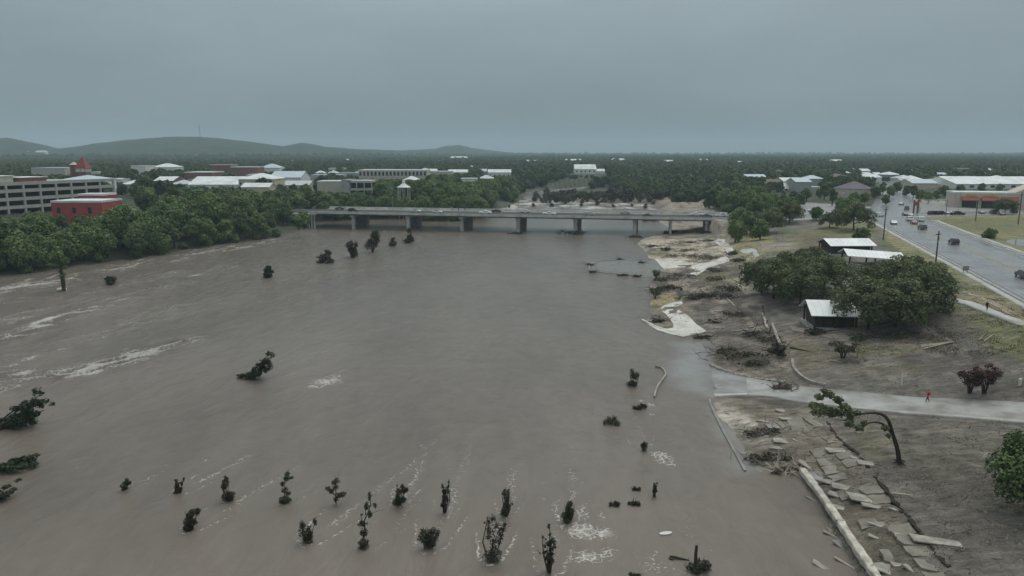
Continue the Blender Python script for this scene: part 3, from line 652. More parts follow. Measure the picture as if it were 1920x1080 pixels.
# drowned saplings and bushes: (px, base py, top py, width px, lean px, style, wake 0-1, label)
FLOOD = [
 (235,917,895,16,3,'bush',.6,'tiny dark drowned bush, leftmost in the near row of saplings in the river'),
 (334,924,893,26,6,'fork',.9,'forked drowned sapling with a white wake, second from left in the near rows'),
 (426,938,892,26,-3,'bush',.2,'drowned sapling of two dark leafy lumps, third from left in the upper near row'),
 (535,941,886,28,2,'tall',.2,'upright dark drowned sapling with a twiggy two-pronged tip, fourth in the upper near row'),
 (630,945,893,36,2,'cross',.1,'cross-shaped drowned sapling with three leafy arms'),
 (747,947,910,26,8,'bush',1.0,'leaning drowned sapling inside a white V-shaped splash'),
 (832,962,903,34,8,'twiggy',.3,'twiggy drowned sapling leaning right, left of the squat one at the row end'),
 (947,968,918,26,3,'bush',.7,'squarish dark drowned sapling just above the tallest double-stemmed one'),
 (1066,978,940,32,0,'bush',.9,'round dense drowned bush at the edge of the big foam patch'),
 (355,992,953,36,8,'bush',.7,'dark wedge-shaped drowned bush, leftmost in the lowest row'),
 (576,1015,970,46,4,'fork',.9,'squat drowned bush with one long bare twig, second in the lowest row'),
 (682,1027,933,34,8,'tall',.5,'tallest thin drowned sapling with a bent twiggy stem'),
 (805,1027,987,48,2,'fan',.8,'fan-shaped drowned bush with a jagged top'),
 (920,1050,972,38,10,'tall2',.9,'double-stemmed drowned sapling with a glossy dark clump at its foot'),
 (1031,1073,990,38,-4,'twiggy',.8,'bushy drowned sapling with knobbly top below the round dense bush'),
 (1300,1070,1046,54,4,'low',.3,'low spreading drowned bush near the bottom edge beside a broken post'),
 (1195,1082,1072,24,0,'low',.2,'small dark bush cut by the bottom edge of the picture'),
 (1197,919,909,18,-6,'low',.1,'small floating dark clump left of the drooping twigs'),
 (1226,932,905,14,3,'twiggy',.1,'drooping drowned twig right of three small dark clumps'),
 (1157,948,935,22,-3,'low',.1,'leftmost of the three small dark clumps above the foam patch'),
 (1187,947,932,18,5,'low',.1,'middle pair of small drowned leaf clumps above the foam patch'),
 (1205,845,825,26,4,'twiggy',.6,'thin dark drowned twigs above a patch of foam'),
 (1150,795,774,34,-3,'low',.1,'dark flat drowned bush left of the curved wall'),
 (1195,766,752,28,0,'low',.4,'drowned bush with pale scraps of foam around it'),
 (1190,723,692,30,-2,'bush',.1,'drowned bush with a thin leafy top left of the curved pale wall'),
 (474,710,655,62,24,'lean',.25,'large drowned sapling bent over to the right in midstream'),
 (503,520,500,28,0,'bush',.0,'dome-shaped dark bush alone in midstream'),
 (610,492,470,34,2,'bush',.1,'rounded drowned tree crown, leftmost of the cluster below the bridge'),
 (660,483,447,30,2,'bush',.1,'taller dense drowned tree crown, second of the cluster below the bridge'),
 (697,472,430,34,10,'bush',.1,'tallest drowned tree crown leaning right in the cluster below the bridge'),
 (735,461,445,20,0,'bush',.1,'small round drowned crown, right of the tallest one below the bridge'),
 (767,455,428,24,0,'bush',.1,'dark upright drowned crown in front of the second bridge pier'),
 (205,533,514,34,0,'low',.2,'dark drowned bush in the rapids near the left bank'),
 (20,800,718,120,70,'lean',.0,'big dark fallen crown reaching into the picture from the left edge'),
 (-10,880,838,120,60,'strand',.0,'streaming half-sunken branches at the left edge below the big fallen crown'),
 (-12,935,902,70,34,'lean',.0,'small green leafy branch in the water at the left edge'),
]
for (px, b, t, w, ln, st, wk, lab) in FLOOD:                     # wakes trail away from the camera, towards the bridge
    if wk < 0.15: continue
    c = at(px, b, 0); s = w/F*np.hypot(c[1], H)*0.5
    flow = np.array((0.42 if px < 900 else 0.12, 1.0)) if px < 700 else np.array((0.10, 1.0)); flow /= np.hypot(*flow)
    side = np.array((flow[1], -flow[0]))
    for sg in (-1, 1):
        arm = [c - flow*s*0.5 + side*sg*s*0.1, c + side*sg*s*1.15, c + flow*s*2.5 + side*sg*s*1.6, c + flow*s*6 + side*sg*s*2.2]
        foam_line(arm, 0.24, 0.42*wk + 0.26, True, 0.8)
    foam_line([c - flow*s*0.6 - side*s*0.8, c - flow*s*0.9, c - flow*s*0.6 + side*s*0.8], 0.20, 0.3 + 0.42*wk, True, 0.4)
    foam_line([c + flow*s*2, c + flow*s*5 + side*s*0.3, c + flow*s*(8+16*wk)], 0.55*s+0.15, 0.22 + 0.29*wk, True)
z = 0.30*band*ridge + chop*0.34*fbm(x/4.2 + 0.12*y, y/6.5, 91, 4) + 0.05*fbm(x/2.1, y/2.6, 95, 3) + 0.10*foam*fbm(x/0.8, y/0.8, 99, 3) + 0.06*foam
far = y > 360
foam[far] *= (0.75 + 0.5*fbm(x[far]/9, y[far]/9, 101, 4))
wm = mesh_np('river', np.stack([x,y,z],1), grid_quads(len(wyl), len(wxl)), True)
fattr(wm, 'foam', foam); fattr(wm, 'chop', chop)
# shallows over pale concrete and sand, with reflected sky painted into their tint
sh = np.zeros(x.size)
for pts, a in (([(1262,640),(1270,735),(1345,745),(1335,683),(1350,655),(1330,637)],1.0), ([(1108,492),(1106,505),(1160,514),(1225,518),(1250,500),(1225,486),(1160,488)],.55), ([(1335,757),(1397,885),(1445,882),(1360,800)],.7)):
    P = np.array([at(a_, b_, 0) for a_, b_ in pts]); d,_ = seg_dist(x, y, P, True); s_ = np.where(inside(x, y, P), d, -d)
    sh = np.maximum(sh, a*sstep(-2.5, 3.5, s_ + 3.0*fbm(x/6, y/6, 103, 4)))
fattr(wm, 'shallow', sh)
m_, n_, l_, b_ = nodes('muddy_water')
def nd(t, **kw):
    q = n_.new(t)
    for k, v in kw.items(): q.inputs[k].default_value = v
    return q
fa = n_.new('ShaderNodeAttribute'); fa.attribute_name='foam'
ch = n_.new('ShaderNodeAttribute'); ch.attribute_name='chop'
sa = n_.new('ShaderNodeAttribute'); sa.attribute_name='shallow'
tc = n_.new('ShaderNodeTexCoord')
mp = nd('ShaderNodeMapping'); mp.inputs['Rotation'].default_value=(0,0,R(16)); mp.inputs['Scale'].default_value=(1.0,0.38,1.0); l_.new(tc.outputs['Object'], mp.inputs[0])
big = nd('ShaderNodeTexNoise', Scale=0.05, Detail=6.0, Roughness=0.6); l_.new(mp.outputs[0], big.inputs['Vector'])
mid = nd('ShaderNodeTexNoise', Scale=0.42, Detail=7.0, Roughness=0.6, Distortion=0.8); l_.new(mp.outputs[0], mid.inputs['Vector'])
fine = nd('ShaderNodeTexNoise', Scale=2.6, Detail=9.0, Roughness=0.78, Distortion=2.2); l_.new(tc.outputs['Object'], fine.inputs['Vector'])
rp = n_.new('ShaderNodeValToRGB'); rp.color_ramp.elements[0].position=0.30; rp.color_ramp.elements[1].position=0.70
rp.color_ramp.elements[0].color=(0.127,0.106,0.088,1); rp.color_ramp.elements[1].color=(0.185,0.157,0.132,1)
mxb = n_.new('ShaderNodeMath'); mxb.operation='MULTIPLY_ADD'; mxc = n_.new('ShaderNodeMath'); mxc.operation='MULTIPLY_ADD'; mxc.inputs[1].default_value=0.9; mxc.inputs[2].default_value=0.40; l_.new(ch.outputs['Fac'], mxc.inputs[0]); l_.new(mxc.outputs[0], mxb.inputs[1]); sb_ = n_.new('ShaderNodeMath'); sb_.operation='SUBTRACT'; sb_.inputs[1].default_value=0.5; l_.new(mid.outputs[0], sb_.inputs[0]); l_.new(sb_.outputs[0], mxb.inputs[0]); l_.new(big.outputs[0], mxb.inputs[2])  # choppier water mottled more strongly, wave-trough shade put into the colour
l_.new(mxb.outputs[0], rp.inputs[0])
mx = n_.new('ShaderNodeMix'); mx.data_type='RGBA'; mx.inputs['B'].default_value=(0.24,0.245,0.235,1)
l_.new(sa.outputs['Fac'], mx.inputs['Factor']); l_.new(rp.outputs[0], mx.inputs['A'])
# foam breaks up into lace: threshold falls where the foam mask is strong
inv = n_.new('ShaderNodeMath'); inv.operation='SUBTRACT'; inv.inputs[0].default_value=1.02; l_.new(fa.outputs['Fac'], inv.inputs[1])
th = nd('ShaderNodeMapRange'); th.inputs['From Min'].default_value=0; th.inputs['From Max'].default_value=1; th.inputs['To Min'].default_value=0.26; th.inputs['To Max'].default_value=0.80
l_.new(inv.outputs[0], th.inputs['Value'])
dv = nd('ShaderNodeTexNoise', Scale=0.9, Detail=3.0); l_.new(tc.outputs['Object'], dv.inputs['Vector'])
vs = n_.new('ShaderNodeVectorMath'); vs.operation='MULTIPLY_ADD'; vs.inputs[1].default_value=(1.6,1.6,0); l_.new(dv.outputs['Color'], vs.inputs[0]); l_.new(tc.outputs['Object'], vs.inputs[2])
vo = n_.new('ShaderNodeTexVoronoi'); vo.voronoi_dimensions='2D'; vo.feature='DISTANCE_TO_EDGE'; vo.inputs['Scale'].default_value=1.15; l_.new(vs.outputs[0], vo.inputs['Vector'])
la = nd('ShaderNodeMapRange'); la.inputs['From Min'].default_value=0.0; la.inputs['From Max'].default_value=0.16; la.inputs['To Min'].default_value=0.115; la.inputs['To Max'].default_value=-0.075; l_.new(vo.outputs['Distance'], la.inputs['Value'])
cb = n_.new('ShaderNodeMath'); cb.operation='ADD'; l_.new(fine.outputs[0], cb.inputs[0]); l_.new(la.outputs[0], cb.inputs[1])
df = n_.new('ShaderNodeMath'); df.operation='SUBTRACT'; l_.new(cb.outputs[0], df.inputs[0]); l_.new(th.outputs[0], df.inputs[1])
fs = nd('ShaderNodeMapRange'); fs.inputs['From Min'].default_value=-0.05; fs.inputs['From Max'].default_value=0.20; l_.new(df.outputs[0], fs.inputs['Value'])
fw = n_.new('ShaderNodeMath'); fw.operation='MULTIPLY'; fw.inputs[1].default_value=0.85; l_.new(fs.outputs[0], fw.inputs[0])
m2 = n_.new('ShaderNodeMix'); m2.data_type='RGBA'; m2.inputs['B'].default_value=(0.60,0.585,0.54,1)
l_.new(fw.outputs[0], m2.inputs['Factor']); l_.new(mx.outputs['Result'], m2.inputs['A']); l_.new(m2.outputs['Result'], b_.inputs['Base Color'])
ro = nd('ShaderNodeMapRange'); ro.inputs['To Min'].default_value=0.13; ro.inputs['To Max'].default_value=0.75; l_.new(fw.outputs[0], ro.inputs['Value']); l_.new(ro.outputs[0], b_.inputs['Roughness'])
b_.inputs['IOR'].default_value=1.33
hs = n_.new('ShaderNodeMath'); hs.operation='MULTIPLY_ADD'; hs.inputs[1].default_value=0.26; l_.new(fine.outputs[0], hs.inputs[0]); l_.new(mid.outputs[0], hs.inputs[2])
bs = nd('ShaderNodeMapRange'); bs.inputs['To Min'].default_value=0.30; bs.inputs['To Max'].default_value=1.0; l_.new(ch.outputs['Fac'], bs.inputs['Value'])
bp = nd('ShaderNodeBump'); bp.inputs['Distance'].default_value=1.2; l_.new(bs.outputs[0], bp.inputs['Strength']); l_.new(hs.outputs[0], bp.inputs['Height']); l_.new(bp.outputs[0], b_.inputs['Normal'])
tag(obj('river', wm, m_), kind='structure')

# ------------------------------------------------------------------ far hills
RIDGE = [(-500,262,2800),(-250,266,2800),(-100,262,2900),(0,261,2900),(50,258,2900),(100,268,2950),(140,277.5,3000),(200,269,3000),(260,262,3000),(330,257.5,3000),(380,256,3000),(430,259,3000),
         (500,267,3050),(545,273,3100),(582,266.5,3200),(622,274,3200),(680,278,3300),(760,281,3700),(820,278,4100),(840,273,4100),(865,271.5,4100),(890,277,4200),(960,285,4500),(1050,288,5200),
         (1200,288.5,5600),(1300,287,5600),(1350,289,5600),(1450,290,5600),(1550,289,5600),(1650,288,5600),(1740,286,5400),(1830,286.5,5200),(1920,284,5000),(2150,283,5000),(2450,280,5000)]
RP = np.array(RIDGE, float)
hpx = np.arange(-500, 2451, 7.0); rad = np.linspace(0, 1, 40)
PX, RR = np.meshgrid(hpx, rad)
Yr = np.interp(PX, RP[:,0], RP[:,2]); py_ = np.interp(PX, RP[:,0], RP[:,1])
Ztop = H + Yr*(287-py_)/F*1.034 - 3 - 2*(PX<1000)
Yv = Yr - 1300 + 2100*RR
tt = np.clip((Yv-(Yr-1300))/1300, 0, 1); dn = np.clip((Yv-Yr)/800, 0, 1)
Xv = (PX-960)/F*1.017*Yv
prof = np.where(Yv<=Yr, sstep(0,1,tt)**1.25, 1-sstep(0,1,dn))
bumps = fbm(Xv/260, Yv/260, 111, 4)
Zv = 6 + (Ztop-6)*prof + bumps*22*np.clip(prof*(1-prof)*4,0,1)*np.clip((Ztop-20)/80,0,1) + 2.2*fbm(Xv/28, Yv/60, 117, 2)*prof
hm = mesh_np('hills', np.stack([Xv.ravel(),Yv.ravel(),Zv.ravel()],1), grid_quads(len(rad), len(hpx)), True)
M['hill'] = mat('hill_scrub', (0.040,0.054,0.034), 0.95, 0.05, 0.45, 0.02, 0)
tag(obj('hills', hm, M['hill']), kind='structure')

# ------------------------------------------------------------------ trees
def leaves(lobes, n, size, rg, up=0.35, shell=0.22, droop=0.0, jit=0.75):
    L = np.array(lobes, float); ar = (L[:,3]*L[:,4]+L[:,4]*L[:,5]+L[:,3]*L[:,5]); k = rg.choice(len(L), n, p=ar/ar.sum())
    d = rg.normal(size=(n,3)); d[:,2] += up*rg.random(n)*2; d /= np.linalg.norm(d,axis=1)[:,None]
    r = 1-np.abs(rg.normal(size=n))*shell; r = np.clip(r,0.15,1.05)
    c = L[k,:3] + d*L[k,3:6]*r[:,None]; c[:,2] -= droop*rg.random(n)
    nrm = d + rg.normal(size=(n,3))*jit; nrm[:,2] += 0.25; nrm /= np.linalg.norm(nrm,axis=1)[:,None]
    a = np.cross(nrm, rg.normal(size=(n,3))); a /= np.linalg.norm(a,axis=1)[:,None]+1e-9; b = np.cross(nrm,a)
    s = size*(0.55+0.9*rg.random(n))[:,None]; e = (0.55+0.5*rg.random(n))[:,None]
    V = np.stack([c-a*s, c-b*s*e*rg.uniform(.6,1.1,(n,1)), c+a*s*rg.uniform(.6,1.1,(n,1)), c+b*s*e],1).reshape(-1,3)
    lobe_t = rg.random(len(L))
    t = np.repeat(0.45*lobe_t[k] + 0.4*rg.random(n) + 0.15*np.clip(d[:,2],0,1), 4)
    return V, t
def crown_mesh(name, lobes, n, size, rg, m, **kw):
    V,t = leaves(lobes, n, size, rg, **kw)
    me = mesh_np(name, V, np.arange(len(V)).reshape(-1,4)); fattr(me,'tint',t); me.materials.append(m); return me
def lobes_round(rg, h, w, base=0.22, k=14):
    out = []
    for i in range(k):
        a = rg.random()*6.28; f = (i+0.5)/k; zc = h*(base + (1-base)*(0.12+0.74*f)); rr = w*0.5*math.sin(math.pi*min(0.97,0.22+0.72*f))**0.7
        o = rr*rg.uniform(0.35,0.72); s = rr*rg.uniform(0.40,0.62)
        out.append((math.cos(a)*o, math.sin(a)*o, zc, s, s, s*rg.uniform(0.7,0.95)))
    out.append((0,0,h*(base+0.5*(1-base)),w*0.33,w*0.33,h*(1-base)*0.38))
    return out
def lobes_oak(rg, h, w, k=16):
    out = []
    for i in range(k):
        a = 6.28*i/k*2.618; o = w*0.5*math.sqrt((i+0.5)/k)*0.80; s = w*rg.uniform(0.07,0.19)
        zc = h*(0.80-0.30*(o/(w*0.5))**2) + rg.uniform(-.06,.06)*h
        out.append((math.cos(a)*o, math.sin(a)*o, zc, s, s, s*rg.uniform(0.55,0.8)))
        out.append((math.cos(a)*o*1.02, math.sin(a)*o*1.02, zc-h*0.22, s*0.9, s*0.9, s*0.6))
        if rg.random()<0.5 and o>w*.28: out.append((math.cos(a)*o*1.05, math.sin(a)*o*1.05, zc-h*0.40, s*0.7, s*0.7, s*0.5))
    return out
def trunk_mesh(name, h, w, rg, top, limbs=5, r0=0.35, m=None):
    b = MB(); lean = rg.uniform(-.06,.06)*h
    b.tube([(0,0,-0.6),(0,0,h*0.12),(lean*0.5,0,h*0.35),(lean,0,h*top)], [r0*1.35,r0,r0*0.75,r0*0.2], 8)
    for i in range(limbs):
        a = 6.28*i/limbs + rg.random(); z0 = h*rg.uniform(0.18,0.42); e = w*rg.uniform(0.22,0.4)
        b.tube([(lean*0.4,0,z0),(math.cos(a)*e*0.5,math.sin(a)*e*0.5,z0+h*0.14),(math.cos(a)*e,math.sin(a)*e,z0+h*rg.uniform(.2,.36))],[r0*0.5,r0*0.33,r0*0.1],6)
    me = b.mesh(name, True); me.materials.append(m or M['bark']); return me
PROTO = {}
def proto(key, kind, h, w, n, size, leafm, seed, bark=None, base=0.2):
    rg = np.random.default_rng(seed)
    lb = lobes_oak(rg,h,w) if kind=='oak' else lobes_round(rg,h,w,base)
    PROTO[key] = (crown_mesh('crown_'+key, lb, n, size, rg, leafm), trunk_mesh('trunk_'+key, h, w, rg, 0.62, 6 if kind=='oak' else 4, h*0.028, bark), h, w)
for i in range(4): proto('round%d'%i, 'round', (13,15,12,16)[i], (11,11,10.5,12)[i], 5600, 0.36, LM['leaf'], 20+i, base=(0.05,0.1,0.05,0.12)[i])
for i in range(3): proto('oak%d'%i, 'oak', (9.5,10.5,9)[i], (15,14,13)[i], 9000, 0.21, LM['leaf_oak'], 40+i, M['bark'])
for i in range(3): proto('mixed%d'%i, 'round', (17,11,14)[i], (8.5,12.5,9.5)[i], 5600, 0.30, (LM['leaf'],LM['leaf_lush'],LM['leaf_oak'])[i], 47+i, base=(0.15,0.05,0.2)[i])
for i in range(2): proto('lush%d'%i, 'round', (14,12)[i], (14,10)[i], 5200, 0.42, LM['leaf_lush'], 60+i, base=0.08)
for i in range(2): proto('shrub%d'%i, 'round', 3.2, 4.4, 1500, 0.22, LM['leaf'], 70+i, base=-0.1)
for i in range(2): proto('stripped%d'%i, 'round', 9, 8, 700, 0.45, LM['leaf_stripped'], 80+i, M['grey_bark'], base=0.02)
proto('young0', 'round', 7.5, 6.0, 7000, 0.13, LM['leaf'], 90, base=0.25)
def plant(key, x, y, z, s, label, name='tree', cat='tree', group=None, rz=None, sz=None):
    cr, tr, h, w = PROTO[key]
    o = thing(name, label, cat, (x,y,z), random.random()*6.28 if rz is None else rz, group)
    o.scale = (s, s, s if sz is None else sz)
    obj('trunk', tr, None, o); obj('crown', cr, None, o)
    return o
# places where something behind must stay visible: (px0, px1, lowest py that must stay clear, distance)
KEEP = [(-20,95,392,300),(88,218,399,290),(95,180,342,420),(54,122,325,550),(132,170,326,480),(340,400,340,560),(352,452,347,470),(440,562,352,430),(390,562,322,700),(540,600,338,600),
        (668,803,334,560),(596,702,356,430),(742,772,352,400),(900,962,328,800),(1072,1136,327,900),(1470,1545,356,520),(1585,1645,345,430),(1708,1930,362,520),(1795,1930,402,335),
        (1615,1690,330,800),(930,1240,394,520),(985,1150,357,700),(1245,1318,392,470),(1500,1570,405,330),(1660,1800,408,300),(1440,1480,368,480)] + [(t[0],t[1],t[2]+(2.0 if t[7]=='left' else 1.3)*800/t[3],t[3]) for t in TOWN]
def max_z(px, y):
    """tallest allowed top so that the things behind stay visible"""
    zmax = 1e9
    for a,b,pyl,d in KEEP:
        if a-6 < px < b+6 and y < d:
            dx,dy,dz = ray(px, pyl); zmax = min(zmax, H + dz/dy*y)
    return zmax
TREES = []   # (projected px, object) of the individually built trees
def tree_at(key, x, y, label, hgt=None, group=None, name='tree', keep=True, zoff=0.0):
    z = max(hz(x,y), -0.3)+zoff; h0 = PROTO[key][2]; s = (hgt/h0) if hgt else 1.0
    p = proj(x,y,z)
    if on_foot(x,y): return None
    if keep:
        zm = max_z(p[0], y)
        if z + s*h0 > zm:
            s2 = (zm - z)/h0
            if s2 < 0.16: return None
            s = min(s, s2)
    return plant(key, x, y, z, s, label, name, 'tree', group)
# left bank woods: rows set back from the shoreline
rg = np.random.default_rng(5); front = []; rows = [(3.5,8.0,11,15,7),(15,11,14,18.5,9),(29,13,14,18,10),(45,15,12,16,12),(62,17,11,15,14)]
Lp = np.array(LEFT[2:-4], float); seg = np.hypot(*np.diff(Lp,axis=0).T); cum = np.concatenate([[0],np.cumsum(seg)])
for ri,(off,space,h0,h1,jit) in enumerate(rows):
    s = 0.0
    while s < cum[-1]-4:
        i = min(np.searchsorted(cum,s,side='right')-1, len(seg)-1); f = (s-cum[i])/seg[i]; p = Lp[i]*(1-f)+Lp[i+1]*f; d = (Lp[i+1]-Lp[i])/seg[i]; nrm = np.array((-d[1],d[0]))
        q = p + nrm*(off+rg.uniform(-.25,.25)*jit) ; s += space*rg.uniform(.75,1.25)
        pp = proj(q[0],q[1],5)
        if pp[0] < -140: continue
        if np.hypot(*(q-BR_L)) < 16 or (q[1] > 322 and q[1] < 362 and -110 < q[0] < -60): continue
        front.append((pp[0], ri, q))
front.sort(key=lambda t: t[0])
cnt = 0
for pxx, ri, q in front:
    key = rg.choice(['round0','round1','round2','round3','lush1','mixed0','mixed1','mixed2'], p=[.17,.16,.15,.14,.10,.10,.08,.10]); hgt = rg.uniform(rows[ri][2],rows[ri][3])
    if ri == 0:
        o = tree_at(key, q[0], q[1], 'x', hgt*0.9, 'waterside trees of the left bank woods')
        if o is not None:
            lab = ORD[min(cnt,68)] + ' waterside tree from the left edge along the left bank woods'; o['label'] = lab; cnt += 1
    else:
        tree_at(key, q[0], q[1], 'leafy green tree standing behind the waterside row of the left bank woods', hgt, 'trees inside the left bank woods')
q = gpos(275,468,2); plant('lush0', q[0], q[1], q[2]-0.5, 1.12, 'broad light green dome-shaped tree at the middle of the left bank', 'tree', 'tree')
q = gpos(395,455,2); plant('lush1', q[0]-6, q[1]+20, q[2]+2, 1.15, 'light green tree behind the waterline right of the broad dome-shaped one', 'tree', 'tree')
q = at(-8,512,0.5); plant('lush1', q[0], q[1], 0.2, 0.55, 'bright green small tree at the left edge by the rapids', 'tree', 'tree')
for i in range(40):                                              # thick bushes closing the foot of the woods
    s = cum[-1]*(i+0.5)/40; k = min(np.searchsorted(cum,s,side='right')-1, len(seg)-1); f=(s-cum[k])/seg[k]; p = Lp[k]*(1-f)+Lp[k+1]*f; d=(Lp[k+1]-Lp[k])/seg[k]
    q = p + np.array((-d[1],d[0]))*rg.uniform(0.3,2.5)
    if q[1]>322: continue
    plant('shrub%d'%(i%2), q[0], q[1], 0.0, rg.uniform(.8,1.3), 'low green bush at the water line under the left bank trees', 'shrub', 'shrub', 'bushes at the foot of the left bank woods')
# trees behind the bridge on the left, some standing in the flood
for i,(px,py,h,key) in enumerate([(612,398,14,'round0'),(650,397,15,'round1'),(690,396,13,'round2'),(722,396,14,'round3'),(760,396,13,'round0'),(795,398,14,'round1'),(830,397,15,'lush1'),(868,397,14,'round3'),
        (900,395,13,'round0'),(925,392,12,'round2'),(630,388,16,'round1'),(670,386,14,'round3'),(708,385,15,'round0'),(748,384,13,'lush1'),(785,385,14,'round2'),(822,384,15,'round0'),(860,384,14,'round1'),
        (895,382,15,'round2'),(935,378,13,'round3'),(545,392,16,'round2'),(575,388,17,'round1'),(520,395,14,'round0'),(965,372,13,'lush1'),(600,378,16,'round3'),(880,372,14,'round0'),(915,370,14,'round1'),(838,374,14,'round3'),(955,362,13,'round2')]):
    p = at(px,py,4.0); tree_at(key, p[0], p[1], ORD[i]+' of the green trees lining the far side of the bridge, counted in two rows', h, 'green trees behind the bridge')
for i,px in enumerate((792,800,812,823,838,850,862)):
    p = at(px,416,0); plant('round%d'%(i%4), p[0], p[1]+6, -2.0, 0.62, 'dark trunk and crown standing in flood water seen under the bridge, '+ORD[i]+' of seven', 'tree', 'tree', 'trees standing in the flood under the bridge')
for i,(px,py) in enumerate([(955,388),(1000,386),(1035,387),(1090,386),(1120,384),(1150,387),(1185,386),(1210,390),(1060,381),(1225,383)]):
    p = at(px,py,0.3); plant('stripped%d'%(i%2), p[0], p[1], -0.8, rg.uniform(.3,.5), ORD[i]+' dark snag standing in the white water beyond the bridge, from the left', 'tree', 'tree', 'snags in the white water beyond the bridge')
# stripped brown trees of the wrecked island beyond the bridge
k = 0
for i in range(115):
    px = rg.uniform(1000,1245); py = rg.uniform(356,380.5) if px>1140 else rg.uniform(367,379.5)
    p = at(px,py,0.6); 
    plant('stripped%d'%(i%2), p[0], p[1], max(0,hz(*p))-0.3, rg.uniform(.75,1.35)*(1.0 if px>1140 else rg.uniform(.3,.75)), 'brown flood-stripped tree on the wrecked island beyond the bridge', 'tree', 'tree', 'stripped trees on the island beyond the bridge')
# right bank: grove round the bridge end and along the cross street
RB = [(1378,455,9,'round0'),(1400,440,10,'round1'),(1425,450,8,'round2'),(1440,437,9,'oak1'),(1385,425,11,'round3'),(1415,420,11,'round1'),(1448,425,9,'round0'),(1372,405,12,'lush1'),(1402,400,12,'round2'),(1430,404,11,'round3'),
      (1462,412,10,'round1'),(1480,418,8,'oak2'),(1490,408,8,'round0'),(1360,392,12,'round0'),(1390,385,13,'round1'),(1420,388,12,'round2'),(1450,395,11,'lush1'),(1342,385,12,'round3'),(1325,378,13,'round1'),(1352,372,13,'round2'),
      (1380,370,13,'round0'),(1410,368,12,'round1'),(1435,372,12,'round3'),(1462,385,11,'round0'),(1480,392,9,'round2')]
for i,(px,py,h,key) in enumerate(RB):
    p = gpos(px,py,7); tree_at(key, p[0], p[1], ORD[i]+' tree of the clump at the right end of the bridge, nearest ones first', h, 'clump of trees at the right bridge end', keep=(i>4))
for px,py,h,key,lab in [(1600,432,9.5,'oak0','round dark tree left of the white car waiting at the junction'),(1612,452,4.5,'shrub0','green bush just behind the far white metal roof'),
        (1530,413,6,'round2','small tree by the parked white cars near the bridge end'),(1555,428,6,'oak2','low tree on the verge left of the round dark one'),(1575,398,7,'round1','tree behind the round dark one near the junction'),
        (1445,398,10,'round3','tall tree right of the clump at the bridge end'),(1472,400,9,'mixed1','broad light tree between the bridge clump and the pale lot'),(1560,385,9,'mixed0','tall slim tree at the right edge of the pale lot'),(1545,375,9,'mixed2','dull green tree behind the pale lot'),(1590,402,8,'mixed1','light broad tree left of the junction'),(1655,366,9,'mixed0','tall slim tree left of the far road'),(1712,372,8,'mixed2','dull green tree right of the far road'),(1500,388,8,'round1','tree at the left edge of the pale lot beyond the bridge'),(1512,378,8,'round3','tree at the back of the pale lot beyond the bridge'),(1600,388,8,'round1','tree before the left corner of the purple-roofed building'),(1605,366,8,'lush1','light tree just left of the purple-roofed building'),(1668,372,8,'round3','dark tree left of the road beyond the junction'),(1682,362,8,'round0','tree where the far road disappears'),(1755,375,6,'round1','tree behind the traffic signal'),(1585,418,6,'round2','small tree left of the round dark one by the lot'),(1640,372,8,'round0','tree beside the purple-roofed building'),(1620,385,7,'round3','dark tree in front of the purple-roofed building'),(1550,365,9,'lush1','light green tree left of the purple-roofed building'),(1535,372,6,'round0','small tree in the pale parking lot beyond the bridge'),
        (1740,382,6.5,'young0','small street tree left of the traffic signal'),(1770,368,7,'round2','dark round tree in front of the long white warehouse, leftmost of four'),(1800,368,7.5,'round0','dark round tree in front of the long white warehouse, second of four'),
        (1840,362,7,'round1','dark round tree in front of the long white warehouse, third of four'),(1872,362,6.5,'round3','dark round tree in front of the long white warehouse, fourth of four'),(1725,378,7,'round3','tree at the far left corner of the long white warehouse'),
        (1884,402,7.0,'oak2','round tree in front of the shops with red awnings'),(1855,446,3.4,'shrub1','single dark bush on the dry grass beside the pond'),(1915,372,7,'round0','dark tree at the right edge above the shops'),
        (1660,385,6,'round1','tree with brownish crown by the road beyond the junction'),(1700,368,7,'round2','tree right of the road beyond the junction')]:
    p = gpos(px,py,9); key2 = key
    o = plant(key, p[0], p[1], p[2], h/PROTO[key][2], lab, 'shrub' if 'bush' in lab else 'tree', 'shrub' if 'bush' in lab else 'tree')
# live oaks of the park grove
for px,py,h,key,lab in [(1450,560,9.5,'oak1','leftmost oak of the park grove, left of the near metal roof'),(1478,545,9,'oak0','oak of the park grove behind the near metal roof, crown at the grove top left'),(1545,548,8.5,'oak2','oak whose crown rises behind the near metal roof'),
        (1520,520,8,'oak1','oak at the back left of the park grove'),(1628,618,9.5,'oak0','oak right of the near metal roof, at the front of the grove'),(1680,612,9,'oak2','oak at the front centre of the park grove'),
        (1650,575,9.5,'oak1','oak in the middle of the park grove'),(1715,592,8.5,'oak0','oak at the right front of the park grove'),(1738,572,7.6,'oak1','rightmost oak of the park grove with low spreading limbs'),(1700,560,9,'oak2','oak at the back right of the park grove near the road')]:
    p = gpos(px,py,5); plant(key, p[0], p[1], p[2], h/PROTO[key][2], lab, 'oak_tree', 'tree', 'live oaks of the park grove')
for px,py,h,lab in [(1428,548,8,'small oak at the left end of the park grove'),(1500,572,8.5,'oak just left of the near metal roof')]:
    p = gpos(px,py,5); plant('oak2', p[0], p[1], p[2], h/9.0, lab, 'oak_tree', 'tree', 'live oaks of the park grove')
for px,py,h,lab in [(548,424,13,'tree standing at the left abutment of the bridge, nearest the river'),(530,418,14,'tree at the left abutment of the bridge, second from the river'),(556,412,13,'tree rising above the left end of the bridge deck')]:
    p = gpos(px,py,4); plant('round1', p[0]-4, p[1], p[2], h/15.0, lab, 'tree', 'tree')
q = gpos(1905,950,2.6); plant('young0', q[0]+1.0, q[1], q[2]-1.6, 1.25, 'green leafy tree cut by the right edge of the picture', 'tree', 'tree')
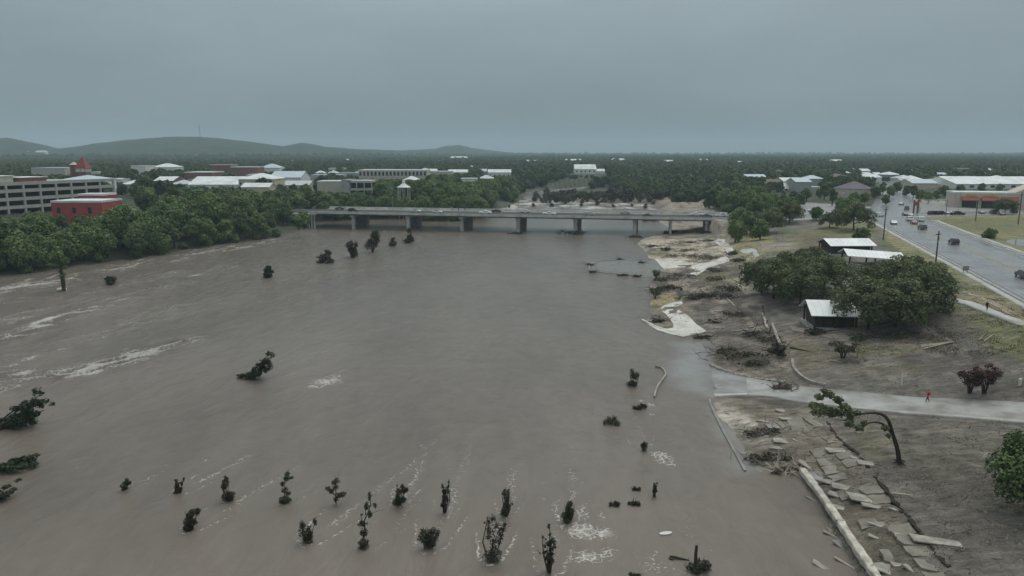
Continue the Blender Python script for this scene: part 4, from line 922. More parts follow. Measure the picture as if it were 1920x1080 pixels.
# mid-distance woods, individually
rg = np.random.default_rng(11); n_ind = len([o for o in bpy.data.objects if o.get('category')=='tree']); pts = []
for y0,y1,st in ((395,560,13.5),):
    yy = y0
    while yy < y1:
        xx = -0.74*yy
        while xx < 0.74*yy:
            a,b = xx+rg.uniform(-4,4), yy+rg.uniform(-4,4); xx += st
            pts.append((a,b))
        yy += st
P = np.array(pts); din,_ = seg_dist(P[:,0],P[:,1],WATER_POLY,True); ii = inside(P[:,0],P[:,1],WATER_POLY)
rd,_ = seg_dist(P[:,0],P[:,1],[r[:2] for r in ROAD])
rdc,_ = seg_dist(P[:,0],P[:,1],[r[:2] for r in CROSS])
ok = (~ii)&(din>5)&(rd>14)&(rdc>14)&~((P[:,0]>165)&(P[:,1]<470))&~((P[:,0]>-10)&(P[:,0]<105)&(P[:,1]<640))&~((P[:,0]<-180)&(P[:,1]<405))
P = P[ok]; FARP = []
idx = rg.permutation(len(P)); made = 0
for j in idx:
    a,b = P[j]
    if made < 300-n_ind:
        o = tree_at(rg.choice(['round0','round1','round2','round3','lush1','mixed0','mixed1','mixed2'],p=[.15,.15,.14,.14,.10,.10,.10,.12]), a, b, 'green tree among the woods and gardens of the town beyond the bridge', rg.uniform(8.5,13.5), 'trees of the town beyond the bridge')
        if o is not None: made += 1
    else: FARP.append((a,b))
# the far woods: one mass of instanced crowns
far_lo = []
for i in range(3):
    r2 = np.random.default_rng(200+i); far_lo.append(crown_mesh('far_crown%d'%i, lobes_round(r2, 11, 11, -0.02, 9), 1300, 0.62, r2, LM['leaf_far']))
yy = 560.0; fp = list(FARP)
while yy < 4600:
    st = max(11.5, yy*0.0125); xx = -0.78*yy
    while xx < 0.78*yy:
        fp.append((xx+rg.uniform(-.5,.5)*st, yy+rg.uniform(-.5,.5)*st)); xx += st
    yy += st
yy = 1700.0
while yy < 5600:
    st = yy*0.010; xx = -0.78*yy
    while xx < 0.78*yy:
        fp.append((xx+rg.uniform(-.5,.5)*st, yy+rg.uniform(-.5,.5)*st)); xx += st
    yy += st
fp = np.array(fp); fz = height(fp[:,0],fp[:,1],False)
wd,_ = seg_dist(fp[:,0],fp[:,1],WATER_POLY,True); ww = inside(fp[:,0],fp[:,1],WATER_POLY)
from mathutils.bvhtree import BVHTree
hb = BVHTree.FromPolygons([tuple(v) for v in np.stack([Xv.ravel(),Yv.ravel(),Zv.ravel()],1)], grid_quads(len(rad),len(hpx)).tolist())
pos=[]; scl=[]; vid=[]
rdist,_ = seg_dist(fp[:,0],fp[:,1],[r[:2] for r in ROAD])
for (a,b),z,isw,dw,rr_ in zip(fp,fz,ww,wd,rdist):
    if isw or dw<4 or rr_<15 or (b<950 and on_foot(a,b)): continue
    if b>1500:
        hit = hb.ray_cast(Vector((a,b,900)),Vector((0,0,-1)))
        if hit[0] is not None: z = max(z, hit[0].z)
    if z>20: continue
    s = rg.uniform(.75,1.3)*(1+max(0,b-900)/4500); pxx = proj(a,b,z)[0]; zm = max_z(pxx,b)
    if z+10.5*s>zm:
        s = (zm-z)/10.5
        if s<0.25: continue
    pos.append((a,b,z-0.3)); scl.append(s); vid.append(rg.integers(0,3))
pm = bpy.data.meshes.new('far_woods'); pm.from_pydata(pos,[],[])
fattr(pm,'s',scl); fattr(pm,'rz',rg.random(len(pos))*6.28)
ai = pm.attributes.new('vid','INT','POINT'); ai.data.foreach_set('value', np.array(vid,np.int32))
fo = obj('far_woods', pm); tag(fo,'dark green woods stretching across the plain to the horizon','woods',kind='stuff')
ng = bpy.data.node_groups.new('woods','GeometryNodeTree'); ng.interface.new_socket('Geometry',in_out='INPUT',socket_type='NodeSocketGeometry'); ng.interface.new_socket('Geometry',in_out='OUTPUT',socket_type='NodeSocketGeometry')
gn = ng.nodes; gl = ng.links; gi = gn.new('NodeGroupInput'); go = gn.new('NodeGroupOutput')
jg = gn.new('GeometryNodeJoinGeometry')
vattr = gn.new('GeometryNodeInputNamedAttribute'); vattr.data_type='INT'; vattr.inputs['Name'].default_value='vid'
sattr = gn.new('GeometryNodeInputNamedAttribute'); sattr.data_type='FLOAT'; sattr.inputs['Name'].default_value='s'
rattr = gn.new('GeometryNodeInputNamedAttribute'); rattr.data_type='FLOAT'; rattr.inputs['Name'].default_value='rz'
cx = gn.new('ShaderNodeCombineXYZ'); gl.new(rattr.outputs[0], cx.inputs['Z'])
for i,me in enumerate(far_lo):
    src = bpy.data.objects.new('far_crown_%d'%i, me)             # not linked to the scene: only a source for the instances
    oi = gn.new('GeometryNodeObjectInfo'); oi.inputs['Object'].default_value = src; oi.inputs['As Instance'].default_value = True
    ip = gn.new('GeometryNodeInstanceOnPoints'); gl.new(gi.outputs[0], ip.inputs['Points']); gl.new(oi.outputs['Geometry'], ip.inputs['Instance'])
    eq = gn.new('FunctionNodeCompare'); eq.data_type='INT'; eq.operation='EQUAL'; eq.inputs[3].default_value = i
    gl.new(vattr.outputs[0], eq.inputs[2]); gl.new(eq.outputs[0], ip.inputs['Selection'])
    gl.new(sattr.outputs[0], ip.inputs['Scale']); gl.new(cx.outputs[0], ip.inputs['Rotation'])
    gl.new(ip.outputs[0], jg.inputs[0])
gl.new(jg.outputs[0], go.inputs[0])
fo.modifiers.new('woods','NODES').node_group = ng
# ------------------------------------------------------------------ roads, paths, kerbs
def ribbon(name, A, B, zs, m, across=5, sub=8, dz=0.0, skirt=0.35, crown=0.0, parent=None):
    """sheet between two edge lines A and B (same number of points), with a vertical skirt along its edges"""
    A = np.asarray(A,float); B = np.asarray(B,float); zs = np.asarray(zs,float); n = len(A); t = np.linspace(0,n-1,(n-1)*sub+1)
    f = lambda P: np.stack([np.interp(t,np.arange(n),P[:,0]),np.interp(t,np.arange(n),P[:,1])],1)
    a = f(A); b = f(B); z = np.interp(t,np.arange(n),zs)+dz; V = []
    for k in range(across+1):
        w = k/across; c = a*(1-w)+b*w; V.append(np.column_stack([c, z+crown*(1-(2*w-1)**2)]))
    V.insert(0, np.column_stack([a, z-skirt])); V.append(np.column_stack([b, z-skirt]))
    V = np.stack(V,1); q = grid_quads(V.shape[0], V.shape[1])
    me = mesh_np(name, V.reshape(-1,3), q[:, ::-1]); return obj(name, me, m, parent)
def offset(line, d):
    L = np.asarray(line,float)[:,:2]; t = np.gradient(L,axis=0); t /= np.hypot(*t.T)[:,None]; return L + np.stack([t[:,1],-t[:,0]],1)*d
def smooth_line(L, k=6):
    L = np.asarray(L,float); n = len(L); out = []
    for i in range(n-1):
        p0,p1,p2,p3 = L[max(i-1,0)],L[i],L[i+1],L[min(i+2,n-1)]
        for j in range(k):
            t=j/k; out.append(0.5*((2*p1)+(-p0+p2)*t+(2*p0-5*p1+4*p2-p3)*t*t+(-p0+3*p1-3*p2+p3)*t**3))
    out.append(L[-1]); return np.array(out)
RS = smooth_line(ROAD)
rd = ribbon('road', offset(RS,-ROAD_W), offset(RS,ROAD_W), RS[:,2], M['asphalt'], 6, 2, 0.0, 0.4, 0.12); tag(rd, kind='structure')
CS = smooth_line(CROSS)
cs = ribbon('cross_street', offset(CS,-CROSS_W), offset(CS,CROSS_W), CS[:,2], M['asphalt'], 6, 2, 0.03, 0.4, 0.12); tag(cs, kind='structure')
keepm = (RS[:,1] < 288) & (RS[:,1] > 90)
RM = RS[keepm]
for d,wid,mt in ((-0.22,0.14,'paint_yellow'),(0.22,0.14,'paint_yellow'),(-ROAD_W+1.2,0.12,'worn_paint'),(ROAD_W-1.2,0.12,'worn_paint')):
    crownz = 0.12*(1-(d/ROAD_W)**2)
    o = ribbon('lane_line', offset(RM,d-wid), offset(RM,d+wid), RM[:,2], M[mt], 1, 3, crownz+0.015, 0.005, parent=rd)
for d in (-4.2,4.2):
    for i in range(0,len(RM)-1):
        for f in (0.1,0.6):
            p = RM[i]*(1-f)+RM[i+1]*f; q = RM[i]*(0.78-f)+RM[i+1]*(f+0.22)
            L2 = np.array([p,q]); o = ribbon('lane_dash', offset(L2,d-0.10), offset(L2,d+0.10), L2[:,2], M['worn_paint'], 1, 2, 0.125, 0.004, parent=rd)
for side in (-1,1):
    for line,src,hw in ((RS,rd,ROAD_W),):
        mm_ = (RS[:,1]<292); L3 = RS[mm_]
        k = ribbon('kerb', offset(L3,side*(hw+0.02)), offset(L3,side*(hw+0.42)), L3[:,2], M['concrete'], 1, 2, 0.13, 0.45); 
        if side>0: k.data.flip_normals()
        tag(k, kind='structure')
sw = RS[(RS[:,1]<292)&(RS[:,1]>95)]
o = ribbon('pavement', offset(sw,-ROAD_W-2.3), offset(sw,-ROAD_W-0.9), sw[:,2], M['concrete'], 2, 2, 0.06, 0.4); tag(o,kind='structure')
o = ribbon('pavement', offset(sw,ROAD_W+1.2), offset(sw,ROAD_W+2.8), sw[:,2], M['concrete'], 2, 2, 0.06, 0.4); tag(o,kind='structure')
# the flooded park path and the upper footpath
M['path'] = mat('path', (0.37,0.38,0.37), 0.42, 0.4, 0.06, 0.22, 0.02, dirt=(0.135,0.12,0.10))
o = ribbon('path', PATH_NW[3:], PATH_SW[3:], PATH_Z[3:], M['path'], 8, 8, 0.03, 0.4); tag(o,kind='structure')
o = ribbon('flooded_path', PATH_NW[:4], PATH_SW[:4], [-0.55,-0.22,0.0,PATH_Z[3]+0.03], M['wet_concrete'], 8, 8, 0.0, 0.5); tag(o,kind='structure')
o = ribbon('footpath', UP_NW, UP_SW, UP_Z, M['concrete'], 3, 6, 0.03, 0.4); tag(o,kind='structure')
# dirt track from the footpath up to the road kerb
def sheet(name, pts, m, thick=0.25, dz=0.06, cuts=4, z0=2.0, rough=0.03, parent=None, flat=None):
    """a concrete sheet lying on the ground: outline in ground points, surface follows the ground"""
    P = [gpos(a,b,z0) for a,b in pts]; bm = bmesh.new()
    f = bm.faces.new([bm.verts.new((p[0],p[1],0)) for p in P]); f.normal_update(); bmesh.ops.triangulate(bm, faces=[f])
    bmesh.ops.subdivide_edges(bm, edges=bm.edges[:], cuts=cuts, use_grid_fill=True)
    X = np.array([v.co.x for v in bm.verts]); Y = np.array([v.co.y for v in bm.verts]); Z = height(X,Y,False)+dz+rough*fbm(X/2,Y/2,3,3)
    if flat is not None: Z = np.maximum(Z, flat)
    for v,zz in zip(bm.verts,Z): v.co.z = zz
    if sum((f.normal.z for f in bm.faces)) < 0: bmesh.ops.reverse_faces(bm, faces=bm.faces[:])
    r = bmesh.ops.extrude_face_region(bm, geom=bm.faces[:]);
    top = [g for g in r['geom'] if isinstance(g,bmesh.types.BMVert)]; ts = set(top)
    for v in bm.verts:
        if v not in ts: v.co.z -= thick
    bmesh.ops.recalc_face_normals(bm, faces=bm.faces[:])
    me = bpy.data.meshes.new(name); bm.to_mesh(me); bm.free(); return obj(name, me, m, parent)
o = sheet('concrete_ramp', [(1278,565),(1260,568),(1245,573),(1239,578),(1241,584),(1249,590),(1257,600),(1263,609),(1262,615),(1250,617),(1234,614),(1207,600),(1204,602),(1232,619),(1258,627),(1282,632),(1304,627),(1325,622),(1305,608),(1293,595),(1278,584),(1266,577),(1280,570)], M['pale_concrete'], 0.4, 0.1, 5, 0.4, 0.02, flat=0.07)
tag(o, kind='structure')
for i,(pts) in enumerate([[(1338,450),(1352,462),(1366,478),(1376,470),(1358,449)],[(1296,497),(1330,492),(1362,480),(1368,490),(1330,502),(1306,517),(1294,514)],[(1228,486),(1262,484),(1296,494),(1280,503),(1244,504)]]):
    o = sheet('plaza_paving', pts, M['pale_concrete'], 0.3, 0.08, 4, 1.0, 0.05, flat=0.06); tag(o, kind='structure')
o = sheet('side_path', [(1396,486),(1408,484),(1420,470),(1402,476),(1386,472),(1390,468),(1412,466),(1424,478),(1412,502),(1400,505),(1386,503),(1390,499),(1402,499)], M['concrete'], 0.3, 0.08, 3, 4.5, 0.02); tag(o, kind='structure')
o = sheet('side_path', [(1480,612),(1560,624),(1640,640),(1700,648),(1790,640),(1786,643),(1700,654),(1640,650),(1600,652),(1556,634),(1486,620)], mat('muddy_path',(0.24,0.21,0.175),0.85,0.2,0.2,0.5), 0.3, 0.05, 4, 3.5, 0.02); tag(o, kind='structure')
o = sheet('plaza_paving', [(1820,556),(1800,548),(1808,546),(1850,560),(1900,585),(1925,598),(1925,603),(1890,588),(1850,566)], mat('worn_track',(0.30,0.265,0.21),0.85,0.2,0.2,0.5), 0.2, 0.03, 3, 7.5, 0.01); o.name='dirt_track'; tag(o, kind='structure')
# pond on the grass right of the road
pe = []
for i in range(28):
    a = 6.283*i/28; rr = 1+0.12*math.sin(3*a+1)+0.08*math.sin(5*a); pe.append((POND_C[0]+math.cos(a)*POND_R[0]*1.08*rr, POND_C[1]+math.sin(a)*POND_R[1]*1.08*rr, 0))
zp = POND_Z; b = MB(); b.prism([(p[0],p[1]) for p in pe], zp-0.6, zp)
tag(b.build('pond', mat('pond_water',(0.20,0.205,0.20),0.08,0.5,0.15,0.05)), kind='structure')

# ------------------------------------------------------------------ bridge
bdir = (BR_R-BR_L)/np.hypot(*(BR_R-BR_L)); bnor = np.array((-bdir[1], bdir[0])); BLEN = np.hypot(*(BR_R-BR_L)); BA = math.atan2(bdir[1],bdir[0])
DECK_W = 22.0; DZ = 7.45
br = thing('road_bridge', 'long low concrete road bridge crossing the flooded river', 'bridge', (BR_L[0],BR_L[1],0), BA)
b = MB(); b.box(-3,BLEN+1,0,DECK_W,DZ-0.35,DZ); b.build('deck', M['deck'], br)
b = MB(); b.box(-3,BLEN+1,-0.35,0.0,DZ-0.50,DZ+0.36); b.box(-3,BLEN+1,-0.42,0.06,DZ+0.364,DZ+0.52); b.build('near_parapet', M['pale_concrete'], br)
b = MB(); b.box(-3,BLEN+1,DECK_W,DECK_W+0.35,DZ-0.7,DZ+1.25); b.build('far_parapet', M['pale_concrete'], br)
for k in range(6):
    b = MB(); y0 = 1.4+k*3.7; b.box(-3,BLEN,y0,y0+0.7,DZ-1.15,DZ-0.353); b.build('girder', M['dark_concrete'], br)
b = MB()
for s in range(0,int(BLEN)+1,3): b.box(s,s+0.09,-0.2,-0.11,DZ+0.52,DZ+0.92)
b.box(-3,BLEN+1,-0.19,-0.12,DZ+0.92,DZ+0.98); b.build('guard_rail', M['steel'], br)
for y0,mt,wd_ in ((DECK_W/2-0.35,'paint_yellow',.14),(DECK_W/2+0.2,'paint_yellow',.14),(2.6,'paint_white',.14),(DECK_W-2.8,'paint_white',.14)):
    b = MB(); b.box(-5,BLEN,y0,y0+wd_,DZ+0.004,DZ+0.016); b.build('lane_line', M[mt], br)
b = MB(); b.box(-3,BLEN+1,DECK_W-2.2,DECK_W-0.003,DZ+0.003,DZ+0.18); b.build('sidewalk', M['concrete'], br)
def br_local(x, y): return (x-BR_L[0])*bdir[0]+(y-BR_L[1])*bdir[1], (x-BR_L[0])*bnor[0]+(y-BR_L[1])*bnor[1]
PIERX = [660,763,864,970,1078,1190,1257,1325]
for i,px in enumerate(PIERX):
    # where the pier's ray meets the bridge line
    u = (px-960)/F; dx,dy,_ = ray(px, 432); k = dx/dy
    t = (k*BR_L[1]-BR_L[0])/(bdir[0]-k*bdir[1]); sx = t
    w = 0.85 if i < 6 else 0.55; zt = DZ-1.153
    b = MB(); n = 8
    pts = [(sx-w,2.2),(sx-w,DECK_W-2.2)] + [(sx-w*math.cos(math.pi*q/n),DECK_W-2.2+w*math.sin(math.pi*q/n)) for q in range(1,n)] + [(sx+w,DECK_W-2.2),(sx+w,2.2)] + [(sx+w*math.cos(math.pi*q/n),2.2-w*math.sin(math.pi*q/n)) for q in range(1,n)]
    b.prism(pts,-3.5,zt-0.9); pier = b.build('pier', M['dark_concrete'] if i < 6 else M['pier_face'], br)  # sides darker than the near end: shaded and lit tones put into the concrete
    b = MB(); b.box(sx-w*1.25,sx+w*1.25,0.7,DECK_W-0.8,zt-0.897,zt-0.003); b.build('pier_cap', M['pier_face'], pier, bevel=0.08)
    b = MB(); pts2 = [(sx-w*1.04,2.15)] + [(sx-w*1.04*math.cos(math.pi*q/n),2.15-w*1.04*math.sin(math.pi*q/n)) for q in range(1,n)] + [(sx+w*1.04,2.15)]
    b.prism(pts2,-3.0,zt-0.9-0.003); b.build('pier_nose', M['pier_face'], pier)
# left abutment: a row of slender columns under a hidden cap
for q in range(7):
    b = MB(); xx = -9.5+q*1.5; b.tube([(xx,1.5-0.25*q,-2.5),(xx,1.5-0.25*q,DZ-1.3)],0.42,10); b.build('abutment_column', M['pier_face'], br, True)
b = MB(); b.box(-12,0.6,-0.3,4,DZ-1.3,DZ-0.56); b.build('abutment_cap', M['concrete'], br)
b = MB(); b.box(-26,-3.003,3,DECK_W-3,DZ-0.6,DZ-0.003); b.build('approach_slab', M['deck'], br)
def bridge_pt(px, lane_y, z=DZ):
    dx,dy,_ = ray(px, 400); k = dx/dy; B0 = BR_L + bnor*lane_y
    t = (k*B0[1]-B0[0])/(bdir[0]-k*bdir[1]); q = B0 + bdir*t; return (q[0],q[1],z)
def lamp_post(name, label, loc, h, arm, rz, mt='steel', cat='street lamp', group=None):
    o = thing(name, label, cat, loc, rz, group); b = MB(); b.tube([(0,0,0),(0,0,h*0.5),(0,0,h)],[0.14,0.11,0.08],8); b.build('pole', M[mt], o, True)
    b = MB(); b.tube([(0,0,h-0.1),(arm*0.5,0,h+0.3),(arm,0,h+0.35)],[0.07,0.06,0.05],6); b.build('arm', M[mt], o, True)
    b = MB(); b.box(arm-0.1,arm+0.65,-0.16,0.16,h+0.26,h+0.42); b.build('lamp_head', M['grey_metal'], o, bevel=0.04)
    b = MB(); b.tube([(0,0,-0.02),(0,0,0.35)],[0.26,0.22],8); b.build('base', M['concrete'], o)
    return o
lamp_post('street_lamp','tall thin street lamp on the bridge above the second pier', bridge_pt(737,DECK_W-0.6,DZ+0.18), 10.5, 1.8, BA-1.57)
lamp_post('street_lamp','tall thin street lamp on the bridge beside the pale rapids', bridge_pt(972,DECK_W-0.6,DZ+0.18), 9.5, 1.8, BA-1.57)
# greenery over the left abutment and debris caught on the piers
q = at(572,412,7); plant('shrub0', q[0]+1, q[1]-6, 4.6, 2.1, 'pale green thicket hanging over the left end of the bridge', 'shrub', 'shrub')
def twigs(b, n, sx, sy, sz, rg, r=0.05, L=(0.8,2.6), up=0.3):
    for _ in range(n):
        p = np.array((rg.normal()*sx*0.45, rg.normal()*sy*0.45, abs(rg.normal())*sz*0.4)); d = rg.normal(size=3); d[2] = d[2]*0.35+up*rg.random(); d /= np.linalg.norm(d); l = rg.uniform(*L)
        m = p + d*l*0.5 + rg.normal(size=3)*l*0.06
        b.tube([p, m, p+d*l], [r*rg.uniform(.6,1.5), r*0.8, r*0.35], 4)
def brush(px, py, sx, sy, sz, label, seed, leafm='leaf_stripped', nt=70, nl=350, z0=1.0, mt='grey_bark', size=0.16, name='brush_pile', cat='debris pile', dz=0.0, L=(0.8,2.6), rz=0.0, r=0.05):
    rg = np.random.default_rng(seed); q = gpos(px,py,z0); o = thing(name, label, cat, (q[0],q[1],max(q[2],0)-0.05+dz), rz)
    b = MB(); twigs(b, nt, sx, sy, sz, rg, r, L); tag(b.build('branches', M[mt], o), kind='stuff')
    lb = [(rg.normal()*sx*0.28, rg.normal()*sy*0.28, sz*rg.uniform(.1,.45), sx*rg.uniform(.16,.3), sy*rg.uniform(.16,.3), sz*rg.uniform(.25,.5)) for _ in range(9)]
    obj('foliage', crown_mesh('foliage', lb, nl, size, rg, LM[leafm], jit=1.0), None, o); return o
for i,(px,py,sx,sz,lab) in enumerate([(1076,440,9,2.6,'dark heap of branches caught on the pier right of midstream'),(968,438,5,0.8,'low dark debris at the foot of the central pier'),(1191,445,5,0.8,'low debris line round the foot of the pier nearest the sand bank'),
      (1257,437,7,1.6,'debris heap at the foot of the slender pier on the mud'),(1325,437,6,1.2,'debris heap at the foot of the last slender pier'),(765,452,3,1.0,'little debris collar under the dark crown before the second pier'),(1218,414,9,2.4,'dark debris mound beyond the bridge at the right bank')]):
    brush(px,py,sx,3.0,sz,lab,300+i,'leaf_drowned',60,500,0.0,'bark',0.3)

# ------------------------------------------------------------------ buildings
def build_rect(px0, px1, py_top, y, depth, wall, roof, label, name='building', cat='building', kind='flat', rise=2.0, rz=0.0, wins=None, group=None, base=None, parapet=0.5, roofm=None, eave=0.4):
    """box building: front wall at distance y between two picture columns, top at py_top"""
    a = at_y(px0, py_top, y); c = at_y(px1, py_top, y); w = c[0]-a[0]; zt = a[2]; cx_ = (a[0]+c[0])/2; g = hz(cx_, y) if base is None else base
    o = thing(name, label, cat, (cx_, y, g), rz, group); h = max(2.2, zt-g); hw = w/2
    eh = h if kind=='flat' else h-rise
    b = MB(); b.box(-hw,hw,0,depth,-1.0,eh); wo = b.build('wall', M[wall], o)
    b = MB()
    if kind=='flat':
        b.box(-hw-0.1,hw+0.1,-0.1,0.25,eh-parapet,eh+0.25); b.box(-hw-0.1,hw+0.1,depth-0.25,depth+0.1,eh-parapet,eh+0.25)
        b.box(-hw-0.1,-hw+0.25,0.25,depth-0.25,eh-parapet,eh+0.248); b.box(hw-0.25,hw+0.1,0.25,depth-0.25,eh-parapet,eh+0.248); b.box(-hw+0.25,hw-0.25,0.25,depth-0.25,eh-0.2,eh+0.06)
    elif kind=='gable':
        e=eave; zr=eh+rise; t=0.15
        for s in (0,1):
            ya,yb = ((-e,depth/2) if s==0 else (depth+e,depth/2)); ze = eh-e*rise/(depth/2)
            b.add([(-hw-e,ya,ze),(hw+e,ya,ze),(hw+e,yb,zr),(-hw-e,yb,zr),(-hw-e,ya,ze+t),(hw+e,ya,ze+t),(hw+e,yb,zr+t),(-hw-e,yb,zr+t)],[(0,1,2,3),(7,6,5,4),(0,4,5,1),(1,5,6,2),(2,6,7,3),(3,7,4,0)])
        g2 = MB(); g2.add([(-hw+0.01,0.01,eh),(-hw+0.01,depth-0.01,eh),(-hw+0.01,depth/2,zr-0.05),(hw-0.01,0.01,eh),(hw-0.01,depth-0.01,eh),(hw-0.01,depth/2,zr-0.05)],[(0,2,1),(3,4,5),(0,3,5,2),(1,2,5,4)]); g2.build('gable', M[wall], wo)
    else:
        e=eave; zr=eh+rise; k = min(hw,depth/2)*0.9
        b.add([(-hw-e,-e,eh-0.1),(hw+e,-e,eh-0.1),(hw+e,depth+e,eh-0.1),(-hw-e,depth+e,eh-0.1),(-hw+k,depth/2,zr),(hw-k,depth/2,zr)],[(0,1,5,4),(1,2,5),(2,3,4,5),(3,0,4),(3,2,1,0)])
    ro = b.build('roof', M[roof], o)
    if wins:
        rows_,cols,ww,wh,arch = wins
        for r_ in range(rows_):
            for c_ in range(cols):
                xx = -hw + w*(c_+0.5)/cols; zz = eh*(r_+0.5)/rows_ - wh/2 + (0.4 if arch else 0)
                b = MB(); n=6; pts=[(xx-ww/2,zz),(xx+ww/2,zz),(xx+ww/2,zz+wh)] + ([(xx+ww/2*math.cos(math.pi*q/n),zz+wh+ww/2*math.sin(math.pi*q/n)) for q in range(1,n)] if arch else []) + [(xx-ww/2,zz+wh)]
                m_n = len(pts); b.add([(p[0],-0.06,p[1]) for p in pts]+[(p[0],0.05,p[1]) for p in pts],[tuple(range(m_n)),tuple(reversed(range(m_n,2*m_n)))]+[(i,i+m_n,(i+1)%m_n+m_n,(i+1)%m_n) for i in range(m_n)])
                b.build('window', M['window'], wo)
    return o, h, hw
# parking garage at the left edge
ga = at_y(-60,352,292.0); gb = at_y(212,340.5,356.0)
gd = np.array((gb[0]-ga[0], gb[1]-ga[1])); GL = np.hypot(*gd); gang = math.atan2(gd[1],gd[0]); gz = 9.0
pg = thing('parking_garage','grey open-sided concrete parking garage behind the left bank woods','building',(ga[0],ga[1],gz),gang)
lev = [0.0,3.4,6.8,10.2,13.2]; GW = 38.0
for i,zl in enumerate(lev):
    b = MB(); b.box(0,GL,0,GW,zl-0.35,zl); b.build('floor_slab', M['garage_wall'], pg)
    if i: b = MB(); b.box(-0.1,GL+0.1,-0.25,-0.002,zl-0.55,zl+0.85); b.box(-0.25,-0.002,0,GW,zl-0.55,zl+0.85); b.build('parapet', M['garage_wall'], pg)
nb = 9
for i in range(nb+1):
    b = MB(); xx = GL*i/nb; b.box(xx-0.4,xx+0.4,-0.35,0.45,-2,13.2+0.3); b.build('column', M['garage_wall'], pg)
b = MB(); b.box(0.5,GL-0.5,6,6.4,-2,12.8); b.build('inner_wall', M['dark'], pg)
b = MB(); b.box(8,26,10,22,13.2,16.2); st = b.build('stair_house', M['beige_wall'], pg)
b = MB(); b.box(7.5,26.5,9.5,22.5,16.203,16.5); b.build('stair_roof', M['white_roof'], st)
b = MB(); b.box(28,40,8,20,13.203,15.4); st2 = b.build('plant_room', M['brick_wall'], pg)
b = MB(); b.box(27.5,40.5,7.5,20.5,15.403,15.6); b.build('plant_roof', M['white_roof'], st2)
# red buildings
o,h,hw = build_rect(95,190,377.5,284,15,'red_wall','white_roof','low bright red building with flat pale roof in front of the parking garage','red_building')
for i in range(3):
    b=MB(); b.box(-hw+2+i*6,-hw+3.4+i*6,-0.05,0.05,h-4.6,h-2.4); b.build('window',M['window'],o)
o,h,hw = build_rect(146,196,364.5,302,9,'red_wall','white_roof','taller red block with small windows behind the low red building','red_building',wins=(2,6,0.9,1.4,False))
# tower with red pyramid roof and clock faces
tz = at_y(156,315,480); tw = 3.1; tg = 9.5
tt_ = thing('clock_tower','tower with steep dark red pyramid roof and small white clock faces','tower',(tz[0],480,tg)); th_ = tz[2]-tg
b=MB(); b.box(-tw,tw,-tw,tw,-1,th_-2.6); b.build('shaft',M['brick_wall'],tt_)
b=MB(); b.box(-tw-0.2,tw+0.2,-tw-0.2,tw+0.2,th_-2.597,th_); bel=b.build('belfry',M['beige_wall'],tt_)
for sx in (-1.5,1.5):
    b=MB(); b.tube([(sx,-tw-0.25,th_-1.3),(sx,-tw-0.34,th_-1.3)],1.15,14); b.build('clock_face',M['paint_white'],bel)
b=MB(); b.add([(-tw-0.7,-tw-0.7,th_),(tw+0.7,-tw-0.7,th_),(tw+0.7,tw+0.7,th_),(-tw-0.7,tw+0.7,th_),(-1.5,-1.5,th_+4.6),(1.5,-1.5,th_+4.6),(1.5,1.5,th_+4.6),(-1.5,1.5,th_+4.6),(-.5,-.5,th_+6.7),(.5,-.5,th_+6.7),(.5,.5,th_+6.7),(-.5,.5,th_+6.7)],
   [(0,1,5,4),(1,2,6,5),(2,3,7,6),(3,0,4,7),(4,5,9,8),(5,6,10,9),(6,7,11,10),(7,4,8,11),(8,9,10,11),(3,2,1,0)]); b.build('roof',M['red_roof'],tt_)
t2 = at_y(138.5,309,485); s2=thing('turret','small round turret with pale cone roof left of the red-roofed tower','tower',(t2[0],485,tg)); h2=t2[2]-tg
b=MB(); b.tube([(0,0,-1),(0,0,h2)],2.4,12); b.build('wall',M['brick_wall'],s2); b=MB(); b.tube([(0,0,h2+0.003),(0,0,h2+1.9)],[2.9,0.1],12); b.build('roof',M['pink_wall'],s2)
for a in BLD:
    px0,px1,py,y,dp,wl_,rf,lab,kd,rise,wins = a
    build_rect(px0,px1,py,y,dp,wl_,rf,lab,'house' if kd!='flat' and px1-px0<45 else 'building','house' if kd!='flat' and px1-px0<45 else 'building',kd,rise,0.0,wins)
# parking deck near the bridge: open storey between slabs
a_=at_y(654,339,430); c_=at_y(700,338,436); w_=c_[0]-a_[0]; g_=9.3; o=thing('parking_deck','small grey parking deck with one dark open storey near the bridge','building',(a_[0],430,g_)); hh=a_[2]-g_
b=MB(); b.box(0,w_,0,18,hh-1.2,hh); b.build('roof_slab',M['garage_wall'],o); b=MB(); b.box(0,w_,0,18,hh-5.6,hh-4.4); b.build('floor_slab',M['garage_wall'],o)
for i in range(4):
    b=MB(); xx=w_*i/3; b.box(xx-0.3,xx+0.3,0.1,0.7,-1,hh-1.203); b.build('column',M['garage_wall'],o)
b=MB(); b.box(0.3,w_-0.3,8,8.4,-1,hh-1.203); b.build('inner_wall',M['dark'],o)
# gazebo
g0=at_y(757,352,400); gz0=hz(g0[0],400); o=thing('gazebo','small white gazebo with conical roof and finial among trees','gazebo',(g0[0],400,gz0)); hh=g0[2]-gz0
b=MB(); b.tube([(0,0,hh+0.3),(0,0,hh+1.2),(0,0,hh+2.6)],[3.9,2.2,0.7],10); b.build('roof',M['white_roof'],o)
b=MB(); b.tube([(0,0,hh+2.6),(0,0,hh+3.4),(0,0,hh+4.3)],[0.9,0.8,0.05],8); b.build('cupola',M['white_roof'],o)
for i in range(8):
    b=MB(); aa=6.283*i/8; b.tube([(3.3*math.cos(aa),3.3*math.sin(aa),-0.5),(3.3*math.cos(aa),3.3*math.sin(aa),hh+0.4)],0.12,6); b.build('post',M['white_wall'],o)
